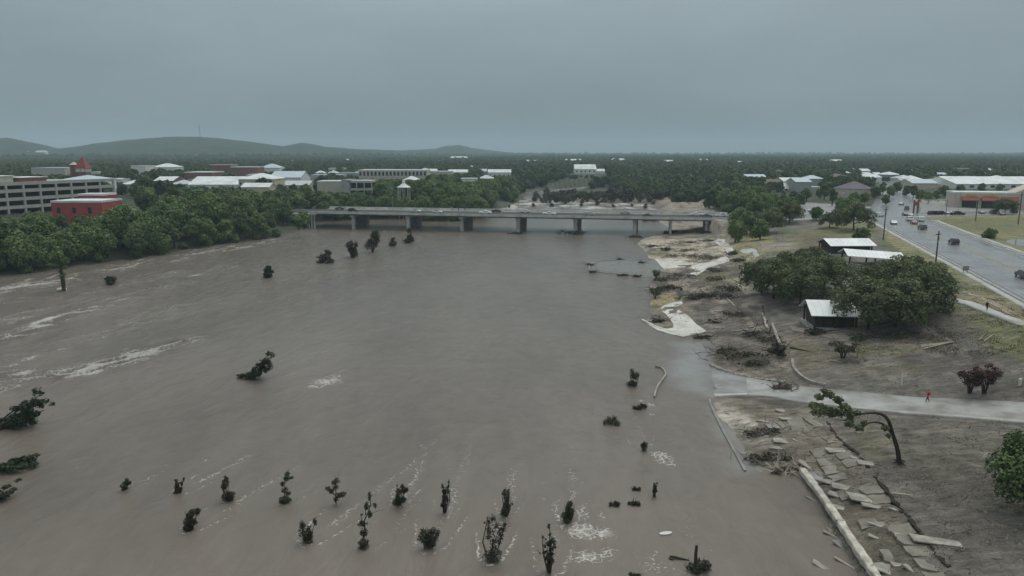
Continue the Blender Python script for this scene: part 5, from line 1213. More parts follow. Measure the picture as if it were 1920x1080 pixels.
# shops with awnings at the right edge
o,h,hw = build_rect(1802,1990,362,336,14,'pink_wall','white_roof','single-storey cream shops with red and yellow awnings at the right edge','shop_building',base=9.6,rz=-0.30)
for x0,x1,mt in ((-hw+3,-hw+10,'red_awning'),(-hw+11,-hw+18,'red_awning'),(-hw+19,-hw+26,'red_awning')):
    b=MB(); b.add([(x0,-2.2,h-3.4),(x1,-2.2,h-3.4),(x1,-0.02,h-1.8),(x0,-0.02,h-1.8),(x0,-2.2,h-3.7),(x1,-2.2,h-3.7),(x1,-0.02,h-3.5),(x0,-0.02,h-3.5)],[(0,1,2,3),(7,6,5,4),(0,4,5,1),(1,5,6,2),(3,7,4,0)]); b.build('awning',M[mt],o)
    b=MB(); b.box(x0+0.5,x1-0.5,-0.06,0.02,0.1,h-3.9); b.build('shop_window',M['window'],o)
for x0 in (-hw+5,-hw+12.5):
    b=MB(); b.box(x0,x0+4,-0.22,-0.12,h-1.5,h-0.6); b.build('sign_board',M['yellow_awning'],o)
g3=MB(); g3.add([(-hw+24,-0.3,h),(-hw+40,-0.3,h),(-hw+32,-0.3,h+4),(-hw+24,12,h),(-hw+40,12,h),(-hw+32,12,h+4)],[(0,1,2),(5,4,3),(0,2,5,3),(1,4,5,2),(0,3,4,1)]); g3.build('gable_front',M['pink_wall'],o)
# far small roofs on the plain and hillside
rgB = np.random.default_rng(77)
FARH = [(1075,299,1500),(1160,298,1650),(1255,301,1450),(1320,299,1650),(1570,300,1400),(1580,308,1200),(265,284,2500),(245,293,2200),(272,282,2550),(5,273,2550),(42,284,2400),(75,283,2400),(550,301,1500),(655,299,1600),(625,281,3000),(860,294,1800),(1000,301,1400),(1390,303,1300)]
for i,(px,py,y) in enumerate(FARH):
    p = at_y(px,py,y); g=hz(p[0],y)
    if y>1900:
        hit = hb.ray_cast(Vector((p[0],y,900)),Vector((0,0,-1))); g = hit[0].z if hit[0] else g
    w=rgB.uniform(9,22); o = thing('house','x','house',(p[0],y,0)); hh=p[2]
    b=MB(); b.box(-w,w,0,14,g-6,hh-2.5); b.build('wall',M['white_wall'],o); b=MB(); b.add([(-w-.5,-.5,hh-2.5),(w+.5,-.5,hh-2.5),(w+.5,14.5,hh-2.5),(-w-.5,14.5,hh-2.5),(-w+4,7,hh+1),(w-4,7,hh+1)],[(0,1,5,4),(1,2,5),(2,3,4,5),(3,0,4),(3,2,1,0)]); b.build('roof',M['white_roof'],o)
    side = 'left hillside' if y>1900 else ('left plain' if px<900 else 'right plain'); o['group']='far white houses'; o['label']='x'; o['_s']=side; o['_p']=px
fh = [o for o in bpy.data.objects if '_s' in o.keys()]
for side in ('left hillside','left plain','right plain'):
    L_ = sorted([o for o in fh if o['_s']==side], key=lambda o:o['_p'])
    for i,o in enumerate(L_): o['label'] = ORD[i]+' tiny white roof from the left on the '+side+' near the horizon'
for o in fh: del o['_s']; del o['_p']
# radio mast on the left hill
mp_ = at_y(375,255.5,2990); b_h = mp_[2]-12; mo = thing('radio_mast','thin lattice radio mast on top of the long left hill','mast',(mp_[0],2990,b_h))
b=MB(); hh=12+44
for a in range(3):
    an=2.094*a; b.tube([(1.6*math.cos(an),1.6*math.sin(an),0),(1.2*math.cos(an),1.2*math.sin(an),hh)],0.42,5)
b.build('leg_frame',M['steel'],mo); b=MB()
for i in range(14):
    for a in range(3):
        p0=(1.5*math.cos(2.094*a),1.5*math.sin(2.094*a),hh*i/14); p1=(1.4*math.cos(2.094*(a+1)),1.4*math.sin(2.094*(a+1)),hh*(i+1)/14); b.tube([p0,p1],0.2,4)
b.build('bracing',M['steel'],mo); b=MB(); b.tube([(0,0,hh),(0,0,hh+8)],[0.35,0.1],5); b.build('antenna',M['steel'],mo)
# ------------------------------------------------------------------ vehicles
def car_proto(kind):
    """returns list of (part name, mesh, default material, parent part name)"""
    parts = []
    if kind=='sedan': Lh,Wh=2.35,0.90; prof=[(-2.35,.45),(-2.33,.80),(-2.05,.98),(-1.55,1.02),(-0.95,1.40),(0.25,1.45),(1.05,1.02),(1.95,.88),(2.30,.72),(2.35,.42)]; cab=(3,6); side=[(-1.42,1.04),(-0.92,1.36),(0.22,1.40),(0.92,1.04)]
    elif kind=='suv': Lh,Wh=2.4,0.98; prof=[(-2.4,.5),(-2.42,1.05),(-2.30,1.20),(-2.05,1.72),(-1.2,1.80),(0.35,1.76),(1.10,1.18),(2.05,1.06),(2.38,.85),(2.4,.48)]; cab=(2,6); side=[(-2.08,1.22),(-1.93,1.66),(0.32,1.68),(0.98,1.20)]
    else: Lh,Wh=2.9,1.0; prof=[(-2.9,.55),(-2.9,1.12),(-0.75,1.14),(-0.60,1.82),(0.0,1.86),(0.75,1.80),(1.40,1.20),(2.55,1.08),(2.88,.85),(2.9,.5)]; cab=(2,6); side=[(-0.58,1.20),(-0.48,1.74),(0.72,1.72),(1.28,1.22)]
    n=len(prof); b=MB(); V=[]
    for s in (-1,1):
        for i,(px_,pz) in enumerate(prof):
            inset = 0.0
            if pz>1.25: inset=0.17
            elif i in (0,n-1): inset=0.05
            V.append((px_, s*(Wh-inset), pz))
    F_=[tuple(range(n-1,-1,-1)), tuple(range(n,2*n))]+[(i,(i+1)%n,(i+1)%n+n,i+n) for i in range(n)]
    b.add(V,F_)
    if kind=='pickup': b.box(-2.75,-0.85,-0.82,0.82,0.95,1.16)
    parts.append(('body',b.mesh('car_body_'+kind),'PAINT',None))
    b=MB()
    for s in (-1,1):
        q=[(x_, s*(Wh+0.012 - (0.165 if z_>1.3 else 0.015)), z_) for x_,z_ in side]; b.add(q,[(0,1,2,3) if s>0 else (3,2,1,0)])
    parts.append(('side_window',b.mesh('side_window_'+kind),'car_glass',None))
    def slope(i,j,nm,inx):
        (x0,z0),(x1,z1)=prof[i],prof[j]; b=MB(); d=Vector((x1-x0,0,z1-z0)).normalized(); nn=Vector((-d.z,0,d.x))*0.014
        f0,f1=0.12,0.90; a=(x0+(x1-x0)*f0,z0+(z1-z0)*f0); c=(x0+(x1-x0)*f1,z0+(z1-z0)*f1); w0=Wh-0.17 if z0<z1 else Wh-0.24; w1=Wh-0.24 if z0<z1 else Wh-0.17
        b.add([(a[0]+nn.x,-w0,a[1]+nn.z),(a[0]+nn.x,w0,a[1]+nn.z),(c[0]+nn.x,w1,c[1]+nn.z),(c[0]+nn.x,-w1,c[1]+nn.z)],[(0,3,2,1)]); parts.append((nm,b.mesh(nm+kind),'car_glass',None))
    slope(cab[1]-1,cab[1],'windscreen',0); slope(cab[0],cab[0]+1,'rear_window',0)
    wx_=Lh*0.62; b=MB(); b.tube([(0,-0.11,0),(0,0.11,0)],0.35,14); tyre=b.mesh('tyre'); b=MB(); b.tube([(0,-0.125,0),(0,0.125,0)],0.21,10); rim=b.mesh('rim')
    for sx in (-wx_,wx_):
        for sy in (-Wh+0.10,Wh-0.10): parts.append(('wheel',tyre,'tyre',None,(sx,sy,0.35),rim))
    for sy in (-1,1):
        b=MB(); b.box(Lh-0.20,Lh-0.0,sy*Wh*0.62-0.2,sy*Wh*0.62+0.2,0.62,0.80); parts.append(('headlight',b.mesh('headlight'),'headlight',None))
        b=MB(); b.box(-Lh-0.03,-Lh+0.1,sy*Wh*0.80-0.12,sy*Wh*0.80+0.12,0.82,1.02); parts.append(('taillight',b.mesh('taillight'),'taillight',None))
    b=MB(); b.box(Lh-0.06,Lh+0.05,-Wh*0.9,Wh*0.9,0.36,0.56); b.box(-Lh-0.06,-Lh+0.06,-Wh*0.9,Wh*0.9,0.36,0.58); parts.append(('bumper',b.mesh('bumper'),'car_grey',None))
    return parts
CARP = {k:car_proto(k) for k in ('sedan','suv','pickup')}
def car(kind, paint, loc, rz, label, group):
    o = thing('pickup_truck' if kind=='pickup' else ('sport_utility_vehicle' if kind=='suv' else 'sedan_car'), label, 'truck' if kind=='pickup' else 'car', loc, rz, group)
    for p in CARP[kind]:
        q = bpy.data.objects.new(p[0], p[1]); C.objects.link(q); q.parent = o
        if not p[1].materials: p[1].materials.append(M['car_white' if p[2]=='PAINT' else p[2]])
        if p[2]=='PAINT': q.material_slots[0].link='OBJECT'; q.material_slots[0].material = M[paint]
        if len(p)>4:
            q.location = p[4]; r = bpy.data.objects.new('rim', p[5]); C.objects.link(r); r.parent = q
            if not p[5].materials: p[5].materials.append(M['rim'])
    return o
for px,ly,kd,pt,dirn,lab in [(637,19,'sedan','car_grey',1,'dark car at the left end of the bridge, on the far lanes'),(663,6,'suv','car_black',0,'dark car near the left end of the bridge, on the near lanes'),
     (780,10,'sedan','car_white',0,'white car on the bridge between the second and third pier'),(820,7,'sedan','car_white',0,'white car on the bridge left of the third pier'),(910,6,'pickup','car_white',0,'white pickup truck on the bridge left of the central pier'),
     (930,17,'sedan','car_black',1,'dark car just behind the white pickup on the bridge'),(985,17,'sedan','car_white',1,'white car on the far lanes right of the central pier'),(1030,6,'pickup','car_white',0,'white pickup truck on the bridge left of the fifth pier'),
     (1105,8,'suv','car_silver',0,'silver car on the bridge right of the fifth pier'),(1172,19,'sedan','car_silver',1,'silver car on the far lanes near the sixth pier'),(1215,6,'sedan','car_grey',0,'grey car on the bridge right of the sixth pier'),
     (1306,15,'pickup','car_white',1,'white pickup truck near the right end of the bridge'),(1326,8,'sedan','car_blue',0,'blue car near the right end of the bridge'),(1352,12,'suv','car_white',1,'white car at the right end of the bridge beside the trees')]:
    p = bridge_pt(px,ly,DZ+0.017); car(kd,pt,p,BA+(math.pi if dirn else 0),lab,'vehicles on the bridge')
RDIR = math.atan2(252-170,142.5-117)
def road_z(x_,y_):
    d,par = seg_dist(np.array([x_]),np.array([y_]),RS[:,:2]); c = max(0,1-(d[0]/ROAD_W)**2)*0.12 if d[0]<ROAD_W else 0.0
    return (float(np.interp(par[0],np.arange(len(RS)),RS[:,2]))+c if d[0]<ROAD_W+0.4 else hz(x_,y_)+0.05)
for px,py,kd,pt,a,lab in [(1788,458,'suv','car_black',RDIR,'black car driving away alone on the wide wet road'),(1918,521,'suv','car_grey',RDIR,'dark car cut by the right edge on the wet road'),(1729,430,'suv','car_grey',RDIR+.05,'dark grey car last in the line waiting at the junction'),
     (1713,420,'sedan','car_maroon',RDIR,'maroon car in the line waiting at the junction'),(1726,415,'suv','car_white',RDIR,'white car right of the maroon one at the junction'),(1705,414,'suv','car_white',RDIR,'white car left of the maroon one at the junction'),
     (1706,406,'sedan','car_silver',RDIR,'silver car at the head of the line at the junction'),(1697,404,'sedan','car_grey',RDIR,'grey car first in the left queue at the junction'),(1675,420,'sedan','car_white',RDIR+math.pi,'white car coming towards the camera on the wet road'),
     (1646,406,'suv','car_white',0.2,'white car turning into the junction from the bridge side'),(1700,393,'suv','car_grey',RDIR-0.2,'dark car crossing beyond the junction'),(1690,384,'sedan','car_silver',RDIR-0.3,'silver car far up the road beyond the junction'),
     (1750,403,'suv','car_black',0.3,'dark car parked left of the traffic signal, left of a pair'),(1764,403,'suv','car_black',0.3,'dark car parked left of the traffic signal, right of a pair'),(1795,404,'pickup','car_black',0.15,'dark pickup parked before the shops, right of the signal'),
     (1785,402,'sedan','car_white',0.2,'white car half hidden behind the dark pickup by the shops'),(1840,401,'sedan','car_grey',1.2,'grey car parked before the red awnings, leftmost'),(1862,401,'suv','car_grey',1.2,'grey car parked before the red awnings, second'),(1878,403,'sedan','car_silver',1.2,'silver car parked before the red awnings, third'),
     (1900,400,'suv','car_black',1.2,'black car parked before the shops at the right edge'),(1524,397,'sedan','car_white',0.4,'white car parked in the pale lot beyond the bridge end'),(1552,404,'pickup','car_white',0.1,'white pickup parked beside the round dark tree'),(1560,406,'sedan','car_silver',0.1,'silver car parked right of the white pickup')]:
    p = gpos(px,py,9.0); p = at(px,py,road_z(p[0],p[1])); car(kd,pt,(p[0],p[1],road_z(p[0],p[1])),a,lab,'vehicles around the road junction')

# ------------------------------------------------------------------ poles, signal, signs
def utility_pole(px, py, top, label):
    p = gpos(px,py,8.5); h = (py-top)/F*np.hypot(p[1],10)*1.01; o = thing('utility_pole',label,'pole',tuple(p),0.5,'utility poles along the road')
    b=MB(); b.tube([(0,0,-0.5),(0,0,h*0.5),(0,0,h)],[0.19,0.16,0.12],8); b.build('pole',M['pole_wood'],o,True)
    b=MB(); b.box(-1.0,1.0,-0.07,0.07,h-0.9,h-0.72); ca_=b.build('cross_arm',M['pole_wood'],o)
    for s in (-0.85,-0.3,0.3,0.85):
        b=MB(); b.tube([(s,0,h-0.72),(s,0,h-0.5)],[0.06,0.04],6); b.build('insulator',M['grey_metal'],ca_)
    b=MB(); b.tube([(0.3,0,h-2.2),(0.3,0,h-1.3)],0.2,8); b.build('transformer',M['grey_metal'],o); return o
utility_pole(1754,496,433,'dark utility pole at the near kerb of the wide road')
utility_pole(1656,450,389,'dark utility pole left of the waiting cars')
utility_pole(1909,420,362,'utility pole on the grass in front of the shops, right of two')
utility_pole(1829,415,377,'utility pole on the grass in front of the shops, left of two')
p=gpos(1773,406,9.3); o=thing('traffic_signal','traffic signal mast with long arm at the junction','traffic signal',tuple(p),math.pi+0.1)
b=MB(); b.tube([(0,0,0),(0,0,7)],[0.2,0.13],8); b.build('pole',M['steel'],o); b=MB(); b.tube([(0,0,6.4),(6,0,7.0),(12,0,7.1)],[0.13,0.1,0.06],6); b.build('arm',M['steel'],o)
for s in (4,8,11.5):
    b=MB(); b.box(s-0.2,s+0.2,-0.18,0.18,5.9,7.0); b.build('signal_head',M['yellow_awning'],o)
p=gpos(1716,401,9.3); o=thing('totem_sign','tall red two-post sign at the junction','sign',tuple(p),0.1)
for s in (-0.9,0.9):
    b=MB(); b.box(s-0.3,s+0.3,-0.2,0.2,0,6.0); b.build('post',M['brick_wall'],o)
b=MB(); b.box(-0.597,0.597,-0.15,0.15,3.6,5.2); b.build('panel',M['red_wall'],o)
lamp_post('street_lamp','grey street lamp beyond the junction right of the red sign',tuple(gpos(1722,396,9.3)),9.5,1.6,0.4)
lamp_post('street_lamp','grey street lamp in the pale lot beyond the bridge end',tuple(gpos(1573,395,9.0)),7.5,1.2,0.4)
lamp_post('street_lamp','grey street lamp left of the purple-roofed building',tuple(gpos(1578,400,9.0)),8.5,1.2,0.9)
lamp_post('street_lamp','grey street lamp before the shops',tuple(gpos(1797,398,9.5)),8.5,1.4,0.4)
p=gpos(1810,513,8.4); o=thing('road_sign','small dark rectangular road sign on the verge, seen from behind','sign',tuple(p),0.35)
for s in (-0.55,0.55):
    b=MB(); b.box(s-0.05,s+0.05,0.035,0.12,-0.3,1.75); b.build('post',M['steel'],o)
b=MB(); b.box(-0.95,0.95,-0.03,0.03,0.7,1.72); b.build('panel',M['dark_concrete'],o,bevel=0.02)
for px,py,top,lab in ((1690,722,703,'thin white marker post in the mud north of the path'),(1912,722,711,'short white marker sign at the right edge north of the path')):
    p=gpos(px,py,2.5); o=thing('marker_post',lab,'post',tuple(p),0.2); h=(py-top)/F*np.hypot(p[1],32)*1.05; wd_=0.09 if px<1800 else 0.22
    b=MB(); b.box(-wd_,wd_,-0.06,0.06,-0.3,h); b.build('post',M['paint_white'],o,bevel=0.02); b=MB(); b.tube([(0,0,h),(0,0,h+0.1)],[wd_,wd_*0.5],6); b.build('cap',M['paint_white'],o)
p=gpos(1277,556,1.0); o=thing('bollard_post','dark-topped pale post standing in the wrecked park near the brush piles','post',tuple(p)); b=MB(); b.tube([(0,0,-0.3),(0,0,1.5)],0.11,8); b.build('post',M['pale_concrete'],o); b=MB(); b.box(-0.25,0.25,-0.2,0.2,1.5,2.1); b.build('box',M['dark'],o,bevel=0.05)
p=at(1303,1066,0); o=thing('broken_post','broken dark post standing out of the water near the bottom edge','post',(p[0],p[1],-0.8)); b=MB(); b.tube([(0,0,0),(0.02,0,2.2),(0.05,0,3.0)],[0.15,0.14,0.12],8); b.build('post',M['bark'],o); b=MB(); b.tube([(0.05,0,3.0),(0.1,0.02,3.25)],[0.11,0.02],5); b.build('splinter',M['pale_wood'],o)
p=at(1262,1050,0); o=thing('driftwood','curled dark driftwood branch floating left of the broken post','driftwood',(p[0],p[1],0.03)); b=MB(); b.tube([(-0.3,0.1,0),(-0.15,0.35,.12),(0.1,0.2,.15),(0.5,0.1,.1),(1.0,0.0,.05),(1.4,-.1,.0)],[.09,.1,.11,.1,.07,.03],6); b.build('stem',M['bark'],o,True); b=MB(); b.tube([(-0.3,0.1,0),(-0.1,-0.1,.05),(0.1,0.05,.08)],[.09,.07,.03],6); b.build('fork',M['bark'],o,True)
p=at(1248,1001,0); o=thing('floating_panel','small white oblong panel floating in the brown water','debris',(p[0],p[1],0.02),0.25); b=MB(); b.prism([(0.62*math.cos(t)*(1 if abs(math.cos(t))<.8 else 1.02),0.26*math.sin(t)) for t in np.linspace(0,6.283,14)[:-1]],0,0.09); b.build('panel',M['paint_white'],o); b=MB(); b.box(-0.3,0.3,-0.02,0.02,0.092,0.12); b.build('rib',M['paint_white'],o)

# ------------------------------------------------------------------ flood saplings
def flood_tree(i, px, b_, t_, w, ln, st, wk, lab):
    rg = np.random.default_rng(500+i); p = at(px,b_,0); dist = math.hypot(p[1],H); k = dist/F; h = (b_-t_)*k*(1.0 + 0.12); W = w*k; lean = ln*k
    o = thing('drowned_tree' if dist>150 or w>60 else 'drowned_sapling', lab, 'tree' if dist>150 or w>60 else 'sapling', (p[0],p[1],-0.15), 0.0, 'drowned trees and saplings in the river')
    b = MB(); lb = []; r0 = max(0.04, h*0.014)
    def stem(x1,y1,z1,x0=0,y0=0,z0=-0.6,r=r0,bend=0.1):
        m = ((x0+x1)/2+rg.normal()*bend*h*0.5,(y0+y1)/2+rg.normal()*bend*h*0.5,(z0+z1)/2); b.tube([(x0,y0,z0),m,(x1,y1,z1)],[r*1.3,r,r*0.35],5); return m
    def clump(x,y,z,s,sz=None): lb.append((x,y,z,s*rg.uniform(.8,1.2),s*rg.uniform(.8,1.2),(sz or s)*rg.uniform(.8,1.2)))
    size = 0.085; n = 420; shell=0.5
    if st=='bush':
        for q in range(7): a=q*0.9+rg.random(); stem(lean*0.8+math.cos(a)*W*0.32, math.sin(a)*W*0.3, h*rg.uniform(.6,.95))
        for q in range(11):
            f=rg.random(); clump(lean*f+rg.normal()*W*0.17*(1.15-f*0.6), rg.normal()*W*0.2, h*(0.10+0.76*f), W*0.22*(1.15-0.45*f), h*0.16)
        n = 900
    elif st=='fork':
        for xx,zz,s in ((-W*0.2+lean*.4,0.85,0.9),(W*0.32+lean,1.0,0.55),(W*0.05,0.6,1.0)):
            stem(xx,rg.normal()*.1,h*zz)
            for f in (0.15,.3,.5,.7,.85): clump(xx*f+rg.normal()*W*.05,rg.normal()*W*.1,h*zz*f,W*0.17*s*(1.2-f*0.5),h*0.12)
        n = 620
    elif st in ('tall','tall2'):
        pr=(0,0,-0.6); cnt=7
        for q in range(1,cnt):
            f=q/(cnt-1); nx=(lean*f+rg.normal()*W*0.08,rg.normal()*.15,h*f); b.tube([pr,nx],[r0*1.4*(1.1-f*.8),r0*1.4*(1.0-f*.8)],5); pr=nx; clump(nx[0]+rg.normal()*W*.1,nx[1],nx[2]-h*0.05,W*0.23*rg.uniform(.6,1.15)*(1.1-0.4*f),h*0.085)
        stem(lean+W*0.45,0.1,h*0.82,lean*.7,0,h*0.62,r0*0.6); clump(lean+W*0.4,0.1,h*0.78,W*0.11,h*0.05)
        clump(0,0,h*0.10,W*0.36,h*0.10)
        if st=='tall2':
            stem(lean+W*0.42,0.1,h*0.86); stem(-W*.1,0,h*1.0); clump(lean*0.5,-0.1,h*0.16,W*0.42,h*0.13)
            for f in (.5,.65,.8): clump((lean+W*.42)*f,0.1,h*.86*f,W*0.17,h*0.09); clump(-W*.1,0,h*f*1.1,W*0.14,h*0.08)
        n = 620; shell=.5
    elif st=='cross':
        stem(lean,0,h); stem(-W*.42,0,h*.55,0,0,h*.3); stem(W*.45,0,h*.38,0,0,h*.28)
        for q in ((lean*.6,.78,.2),(lean*.5,.6,.17),(-W*.36,.55,.17),(-W*.2,.45,.12),(W*.34,.36,.2),(W*.15,.33,.14),(0,.2,.15)): clump(q[0],0,h*q[1],W*q[2],h*.09)
        stem(lean+W*.2,0,h*1.08,lean*.8,0,h*.8,r0*.4); n=430
    elif st=='twiggy':
        for q in range(6):
            a=rg.uniform(-1,1); x1=lean*rg.uniform(.3,1.1)+a*W*0.35; z1=h*rg.uniform(.55,1.02); stem(x1,rg.normal()*.2,z1)
            for f in (.4,.6,.8,1.0): clump(x1*f+rg.normal()*W*.05,rg.normal()*.12,z1*f,W*0.10*rg.uniform(.6,1.3),h*0.06)
        n=420; shell=.5
    elif st=='fan':
        for q in range(9):
            a=(q/8-.5)*1.8; x1=math.sin(a)*W*.5; z1=h*(.72+.28*rg.random())*math.cos(a*.5); stem(x1,rg.normal()*.2,z1)
            for f in (.3,.55,.8): clump(x1*f,rg.normal()*.15,z1*f,W*0.13,h*.14)
        n=700
    elif st=='low':
        for q in range(9): a=q*.7; stem(lean+math.cos(a)*W*.42,math.sin(a)*W*.25,h*rg.uniform(.5,1.0),0,0,-.2)
        for q in range(8): clump(lean*.5+rg.normal()*W*.22,rg.normal()*W*.14,h*rg.uniform(.15,.6),W*.16,h*.24)
        n=420
    elif st=='lean':
        for q in range(11):
            f=rg.uniform(.3,1); x1=W*.6*f*rg.uniform(.75,1.1)+lean*.1; z1=h*f*rg.uniform(.25,1.0)**.7; stem(x1,rg.normal()*W*.15,z1,-W*.3,rg.normal()*W*.06,-.3,r0*1.2)
            for g in (.2,.45,.7,.9,1.05): clump(-W*.3*(1-g)+x1*g+rg.normal()*W*.03,rg.normal()*W*.1,z1*g+rg.normal()*h*.05,W*.085*rg.uniform(.4,1.35),h*.08*rg.uniform(.5,1.3))
        for q in range(4): clump(-W*rg.uniform(-.05,.4),rg.normal()*W*.06,h*rg.uniform(.04,.16),W*.11,h*.07)
        n=1700
    elif st=='strand':
        for q in range(9):
            x1=W*rg.uniform(.2,.6); y1=rg.uniform(-.25,.3)*W; z1=h*rg.uniform(.1,.5); stem(x1,y1,z1,-W*.2,y1*.5,0.0,r0)
            for g in (.6,.8,1.0): clump(-W*.2*(1-g)+x1*g,y1*(.5+.5*g),z1*g+.1,W*.085,h*.05)
        n=800
    for q in range(14 if dist<150 else 8):
        c_=lb[rg.integers(0,len(lb))]; d_=rg.normal(size=3)*np.array((.6,.5,.5)); d_[2]=abs(d_[2])+.1; d_*=rg.uniform(.12,.28)*max(h,W*.5)/1.2; b.tube([c_[:3],(c_[0]+d_[0]*.5+rg.normal()*.04,c_[1]+d_[1]*.5,c_[2]+d_[2]*.6),(c_[0]+d_[0],c_[1]+d_[1],c_[2]+d_[2])],[r0*.35,r0*.25,r0*.1],4)
        if rg.random()<.3: lb.append((c_[0]+d_[0]*.85,c_[1]+d_[1]*.85,c_[2]+d_[2]*.85,c_[3]*.3,c_[4]*.3,c_[5]*.3))
    b.build('stem', M['bark'], o, True)
    n=int(n*2.4); shell=max(shell,.55)
    size=max(size,W*.022)
    if dist>150: size=0.24
    green = i in (25,33,34,35,3)
    obj('foliage', crown_mesh('foliage', lb, n, size, rg, LM['leaf_drowned_green' if green else 'leaf_drowned'], shell=shell, jit=1.0, up=0.1), None, o)
for i,f in enumerate(FLOOD): flood_tree(i,*f)
# standing tree with broken trunk in the left rapids
p=at(120,545,0); o=thing('drowned_tree','slim tree with a few leafy branches standing in the left rapids behind a pale rock','tree',(p[0],p[1],-0.5)); rg=np.random.default_rng(900)
b=MB(); b.tube([(0,0,-1),(0,0,3),(-.3,0,6.5),(-.6,0,11)],[.55,.5,.3,.1],8); b.tube([(-.2,0,5),(-2.5,0,7)],[.15,.04],5); b.tube([(-.3,0,6),(1.5,.5,9)],[.15,.04],5); b.build('trunk',M['bark'],o,True)
obj('crown',crown_mesh('crown',[(-.5,0,10,1.4,1.4,1.6),(-2.3,0,7.2,1.5,1.2,.5),(1.0,.3,8.5,1.2,1.2,.9),(.8,0,6.6,1.0,1,.6),(-.8,0,11.5,.9,.9,.8),(0,0,4.2,.9,.9,1.3)],700,.26,rg,LM['leaf_lush'],shell=.5),None,o)
def rock(px,py,s,label,seed,m='slab',name='rock',z=None,fl=0.55):
    rg=np.random.default_rng(seed); q=gpos(px,py,1.0); bm=bmesh.new(); bmesh.ops.create_icosphere(bm,subdivisions=2,radius=1)
    for v in bm.verts: v.co = Vector((v.co.x*s*1.3,v.co.y*s,v.co.z*s*fl))*(1+rg.normal()*0.10)
    me=bpy.data.meshes.new(name); bm.to_mesh(me); bm.free(); o=obj(name,me,M[m]); o.location=(q[0],q[1],q[2]+s*0.15); o.rotation_euler=(0,0,rg.random()*6); tag(o,label,name); return o
rock(116,544,1.1,'pale wet rock at the foot of the slim tree in the left rapids',1,'pale_concrete')

# ------------------------------------------------------------------ park buildings
def pavilion(name,label,corner,ux,w,d,zg,eave,rise,rz,mt,walls=False,tilt=0.0):
    o=thing(name,label,'pavilion',(corner[0],corner[1],zg),rz); o.rotation_euler[1]=tilt
    hw=w/2; e=0.7; t=0.12
    for s in (0,1):
        b=MB(); ya,yb=((-e,d/2) if s==0 else (d+e,d/2)); ze=eave-e*rise/(d/2); zr=eave+rise
        b.add([(-hw-e,ya,ze),(hw+e,ya,ze),(hw+e,yb,zr),(-hw-e,yb,zr),(-hw-e,ya,ze+t),(hw+e,ya,ze+t),(hw+e,yb,zr+t),(-hw-e,yb,zr+t)],[(0,1,2,3),(7,6,5,4),(0,4,5,1),(1,5,6,2),(2,6,7,3),(3,7,4,0)])
        ro=b.build('roof_panel',M['white_metal'],o)
        nr=max(6,int(w/0.9)); b=MB()
        for i in range(nr+1):
            xx=-hw-e+(w+2*e)*i/nr; b.add([(xx-.03,ya,ze+t+.002),(xx+.03,ya,ze+t+.002),(xx+.03,yb,zr+t+.002),(xx-.03,yb,zr+t+.002),(xx-.03,ya,ze+t+.05),(xx+.03,ya,ze+t+.05),(xx+.03,yb,zr+t+.05),(xx-.03,yb,zr+t+.05)],[(7,6,5,4),(0,4,5,1),(1,5,6,2),(3,7,4,0)])
        b.build('standing_seam',M['white_metal'],ro)
    for xx in (-hw+.2,0,hw-.2):
        for yy in (.2,d-.2):
            b=MB(); b.box(xx-.15,xx+.15,yy-.15,yy+.15,-.6,eave+0.05); b.build('post',M['timber'],o)
    for xx in (-hw,hw):
        b=MB(); b.add([(xx-.08,0,eave-.2),(xx-.08,d,eave-.2),(xx-.08,d/2,eave+rise-.03),(xx+.08,0,eave-.2),(xx+.08,d,eave-.2),(xx+.08,d/2,eave+rise-.03)],[(0,2,1),(3,4,5),(0,3,5,2),(1,2,5,4),(0,1,4,3)]); b.build('gable',M['timber'],o)
    if walls:
        b=MB(); b.box(-hw+.4,hw-.4,.6,d-.6,-.5,eave-.25); b.build('wall',M['timber'],o)
        for xx in (-hw*.5,hw*.4):
            b=MB(); b.box(xx-.5,xx+.5,.54,.62,0.2,2.0); b.build('door',M['dark'],o)
    b=MB(); b.box(-hw-.3,hw+.3,-.3,d+.3,-.8,.12); b.build('floor_slab',M['concrete'],o); return o
p=gpos(1566,617,3.6); pavilion('pavilion','near park pavilion with pale metal gable roof under the oaks',(p[0],p[1]),1,7.6,7.4,p[2],2.75,1.75,-0.12,'white',True)
for px,py,yoff,w,d,ev,rs,rz,tl,lab in [(1630,487,10,11.5,8,2.6,1.3,0.04,0.0,'far park building with wide white metal roof beside the road'),(1640,499,0,12.5,6,2.3,1.1,-0.10,0.06,'wrecked park shelter with sagging white metal roof in front of the far one')]:
    p=gpos(px,py,7.4); pavilion('pavilion',lab,(p[0],p[1]+yoff),1,w,d,p[2],ev,rs,rz,'white',yoff>0,tl)
brush(1595,500,6,3,1.5,'splintered boards and branches left of the wrecked shelter',701,'leaf_stripped',80,120,7.0,'pale_wood',0.12)
brush(1690,495,4,2.5,1.3,'white torn sheeting and boards at the right end of the wrecked shelter',702,'leaf_stripped',40,60,7.6,'beam',0.12)
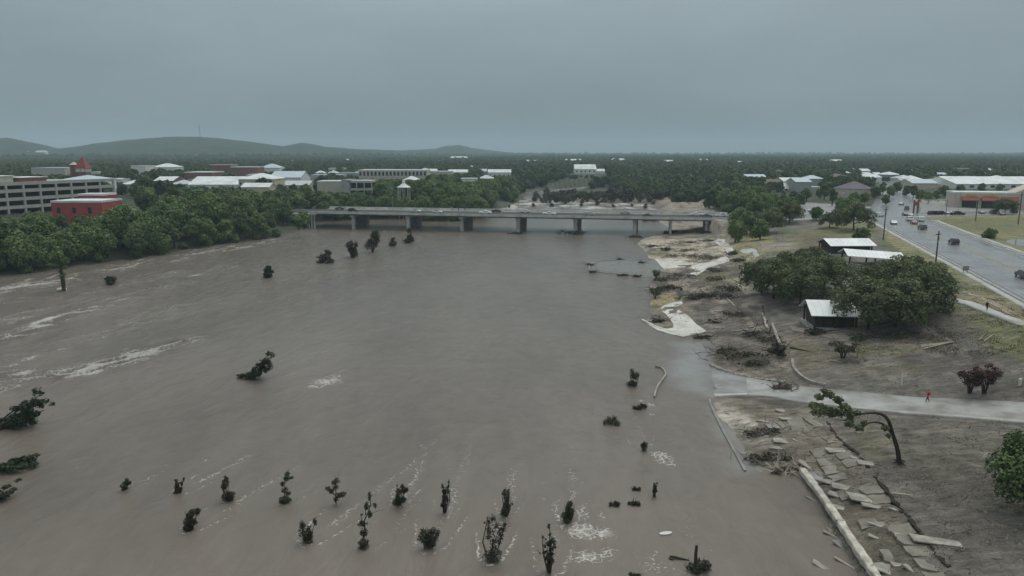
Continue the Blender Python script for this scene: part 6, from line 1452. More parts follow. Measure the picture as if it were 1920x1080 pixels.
# ------------------------------------------------------------------ special trees and shrubs on the right bank
M['earth']=mat('earth',(0.035,0.030,0.024),.95,.1,.4,1.5,.05)  # lawn edge strip: shade of the step put into a near-black earth colour
def bez(pts,k=5): return [tuple(q) for q in smooth_line(np.array(pts,float),k)]
p=gpos(1687,866,1.9); kx=np.hypot(p[1],H-p[2])/F
def rel(px,py,dy=0.0): return ((px-1687)*kx, dy, (866-py)*kx*1.08)
o=thing('bent_tree','tree bent into an arch by the flood, tips touching the mud to the left','tree',tuple(p)); rg=np.random.default_rng(41)
main=bez([(0,0,-.4),rel(1681,845),rel(1668,815,-.1),rel(1656,790,-.2),rel(1640,779,-.3),rel(1615,777,-.5),rel(1595,780,-.6),rel(1572,788,-.8)])
b=MB(); b.tube(main,list(np.linspace(.27,.05,len(main))),9); b.build('trunk',M['bark'],o,True)
br2=bez([rel(1665,812,-.1),rel(1655,802,-.1),rel(1640,795,-.2),rel(1622,795,-.3),rel(1600,805,-.4)]); b=MB(); b.tube(br2,list(np.linspace(.18,.04,len(br2))),7); b.build('limb',M['bark'],o,True)
br3=bez([rel(1600,779,-.5),rel(1575,768,-.5),rel(1550,752,-.4),rel(1535,745,-.3)]); b=MB(); b.tube(br3,list(np.linspace(.12,.03,len(br3))),6); b.tube(bez([rel(1590,780,-.6),rel(1560,776,-.8),rel(1525,776,-.8)]),.05,5); b.build('limb',M['bark'],o,True)
b=MB()
for q in range(26):
    c=main[rg.integers(len(main)//2,len(main))]; d_=rg.normal(size=3)*np.array((.5,.4,.35)); b.tube([c,(c[0]+d_[0]*.6,c[1]+d_[1]*.6,c[2]+d_[2]*.4),(c[0]+d_[0]*1.3,c[1]+d_[1],c[2]+d_[2]-.1)],[.035,.02,.008],4)
tag(b.build('twigs',M['bark'],o),kind='stuff')
for a_ in (0.4,1.9,3.3,4.9):
    b=MB(); b.tube([(0,0,.25),(math.cos(a_)*.35,math.sin(a_)*.35,.08),(math.cos(a_)*.9,math.sin(a_)*.9,-.1)],[.16,.10,.03],6); b.build('root',M['bark'],o,True)
lb=[]
for px,py,s in ((1520,768,.75),(1535,772,.8),(1550,774,.7),(1565,778,.6),(1580,780,.45),(1525,748,.5),(1540,742,.55),(1556,750,.5),(1568,762,.55),(1512,760,.45),(1530,735,.35),(1575,770,.5),(1590,800,.5),(1603,802,.5),(1612,794,.35),(1650,803,.45),(1655,815,.3),(1596,776,.3)):
    c=rel(px,py,-.6+rg.normal()*.5); lb.append((c[0],c[1],c[2],s*1.15,s*1.15,s*.75))
obj('crown',crown_mesh('crown',lb,2600,.15,rg,LM['leaf_oak'],shell=.4),None,o)
# red-leaved shrubs
def multi_stem(px,py,w,h,label,leafm,seed,n=1500,stems=7,size=.13,low=.42):
    rg=np.random.default_rng(seed); p=gpos(px,py,3); o=thing('red_leaved_tree' if 'red' in leafm else 'shrub',label,'tree' if 'red' in leafm else 'shrub',tuple(p)); b=MB(); lb=[]
    for i in range(stems):
        a=6.28*i/stems+rg.random()*.5; x1=math.cos(a)*w*.38; y1=math.sin(a)*w*.34; z1=h*rg.uniform(.75,.95); b.tube(bez([(x1*.12,y1*.12,-.2),(x1*.35,y1*.35,z1*.5),(x1,y1,z1)],3),[.09,.08,.07,.06,.05,.04,.02],5)
        for f in (.55,.75,.95): lb.append((x1*f+rg.normal()*.2,y1*f,z1*max(low,f)+rg.normal()*.1,w*.16,w*.16,h*.13))
    b.build('stem',M['bark'],o,True); obj('crown',crown_mesh('crown',lb,n,size,rg,LM[leafm],shell=.45),None,o); return o
multi_stem(1818,736,3.4,3.2,'left one of the two dark red-leaved small trees beside the path','leaf_red',51,1300)
multi_stem(1845,737,4.0,3.9,'right, taller one of the two dark red-leaved small trees beside the path','leaf_red',52,1700)
multi_stem(1580,672,4.4,2.6,'uprooted olive-brown shrub lying on the mud in front of the pavilion','leaf_olive',53,1400,low=.2)
multi_stem(1460,668,2.6,2.2,'dark battered shrub among the posts left of the uprooted shrub','leaf_stripped',54,700,low=.2)
multi_stem(1228,560,3.0,2.6,'dark battered shrub at the water edge of the wrecked park','leaf_olive',55,700,low=.2)
multi_stem(1230,524,2.8,2.8,'dark green battered shrub at the corner of the round pool','leaf_oak',56,800,low=.2)
for i,(px,py,w,lab) in enumerate([(1105,497,2.2,'leftmost clump of flotsam on the round pool wall'),(1110,511,1.8,'dark clump of flotsam at the lower left of the round pool wall'),(1168,517,2.4,'dark clump of flotsam on the lower wall of the round pool'),(1195,519,1.8,'small dark clump right of it on the lower wall of the round pool'),(1203,493,1.2,'tiny dark clump on the upper wall of the round pool'),(1162,487,1.2,'tiny dark clump at the top of the round pool wall')]):
    brush(px,py,w,w*.6,.5,lab,800+i,'leaf_drowned',22,160,0.0,'bark',.18,'flotsam_clump','debris',dz=0.1)
# brush and rubble heaps of the wrecked park: (px, py, width, depth, height, label, leaf)
for i,(px,py,sx,sy,sz,lab,lf,mt) in enumerate([
  (1300,560,6,3,1.3,'dark brush pile at the left end of the long tangle','leaf_drowned','bark'),(1325,556,7,3,1.5,'dark brush pile in the middle of the long tangle','leaf_drowned','bark'),(1355,560,7,3,1.5,'dark brush pile at the right end of the long tangle','leaf_drowned','bark'),
  (1365,545,7,5,2.0,'high dark heap of roots and earth above the long tangle','leaf_drowned','bark'),(1340,525,8,4,1.2,'yellowish brush heap above the dark root heap','leaf_olive','grey_bark'),(1345,508,6,4,1.0,'brown brush heap beside the pale paving','leaf_stripped','grey_bark'),
  (1268,482,5,4,1.2,'brown brush heap on the sand left of the paving','leaf_stripped','grey_bark'),(1310,482,8,6,1.4,'brown brush heap on the sand between the paved strips','leaf_stripped','grey_bark'),(1335,486,6,5,1.6,'tallest brown brush heap on the sand','leaf_stripped','grey_bark'),
  (1248,470,2,2,1.6,'small dark stump heap on the sand bank','leaf_drowned','bark'),(1238,545,4,4,1.0,'dark flotsam heap at the water edge above the ramp','leaf_drowned','bark'),(1245,525,5,4,0.9,'brown flotsam heap right of the pool corner','leaf_stripped','grey_bark'),
  (1280,520,7,4,1.0,'grey brown flotsam heap in the middle of the wrecked lawn','leaf_stripped','grey_bark'),(1375,672,7,3,1.0,'tangle of grey sticks left of the stone-lined bend','leaf_stripped','grey_bark'),(1400,668,7,3,1.1,'tangle of grey sticks beside the stone-lined bend','leaf_stripped','grey_bark'),(1420,682,5,3,.9,'tangle of grey sticks right of the stone-lined bend','leaf_drowned','grey_bark'),
  (1360,660,4,2,.8,'small stick heap at the tip of the stone-lined bend','leaf_drowned','bark'),(1322,632,2.5,1.2,.4,'dark flotsam lump at the foot of the ramp','leaf_drowned','bark'),(1235,603,2.2,1.2,.7,'dark branch heap on the mud beside the ramp edge','leaf_drowned','bark'),
  (1445,640,2.5,6,1.0,'line of flotsam caught along the row of broken posts, upper end','leaf_stripped','grey_bark'),(1455,660,2.5,4,1.0,'line of flotsam caught along the row of broken posts, lower end','leaf_drowned','bark'),(1470,730,2.5,1.5,.9,'grey root wad washed onto the path','leaf_stripped','grey_bark'),
  (1530,625,3,3,1.2,'dark heap against the left corner of the near pavilion','leaf_drowned','bark'),(1640,636,6,3,1.0,'dark undergrowth below the oaks right of the near pavilion','leaf_oak','bark'),(1700,628,7,3,.9,'dark undergrowth below the oaks at the right of the grove','leaf_oak','bark'),
  (1225,462,5,3,.7,'thin brown flotsam on the pale tip of the sand bank','leaf_stripped','grey_bark'),(1290,455,8,3,.8,'flotsam line across the upper sand bank, left','leaf_stripped','grey_bark'),(1330,452,7,3,.9,'flotsam line across the upper sand bank, right','leaf_drowned','grey_bark'),(1290,470,6,4,.9,'brown flotsam heap in the middle of the sand bank','leaf_stripped','grey_bark'),(1372,478,3,5,1.5,'dark flotsam heap at the foot of the grassy bank','leaf_drowned','bark'),(1385,490,4,3,1.2,'dark flotsam heap beside the small side path','leaf_drowned','bark'),(1265,540,5,3,.8,'dark stick heap around the pale post','leaf_drowned','bark'),(1390,590,6,3,.5,'flat dark flotsam on the mud right of the ramp','leaf_drowned','bark'),(1345,600,4,2,.4,'low flotsam with white scraps on the mud right of the ramp','leaf_stripped','pale_wood'),(1420,625,5,3,.6,'flotsam on the dark mud left of the broken posts','leaf_drowned','bark'),(1455,862,4,2,.5,'brown debris on the mud where the long beam begins','leaf_stripped','grey_bark'),(1480,882,3,1.2,.4,'small broken debris at the head of the long beam','leaf_stripped','pale_wood'),(1440,812,4,2,.4,'flat stick litter on the pale mud flat','leaf_stripped','grey_bark')]):
    brush(px,py,sx,sy,sz,lab,820+i,lf,60,420,1.5,mt,.17,L=(.7,2.4),rz=0.3*math.sin(i*2.1))

# ------------------------------------------------------------------ walls, kerbs, beam, slabs
def wall_line(name,label,pts,w,h,m,z0=0.0,ground=False,k=4,below=1.2,cat='wall',seg=None):
    P=np.array([(gpos(a,b,z0)[:2] if ground else at(a,b,z0)) for a,b in pts]); P=smooth_line(P,k) if k>1 else P
    zs=(height(P[:,0],P[:,1],False) if ground else np.full(len(P),z0)); A=offset(P,-w/2); B=offset(P,w/2); V=[]
    rg=np.random.default_rng(len(pts)*7+int(w*100)); j=rg.normal(size=len(P))*h*0.06
    if 'edge' in name: A=A+rg.normal(size=A.shape)*.13; B=B+rg.normal(size=B.shape)*.16
    for q in range(len(P)): zt=zs[q]+h+j[q]; V+=[(A[q][0],A[q][1],zs[q]-below),(A[q][0],A[q][1],zt),(B[q][0],B[q][1],zt),(B[q][0],B[q][1],zs[q]-below)]
    b=MB(); F_=[]
    for q in range(len(P)-1):
        for e in range(3): F_.append((q*4+e,q*4+e+1,q*4+4+e+1,q*4+4+e))
    F_+= [(3,2,1,0),tuple(len(V)-4+e for e in range(4))]; b.add(V,F_); o=b.build(name,m); tag(o,label,cat); return o
wall_line('pool_wall','thin curved stone wall of the round pool, upper arc',[(1222,486),(1190,487),(1160,488),(1130,489),(1112,492),(1104,499)],.35,.10,M['dark_concrete'],0.0)
wall_line('pool_wall','thin curved stone wall of the round pool, lower arc',[(1104,500),(1108,508),(1130,511),(1165,515),(1200,519),(1222,521)],.35,.10,M['dark_concrete'],0.0)
wall_line('curved_wall','S-curved pale wall top standing in the water west of the path',[(1229,688),(1240,692),(1247,700),(1247,707),(1240,717),(1233,727),(1229,738),(1227,746)],.22,.34,M['slab'],0.0)
wall_line('retaining_kerb','long straight dark kerb running into the water from the tip of the mud flat',[(1331,750),(1333,760),(1345,787),(1362,820),(1380,852),(1397,884)],.30,.16,M['dark_concrete'],0.0)
wall_line('ramp_kerb','pale sloping kerb along the water side of the ramp',[(1204,600),(1222,610),(1240,617),(1262,624)],.5,.22,M['pale_concrete'],0.05)
wall_line('park_kerb','low pale kerb curving down to the path right of the posts',[(1485,676),(1487,688),(1495,700),(1510,712),(1530,720),(1548,723)],.4,.35,M['slab'],1.2,True)
for i,(a,c,lab) in enumerate([((1431,592),(1438,620),'left'),((1447,610),(1462,650),'right')]):
    o=wall_line('broken_wall','low broken wall stub of the wrecked garden, %s one of two'%lab,[a,((a[0]+c[0])/2,(a[1]+c[1])/2),c],.45,.6,M['slab'],2.0,True)
# stones lining the bend of the path
o=thing('stone_edging','row of pale edging stones along the bend north of the path','edging',(0,0,0)); rg=np.random.default_rng(61)
EP=smooth_line(np.array([at(a,b,0.15) for a,b in [(1334,683),(1350,691),(1375,699),(1405,707),(1440,714),(1470,719)]]),7); ed=MB()
st_me=None
for i,q in enumerate(EP[::1]):
    bm=bmesh.new(); 
    if st_me is None:
        bmesh.ops.create_cube(bm,size=1); bmesh.ops.bevel(bm,geom=bm.edges[:],offset=.18,segments=1,affect='EDGES'); st_me=bpy.data.meshes.new('stone'); bm.to_mesh(st_me); st_me.materials.append(M['slab'])
    bm.free(); s=obj('stone',st_me,None,o); s.location=(q[0]+rg.normal()*.1,q[1]+rg.normal()*.1,.18+hz(q[0],q[1])); s.scale=(.75*rg.uniform(.7,1.3),.45*rg.uniform(.7,1.2),.35); s.rotation_euler=(rg.normal()*.15,rg.normal()*.15,rg.random()*3)
# long pale beam at the water edge
A0=gpos(1504,887,.6); A1=gpos(1650,1094,1.0); d=A1-A0; Lb=np.linalg.norm(d[:2]); ang=math.atan2(d[1],d[0])
o=thing('long_beam','long pale concrete beam lying along the water edge at the bottom right','beam',(A0[0],A0[1],0),ang); rg=np.random.default_rng(71); n=46; V=[]; 
for i in range(n+1):
    f=i/n; x_=Lb*f; zc=A0[2]*(1-f)+A1[2]*f+.32; hwid=.36+.03*rg.normal()+.04*math.sin(f*17); hh=.30+.02*rg.normal(); yo=.12*math.sin(f*5)+.02*rg.normal()
    ring=[(-1,-.75),(-.75,-1),(.75,-1),(1,-.75),(1,.7),(.8,1),(-.8,1),(-1,.7)]
    V+=[(x_,yo+hwid*a,zc+hh*b_) for a,b_ in ring]
Fb=[]
for i in range(n):
    for e in range(8): Fb.append((i*8+e,i*8+(e+1)%8,(i+1)*8+(e+1)%8,(i+1)*8+e))
Fb+=[tuple(range(7,-1,-1)),tuple(n*8+e for e in range(8))]; b=MB(); b.add(V,Fb); b.build('beam',M['beam'],o)
for f in (.56,):
    b=MB(); zc=A0[2]*(1-f)+A1[2]*f+.32; yo=.12*math.sin(f*5); b.box(Lb*f-.05,Lb*f+.05,yo-.42,yo+.42,zc-.34,zc+.345); b.build('joint',M['slab'],o)
# broken promenade slabs: flush paving first, then dislodged slabs
prom=thing('promenade','mud-covered concrete promenade of cracked slabs between the long beam and the lawn','paving',(0,0,0)); prom['kind']='structure'
LE=[(1470,790),(1500,830),(1535,880),(1565,925),(1600,980),(1640,1040),(1680,1100)]; RE=[(1530,775),(1568,815),(1608,855),(1650,905),(1695,960),(1740,1020),(1790,1090)]
LW=np.array([gpos(a,b,1.2)[:2] for a,b in LE]); RW=np.array([gpos(a,b,1.4)[:2] for a,b in RE]); LW=smooth_line(LW,3); RW=smooth_line(RW,3); rg=np.random.default_rng(81)
M['mud_slab']=mat('mud_slab',(0.235,0.22,0.19),.85,.25,.1,.5,.04,dirt=(0.12,0.105,0.08))
for i in range(len(LW)-1):
    for j in range(2):
        if rg.random()<.36: continue
        f0,f1=(0.02,.5) if j==0 else (.52,.98); q=[LW[i]*(1-f0)+RW[i]*f0,LW[i]*(1-f1)+RW[i]*f1,LW[i+1]*(1-f1)+RW[i+1]*f1,LW[i+1]*(1-f0)+RW[i+1]*f0]
        cx_=sum(q)/4; q=[cx_+(a-cx_)*rg.uniform(.74,1.0) for a in q]; zz=hz(cx_[0],cx_[1])+rg.uniform(-.03,.10); tx,ty=rg.normal()*.05,rg.normal()*.05
        pts=[]; 
        for a,c in zip(q,q[1:]+q[:1]): pts.append(a); pts.append((a+c)/2+rg.normal(size=2)*.22)
        b=MB(); zf=lambda a: zz+tx*(a[0]-cx_[0])+ty*(a[1]-cx_[1]); m_n=len(pts); b.add([(a[0],a[1],zf(a)-.35) for a in pts]+[(a[0],a[1],zf(a)) for a in pts],[tuple(range(m_n)),tuple(range(2*m_n-1,m_n-1,-1))]+[(e,e+m_n,(e+1)%m_n+m_n,(e+1)%m_n) for e in range(m_n)])
        ob=b.build('slab',M['mud_slab'],prom); ob.data.flip_normals() if ob.data.polygons[1].normal.z<0 else None
wall_line('lawn_edge','dark earth strip coloured as the shaded step between the promenade and the lawn, upper part',[(1548,788),(1562,806),(1578,826),(1592,838),(1606,848),(1618,862),(1630,876)],.34,.05,M['earth'],1.4,True,7)
wall_line('lawn_edge','dark earth strip coloured as the shaded step between the promenade and the lawn, lower part',[(1640,892),(1662,918),(1680,945),(1702,968),(1722,992),(1745,1024),(1775,1062)],.24,.04,M['earth'],1.5,True,7)
def slab(px,py,pts,rz,tilt,label,m='slab',th=.16,z0=1.2,dz=.08,group='dislodged slabs of the promenade'):
    """broken slab from an outline in metres"""
    q=gpos(px,py,z0); o=thing('concrete_slab',label,'slab',(q[0],q[1],q[2]+dz),0,group); o.rotation_euler=(tilt[0],tilt[1],rz)
    b=MB(); b.prism(pts,-th,0); ob=b.build('slab_body',M[m],o,bevel=.025)
    return o
def irr(rg,rx,ry,n=7):
    c=[(-1,-1),(.1,-1),(1,-1),(1,.2),(1,1),(-.2,1),(-1,1)]; c=[(a*rx*rg.uniform(.72,1.1),b_*ry*rg.uniform(.68,1.15)) for a,b_ in c]; k=rg.integers(0,7); c.pop(k); return c
rg=np.random.default_rng(91)
SL=[(1515,875,1.3,.45,-1.0,.35,'pale slanting slab splinter just behind the head of the long beam','slab'),(1530,893,1.4,.9,.2,.05,'bluish grey slab beside the upper part of the long beam','wet_concrete'),(1560,905,2.0,.7,-.5,.12,'long slab right of the bluish grey one'),(1590,915,1.5,.6,-.3,.15,'slab with raised right edge, upper middle'),
    (1575,930,1.4,.7,-.6,.10,'slab half sunk in mud below the raised one'),(1575,952,1.3,.45,-.2,.10,'pale flat slab lying near the beam middle'),(1632,937,2.2,.9,-.35,.08,'broad pale slab in the centre of the promenade'),(1640,950,1.2,.45,-.2,.14,'narrow slab in front of the broad pale one'),(1674,955,.35,.3,0,.2,'small square slab chip right of the broad slab'),
    (1645,985,1.0,.5,.1,.15,'tilted slab over a dark hollow'),(1680,994,.75,.38,-.1,.1,'pale rounded slab below the dark hollow'),(1694,1006,.7,.45,-.3,.1,'grey slab touching the pale rounded one'),(1722,1006,.8,.4,-.2,.14,'slab left of the long cracked one'),(1755,1015,2.0,.6,-.22,.06,'long cracked pale slab beside the lawn edge'),
    (1637,1006,.5,.3,-.6,.2,'little tilted chip left of the pale rounded slab'),(1570,845,1.3,.6,.1,.1,'pale slab beside the dark lawn edge strip, upper'),(1602,858,.6,.4,0,.1,'small pale slab chip at the dark lawn edge strip'),(1625,868,1.0,.6,-.2,.08,'slab on the lawn side of the dark lawn edge strip'),(1460,840,1.4,.5,0,.12,'pale slab on the mud flat left of the promenade'),
    (1475,828,1.8,.7,-.1,.1,'grey flat slab at the top of the promenade'),(1500,825,1.2,.6,.2,.1,'grey slab right of the flat one at the top of the promenade'),(1465,770,.8,.5,.4,.25,'broken slab at the upper corner of the mud flat'),(1475,785,1.0,.6,.1,.1,'flat slab on the brown mud below the path'),
    (1665,1071,1.5,1.1,.2,.05,'bluish grey slab at the bottom edge'),(1712,1071,1.0,.4,-.9,.5,'upright pale slab splinter at the bottom edge'),(1683,1060,.6,.3,0,.1,'small slab chip above the bottom bluish slab'),(1578,1024,.9,.5,-1.2,.5,'blue-grey slab wedged on the water side of the beam','wet_concrete'),
    (1556,995,.5,.15,-.8,.5,'dark slab edge sticking out on the water side of the beam'),(1562,1005,1.0,.14,-.7,.3,'pale narrow slab strip on the water side of the beam'),(1590,1060,1.4,.14,-.9,.2,'long pale strip in the water beside the lower beam'),(1525,938,1.0,.12,-.9,.2,'pale strip in the water beside the upper beam'),(1540,1062,.9,.3,-.9,.3,'sunken strip beside the lower beam'),
    (1430,790,.8,.4,.2,.15,'slab fragment on the pale streak of the mud flat'),(1450,800,1.0,.6,0,.1,'bluish slab fragment right of the pale streak','wet_concrete')]
for i,s in enumerate(SL):
    slab(s[0],s[1],irr(rg,s[2],s[3]),s[4],(s[5]*.5*(1 if i%2 else -1),s[5]*.6),s[6],s[7] if len(s)>7 else 'slab',.14)
# loose planks and logs
def log(px0,py0,px1,py1,r,label,m='pale_wood',z0=1.5,dz=.05,square=False,name='log',cat='log'):
    a=gpos(px0,py0,z0); c=gpos(px1,py1,z0); o=thing(name,label,cat,(a[0],a[1],a[2]+dz+r)); d=c-a
    b=MB(); mid=d*.5+np.array((0,0,.03)); b.tube([(0,0,0),tuple(d*.25+np.array((0,.03,0))),tuple(mid),tuple(d)],[r*1.1,r,r*.95,r*.7],4 if square else 8); b.build('stem',M[m],o,not square)
    b=MB(); q=d*.6; b.tube([tuple(q),tuple(q+np.array((.1,.35,.15)))],[r*.45,r*.15],5); b.build('branch_stub',M[m],o); return o
for a in [(1672,927,1712,932,.09,'pale plank lying on the lawn right of the broad slab','pale_wood'),(1845,641,1866,626,.07,'pale pole lying on the slope at the right, lower of two','pale_wood'),(1836,638,1846,628,.05,'pale pole lying on the slope at the right, upper of two','pale_wood'),
          (1364,562,1378,576,.16,'pale log sticking out of the right end of the long tangle','pale_wood'),(1313,541,1322,549,.14,'pale log leaning in the tangle centre','pale_wood'),(1240,512,1290,516,.10,'thin grey log on the sand below the paving','grey_bark'),(1272,499,1296,499,.10,'straight dark pole on the pale paving','bark'),
          (1482,655,1520,663,.20,'dark log lying on the grass right of the posts','bark'),(1555,676,1574,680,.08,'thin pale stick below the uprooted shrub','pale_wood'),(1208,543,1221,543,.12,'pale pole reaching into the water at the park edge','pale_wood'),(1720,658,1786,643,.10,'long thin pole along the muddy path','pale_wood'),
          (1430,575,1436,610,.16,'leaning dark fence rail in the wrecked garden, left','timber'),(1450,618,1470,668,.18,'leaning dark fence rail in the wrecked garden, right','timber')]:
    log(*a)
for i,(px,py,h) in enumerate([(1432,598,1.6),(1437,612,1.3),(1443,626,1.5),(1449,640,1.2),(1455,655,1.4)]):
    p=gpos(px,py,2); o=thing('fence_post',ORD[i]+' broken dark post from the top in the row left of the pavilion','post',tuple(p)); b=MB(); b.tube([(0,0,-.4),(.05*i,.03,h)],[.12,.10],6); b.build('post',M['timber'],o); b=MB(); b.tube([(.05*i,.03,h),(.05*i+.1,.03,h+.25)],[.08,.01],5); b.build('splinter',M['pale_wood'],o)
# stick and stone litter of the flood over the whole right bank
rg=np.random.default_rng(97); b=MB(); b2=MB(); cnt=0
zones=[((1330,750),(1620,900),420),((1500,870),(1920,1085),950),((1480,680),(1920,745),520),((1340,640),(1480,715),330),((1225,500),(1400,640),620),((1210,450),(1375,500),420),((1600,780),(1920,900),420),((1480,600),(1900,690),420)]
PTS=[]
for (x0,y0),(x1,y1),n in zones:
    for _ in range(n): PTS.append((rg.uniform(x0,x1),rg.uniform(y0,y1)))
G=np.array([at(a,c,1.5) for a,c in PTS]); ins=inside(G[:,0],G[:,1],WATER_POLY); dP,_=seg_dist(G[:,0],G[:,1],PATH_MID); GZ_=height(G[:,0],G[:,1])
for (gx_,gy_),iw,dp_,gz_ in zip(G,ins,dP,GZ_):
    if iw: continue
    if dp_<3.0 and rg.random()<.85: continue
    if rg.random()<.55:
        l=rg.uniform(.25,1.1)*(1 if gy_<110 else 1.6); a=rg.normal()*.6+.4; b.tube([(gx_,gy_,gz_+.03),(gx_+math.cos(a)*l,gy_+math.sin(a)*l,gz_+.06+abs(rg.normal())*.06)],[.03*(1+gy_/120),.015*(1+gy_/120)],3,False)
    else:
        s=rg.uniform(.04,.15)*(1 if gy_<110 else 1.6); a=rg.random()*3; ca_,sa_=math.cos(a),math.sin(a); P_=[(-1,-.7,-.2),(1,-.6,-.2),(.9,.7,-.2),(-.8,.8,-.2),(-.5,-.3,.55),(.5,-.4,.5),(.4,.4,.6),(-.5,.4,.45)]
        b2.add([(gx_+s*(q[0]*ca_-q[1]*sa_),gy_+s*(q[0]*sa_+q[1]*ca_),gz_+s*q[2]) for q in P_],[(4,5,6,7),(0,1,5,4),(1,2,6,5),(2,3,7,6),(3,0,4,7)])
lit=b.build('stick_litter',M['grey_bark']); tag(lit,'scattered sticks left by the flood over the muddy right bank','debris',kind='stuff')
lit=b2.build('stone_litter',mat('rubble',(0.22,0.195,0.165),.9,.2,.4,.9)); tag(lit,'scattered stones and rubble over the muddy right bank','rubble',kind='stuff')
# grass tufts on the verges
V=[];T=[]; rg=np.random.default_rng(99); GP=[]
for (x0,y0),(x1,y1),n,z_ in [((1740,540),(1920,640),1800,7.2),((1640,430),(1800,540),1300,8.3),((1380,445),(1470,505),700,5.0),((1600,640),(1800,670),700,3.4),((1620,790),(1920,1080),350,2.2)]:
    for _ in range(n): GP.append((*at(rg.uniform(x0,x1),rg.uniform(y0,y1),z_),))
GP=np.array(GP); gzz=height(GP[:,0],GP[:,1]); d1,_=seg_dist(GP[:,0],GP[:,1],RS[:,:2]); d2,_=seg_dist(GP[:,0],GP[:,1],PATH_MID); d3,_=seg_dist(GP[:,0],GP[:,1],UP_MID); dens=fbm(GP[:,0]/4,GP[:,1]/4,131,3)
for (gx_,gy_),z_,a1,a2,a3,dn_ in zip(GP,gzz,d1,d2,d3,dens):
    if a1<ROAD_W+3 or a2<3.6 or a3<1.6 or dn_<-.1: continue
    for q in range(5):
        a=rg.random()*6.28; h_=rg.uniform(.08,.28); w_=.05; ox,oy=rg.normal()*.2,rg.normal()*.2; dx_,dy_=math.cos(a),math.sin(a); V+=[(gx_+ox-dy_*w_,gy_+oy+dx_*w_,z_-.03),(gx_+ox+dy_*w_,gy_+oy-dx_*w_,z_-.03),(gx_+ox+dx_*h_*.5,gy_+oy+dy_*h_*.5,z_+h_)]; t_=rg.random(); T+=[t_]*3
me=mesh_np('grass',V,np.arange(len(V)).reshape(-1,3)); fattr(me,'tint',T); LM['grass']=leaf_mat('grass_blades',(0.065,0.062,0.036),(0.17,0.155,0.095),.1,.0); tag(obj('grass',me,LM['grass']),'patchy dry grass on the verges and lawn','grass',kind='stuff')

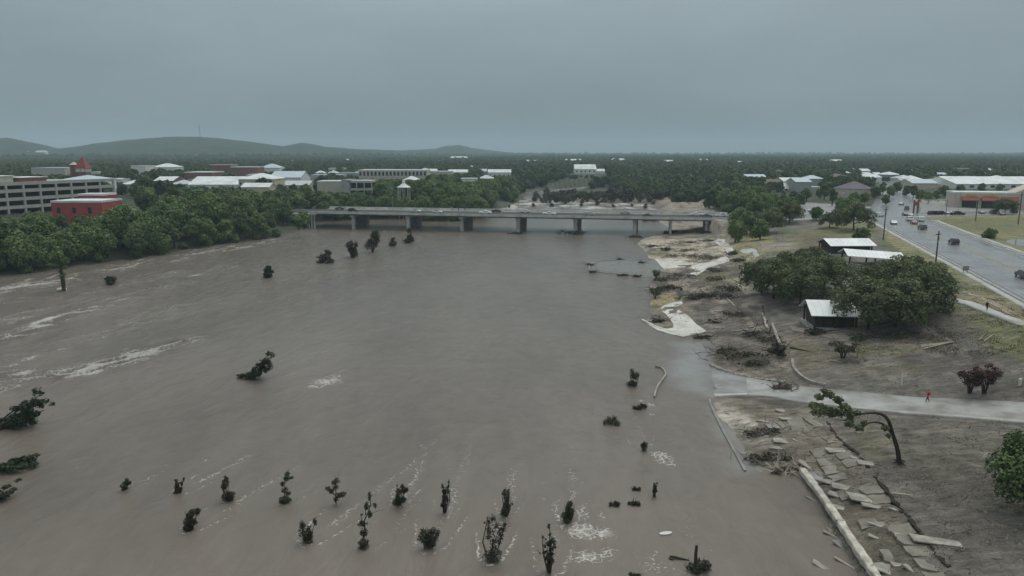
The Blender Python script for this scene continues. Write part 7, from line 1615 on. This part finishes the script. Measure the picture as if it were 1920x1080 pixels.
# ------------------------------------------------------------------ people
def person(px,py,label,coat,legs,hair,heading,z0=2,loc=None,stride=.28,scale=1.0):
    p=gpos(px,py,z0) if loc is None else np.array(loc); o=thing('person',label,'person',tuple(p),heading); o.scale=(scale,)*3
    s=stride
    J=dict(pel=((0,0,.94),.145),wai=((0,0,1.08),.135),che=((0,.01,1.32),.16),nec=((0,.0,1.50),.06),hea=((0,.015,1.60),.085),top=((0,.02,1.70),.075),
      sl=((-.19,0,1.42),.075),el=((-.25,-s*.4,1.16),.055),wl=((-.25,s*.15,.93),.04),hl=((-.25,s*.2,.85),.04),sr=((.19,0,1.42),.075),er=((.25,s*.2,1.15),.055),wr=((.25,s*.75,.96),.04),hr=((.25,s*.85,.88),.04),
      pl=((-.10,0,.88),.10),kl=((-.10,s*.55,.50),.075),al=((-.10,s*.75,.09),.05),tl=((-.10,s*.75+.17,.04),.042),pr=((.10,0,.88),.10),kr=((.10,-s*.15,.48),.075),ar=((.10,-s*.9,.12),.05),tr=((.10,-s*.9+.15,.04),.042))
    E=[('pel','wai'),('wai','che'),('che','nec'),('nec','hea'),('hea','top'),('che','sl'),('sl','el'),('el','wl'),('wl','hl'),('che','sr'),('sr','er'),('er','wr'),('wr','hr'),('pel','pl'),('pl','kl'),('kl','al'),('al','tl'),('pel','pr'),('pr','kr'),('kr','ar'),('ar','tr')]
    for h_,sg in (('hl',-1),('hr',1)):
        c=J[h_][0]
        for q in range(4): nm=h_+'f%d'%q; J[nm]=((c[0]+sg*(.005),c[1]+.03-.022*q,c[2]-(.085,.095,.09,.075)[q]),.011); E.append((h_,nm))
        nm=h_+'t'; J[nm]=((c[0]-sg*.02,c[1]+.06,c[2]-.035),.013); E.append((h_,nm))
    keys=list(J); me=bpy.data.meshes.new('body'); me.from_pydata([J[k][0] for k in keys],[(keys.index(a),keys.index(b_)) for a,b_ in E],[]); tmp=bpy.data.objects.new('tmp',me); C.objects.link(tmp)
    sk=tmp.modifiers.new('s','SKIN'); tmp.modifiers.new('u','SUBSURF').levels=1
    for i,k in enumerate(keys):
        me.skin_vertices[0].data[i].radius=(J[k][1],J[k][1]*.85); me.skin_vertices[0].data[i].use_root = (k=='pel')
    dg=bpy.context.evaluated_depsgraph_get(); nm_=bpy.data.meshes.new_from_object(tmp.evaluated_get(dg)); bpy.data.objects.remove(tmp)
    nm_.materials.clear()
    for k in ('skin',coat,legs,'dark'): nm_.materials.append(M[k])
    for f in nm_.polygons:
        c=f.center; f.use_smooth=True
        f.material_index = 3 if c.z<.13 else (2 if c.z<.97 and abs(c.x)<.21 else (1 if c.z<1.49 and not (abs(c.x)>.2 and c.z<.93) else 0))
    obj('body',nm_,None,o)
    bm=bmesh.new(); bmesh.ops.create_icosphere(bm,subdivisions=2,radius=1)
    for v in bm.verts: v.co=Vector((v.co.x*.092,v.co.y*.105-.015,v.co.z*.085 if v.co.z>0 else v.co.z*.10)); 
    bmesh.ops.delete(bm,geom=[v for v in bm.verts if v.co.y>.045 and v.co.z<.045],context='VERTS')
    hm_=bpy.data.meshes.new('hair'); bm.to_mesh(hm_); bm.free(); h_=obj('hair',hm_,M[hair],o); h_.location=(0,.015,1.665)
    b=MB(); b.add([(-.018,.10,1.60),(.018,.10,1.60),(0,.105,1.645),(0,.125,1.605)],[(0,1,3),(1,2,3),(2,0,3)]); b.build('nose',M['skin'],o)
    for sx in (-.035,.035): b=MB(); b.box(sx-.012,sx+.012,.085,.105,1.64,1.655); b.build('eye',M['dark'],o)
    b=MB(); b.box(-.15,.15,-.29,-.155,1.08,1.44); b.build('backpack' if coat=='cloth_dark' else 'hood',M[coat],o,bevel=.05); return o
M['skin']=mat('skin',(.42,.27,.19),.6,.3,.08,5); M['cloth_red']=mat('cloth_red',(.50,.03,.045),.8,.2,.12,5); M['cloth_dark']=mat('cloth_dark',(.022,.022,.026),.85,.2,.2,5); M['cloth_navy']=mat('cloth_navy',(.03,.035,.05),.85,.2,.2,5); M['cloth_pale']=mat('cloth_pale',(.5,.5,.5),.85,.2,.1,5)
person(1739,754,'person in a red jacket and dark trousers walking on the wet path','cloth_red','cloth_navy','dark',1.3,1.8)
person(1850,583,'person in dark clothes with a backpack walking on the upper footpath','cloth_dark','cloth_dark','dark',-1.0,7.4,stride=.36)
for px,ct,lab in ((847,'cloth_pale','person in pale clothes standing on the bridge sidewalk, leftmost of three'),(860,'cloth_dark','person in dark clothes standing on the bridge sidewalk, middle of three'),(872,'cloth_navy','person in navy clothes standing on the bridge sidewalk, rightmost of three')):
    person(0,0,lab,ct,'cloth_navy','dark',BA,loc=bridge_pt(px,DECK_W-1.1,DZ+.18),stride=.08)
# ------------------------------------------------------------------ haze
hz_b = MB(); hz_b.box(-10000, 10000, -400, 10500, -6, 215)
m_, n_, l_, b_ = nodes('haze_air'); n_.remove(b_)
pv = n_.new('ShaderNodeVolumePrincipled'); pv.inputs['Color'].default_value = (0.70, 0.90, 1.0, 1); pv.inputs['Density'].default_value = 0.00018
pv.inputs['Anisotropy'].default_value = 0.0
l_.new(pv.outputs[0], n_['Material Output'].inputs['Volume'])
tag(hz_b.build('haze', m_), 'thin grey haze over the whole valley', None, None, 'stuff')
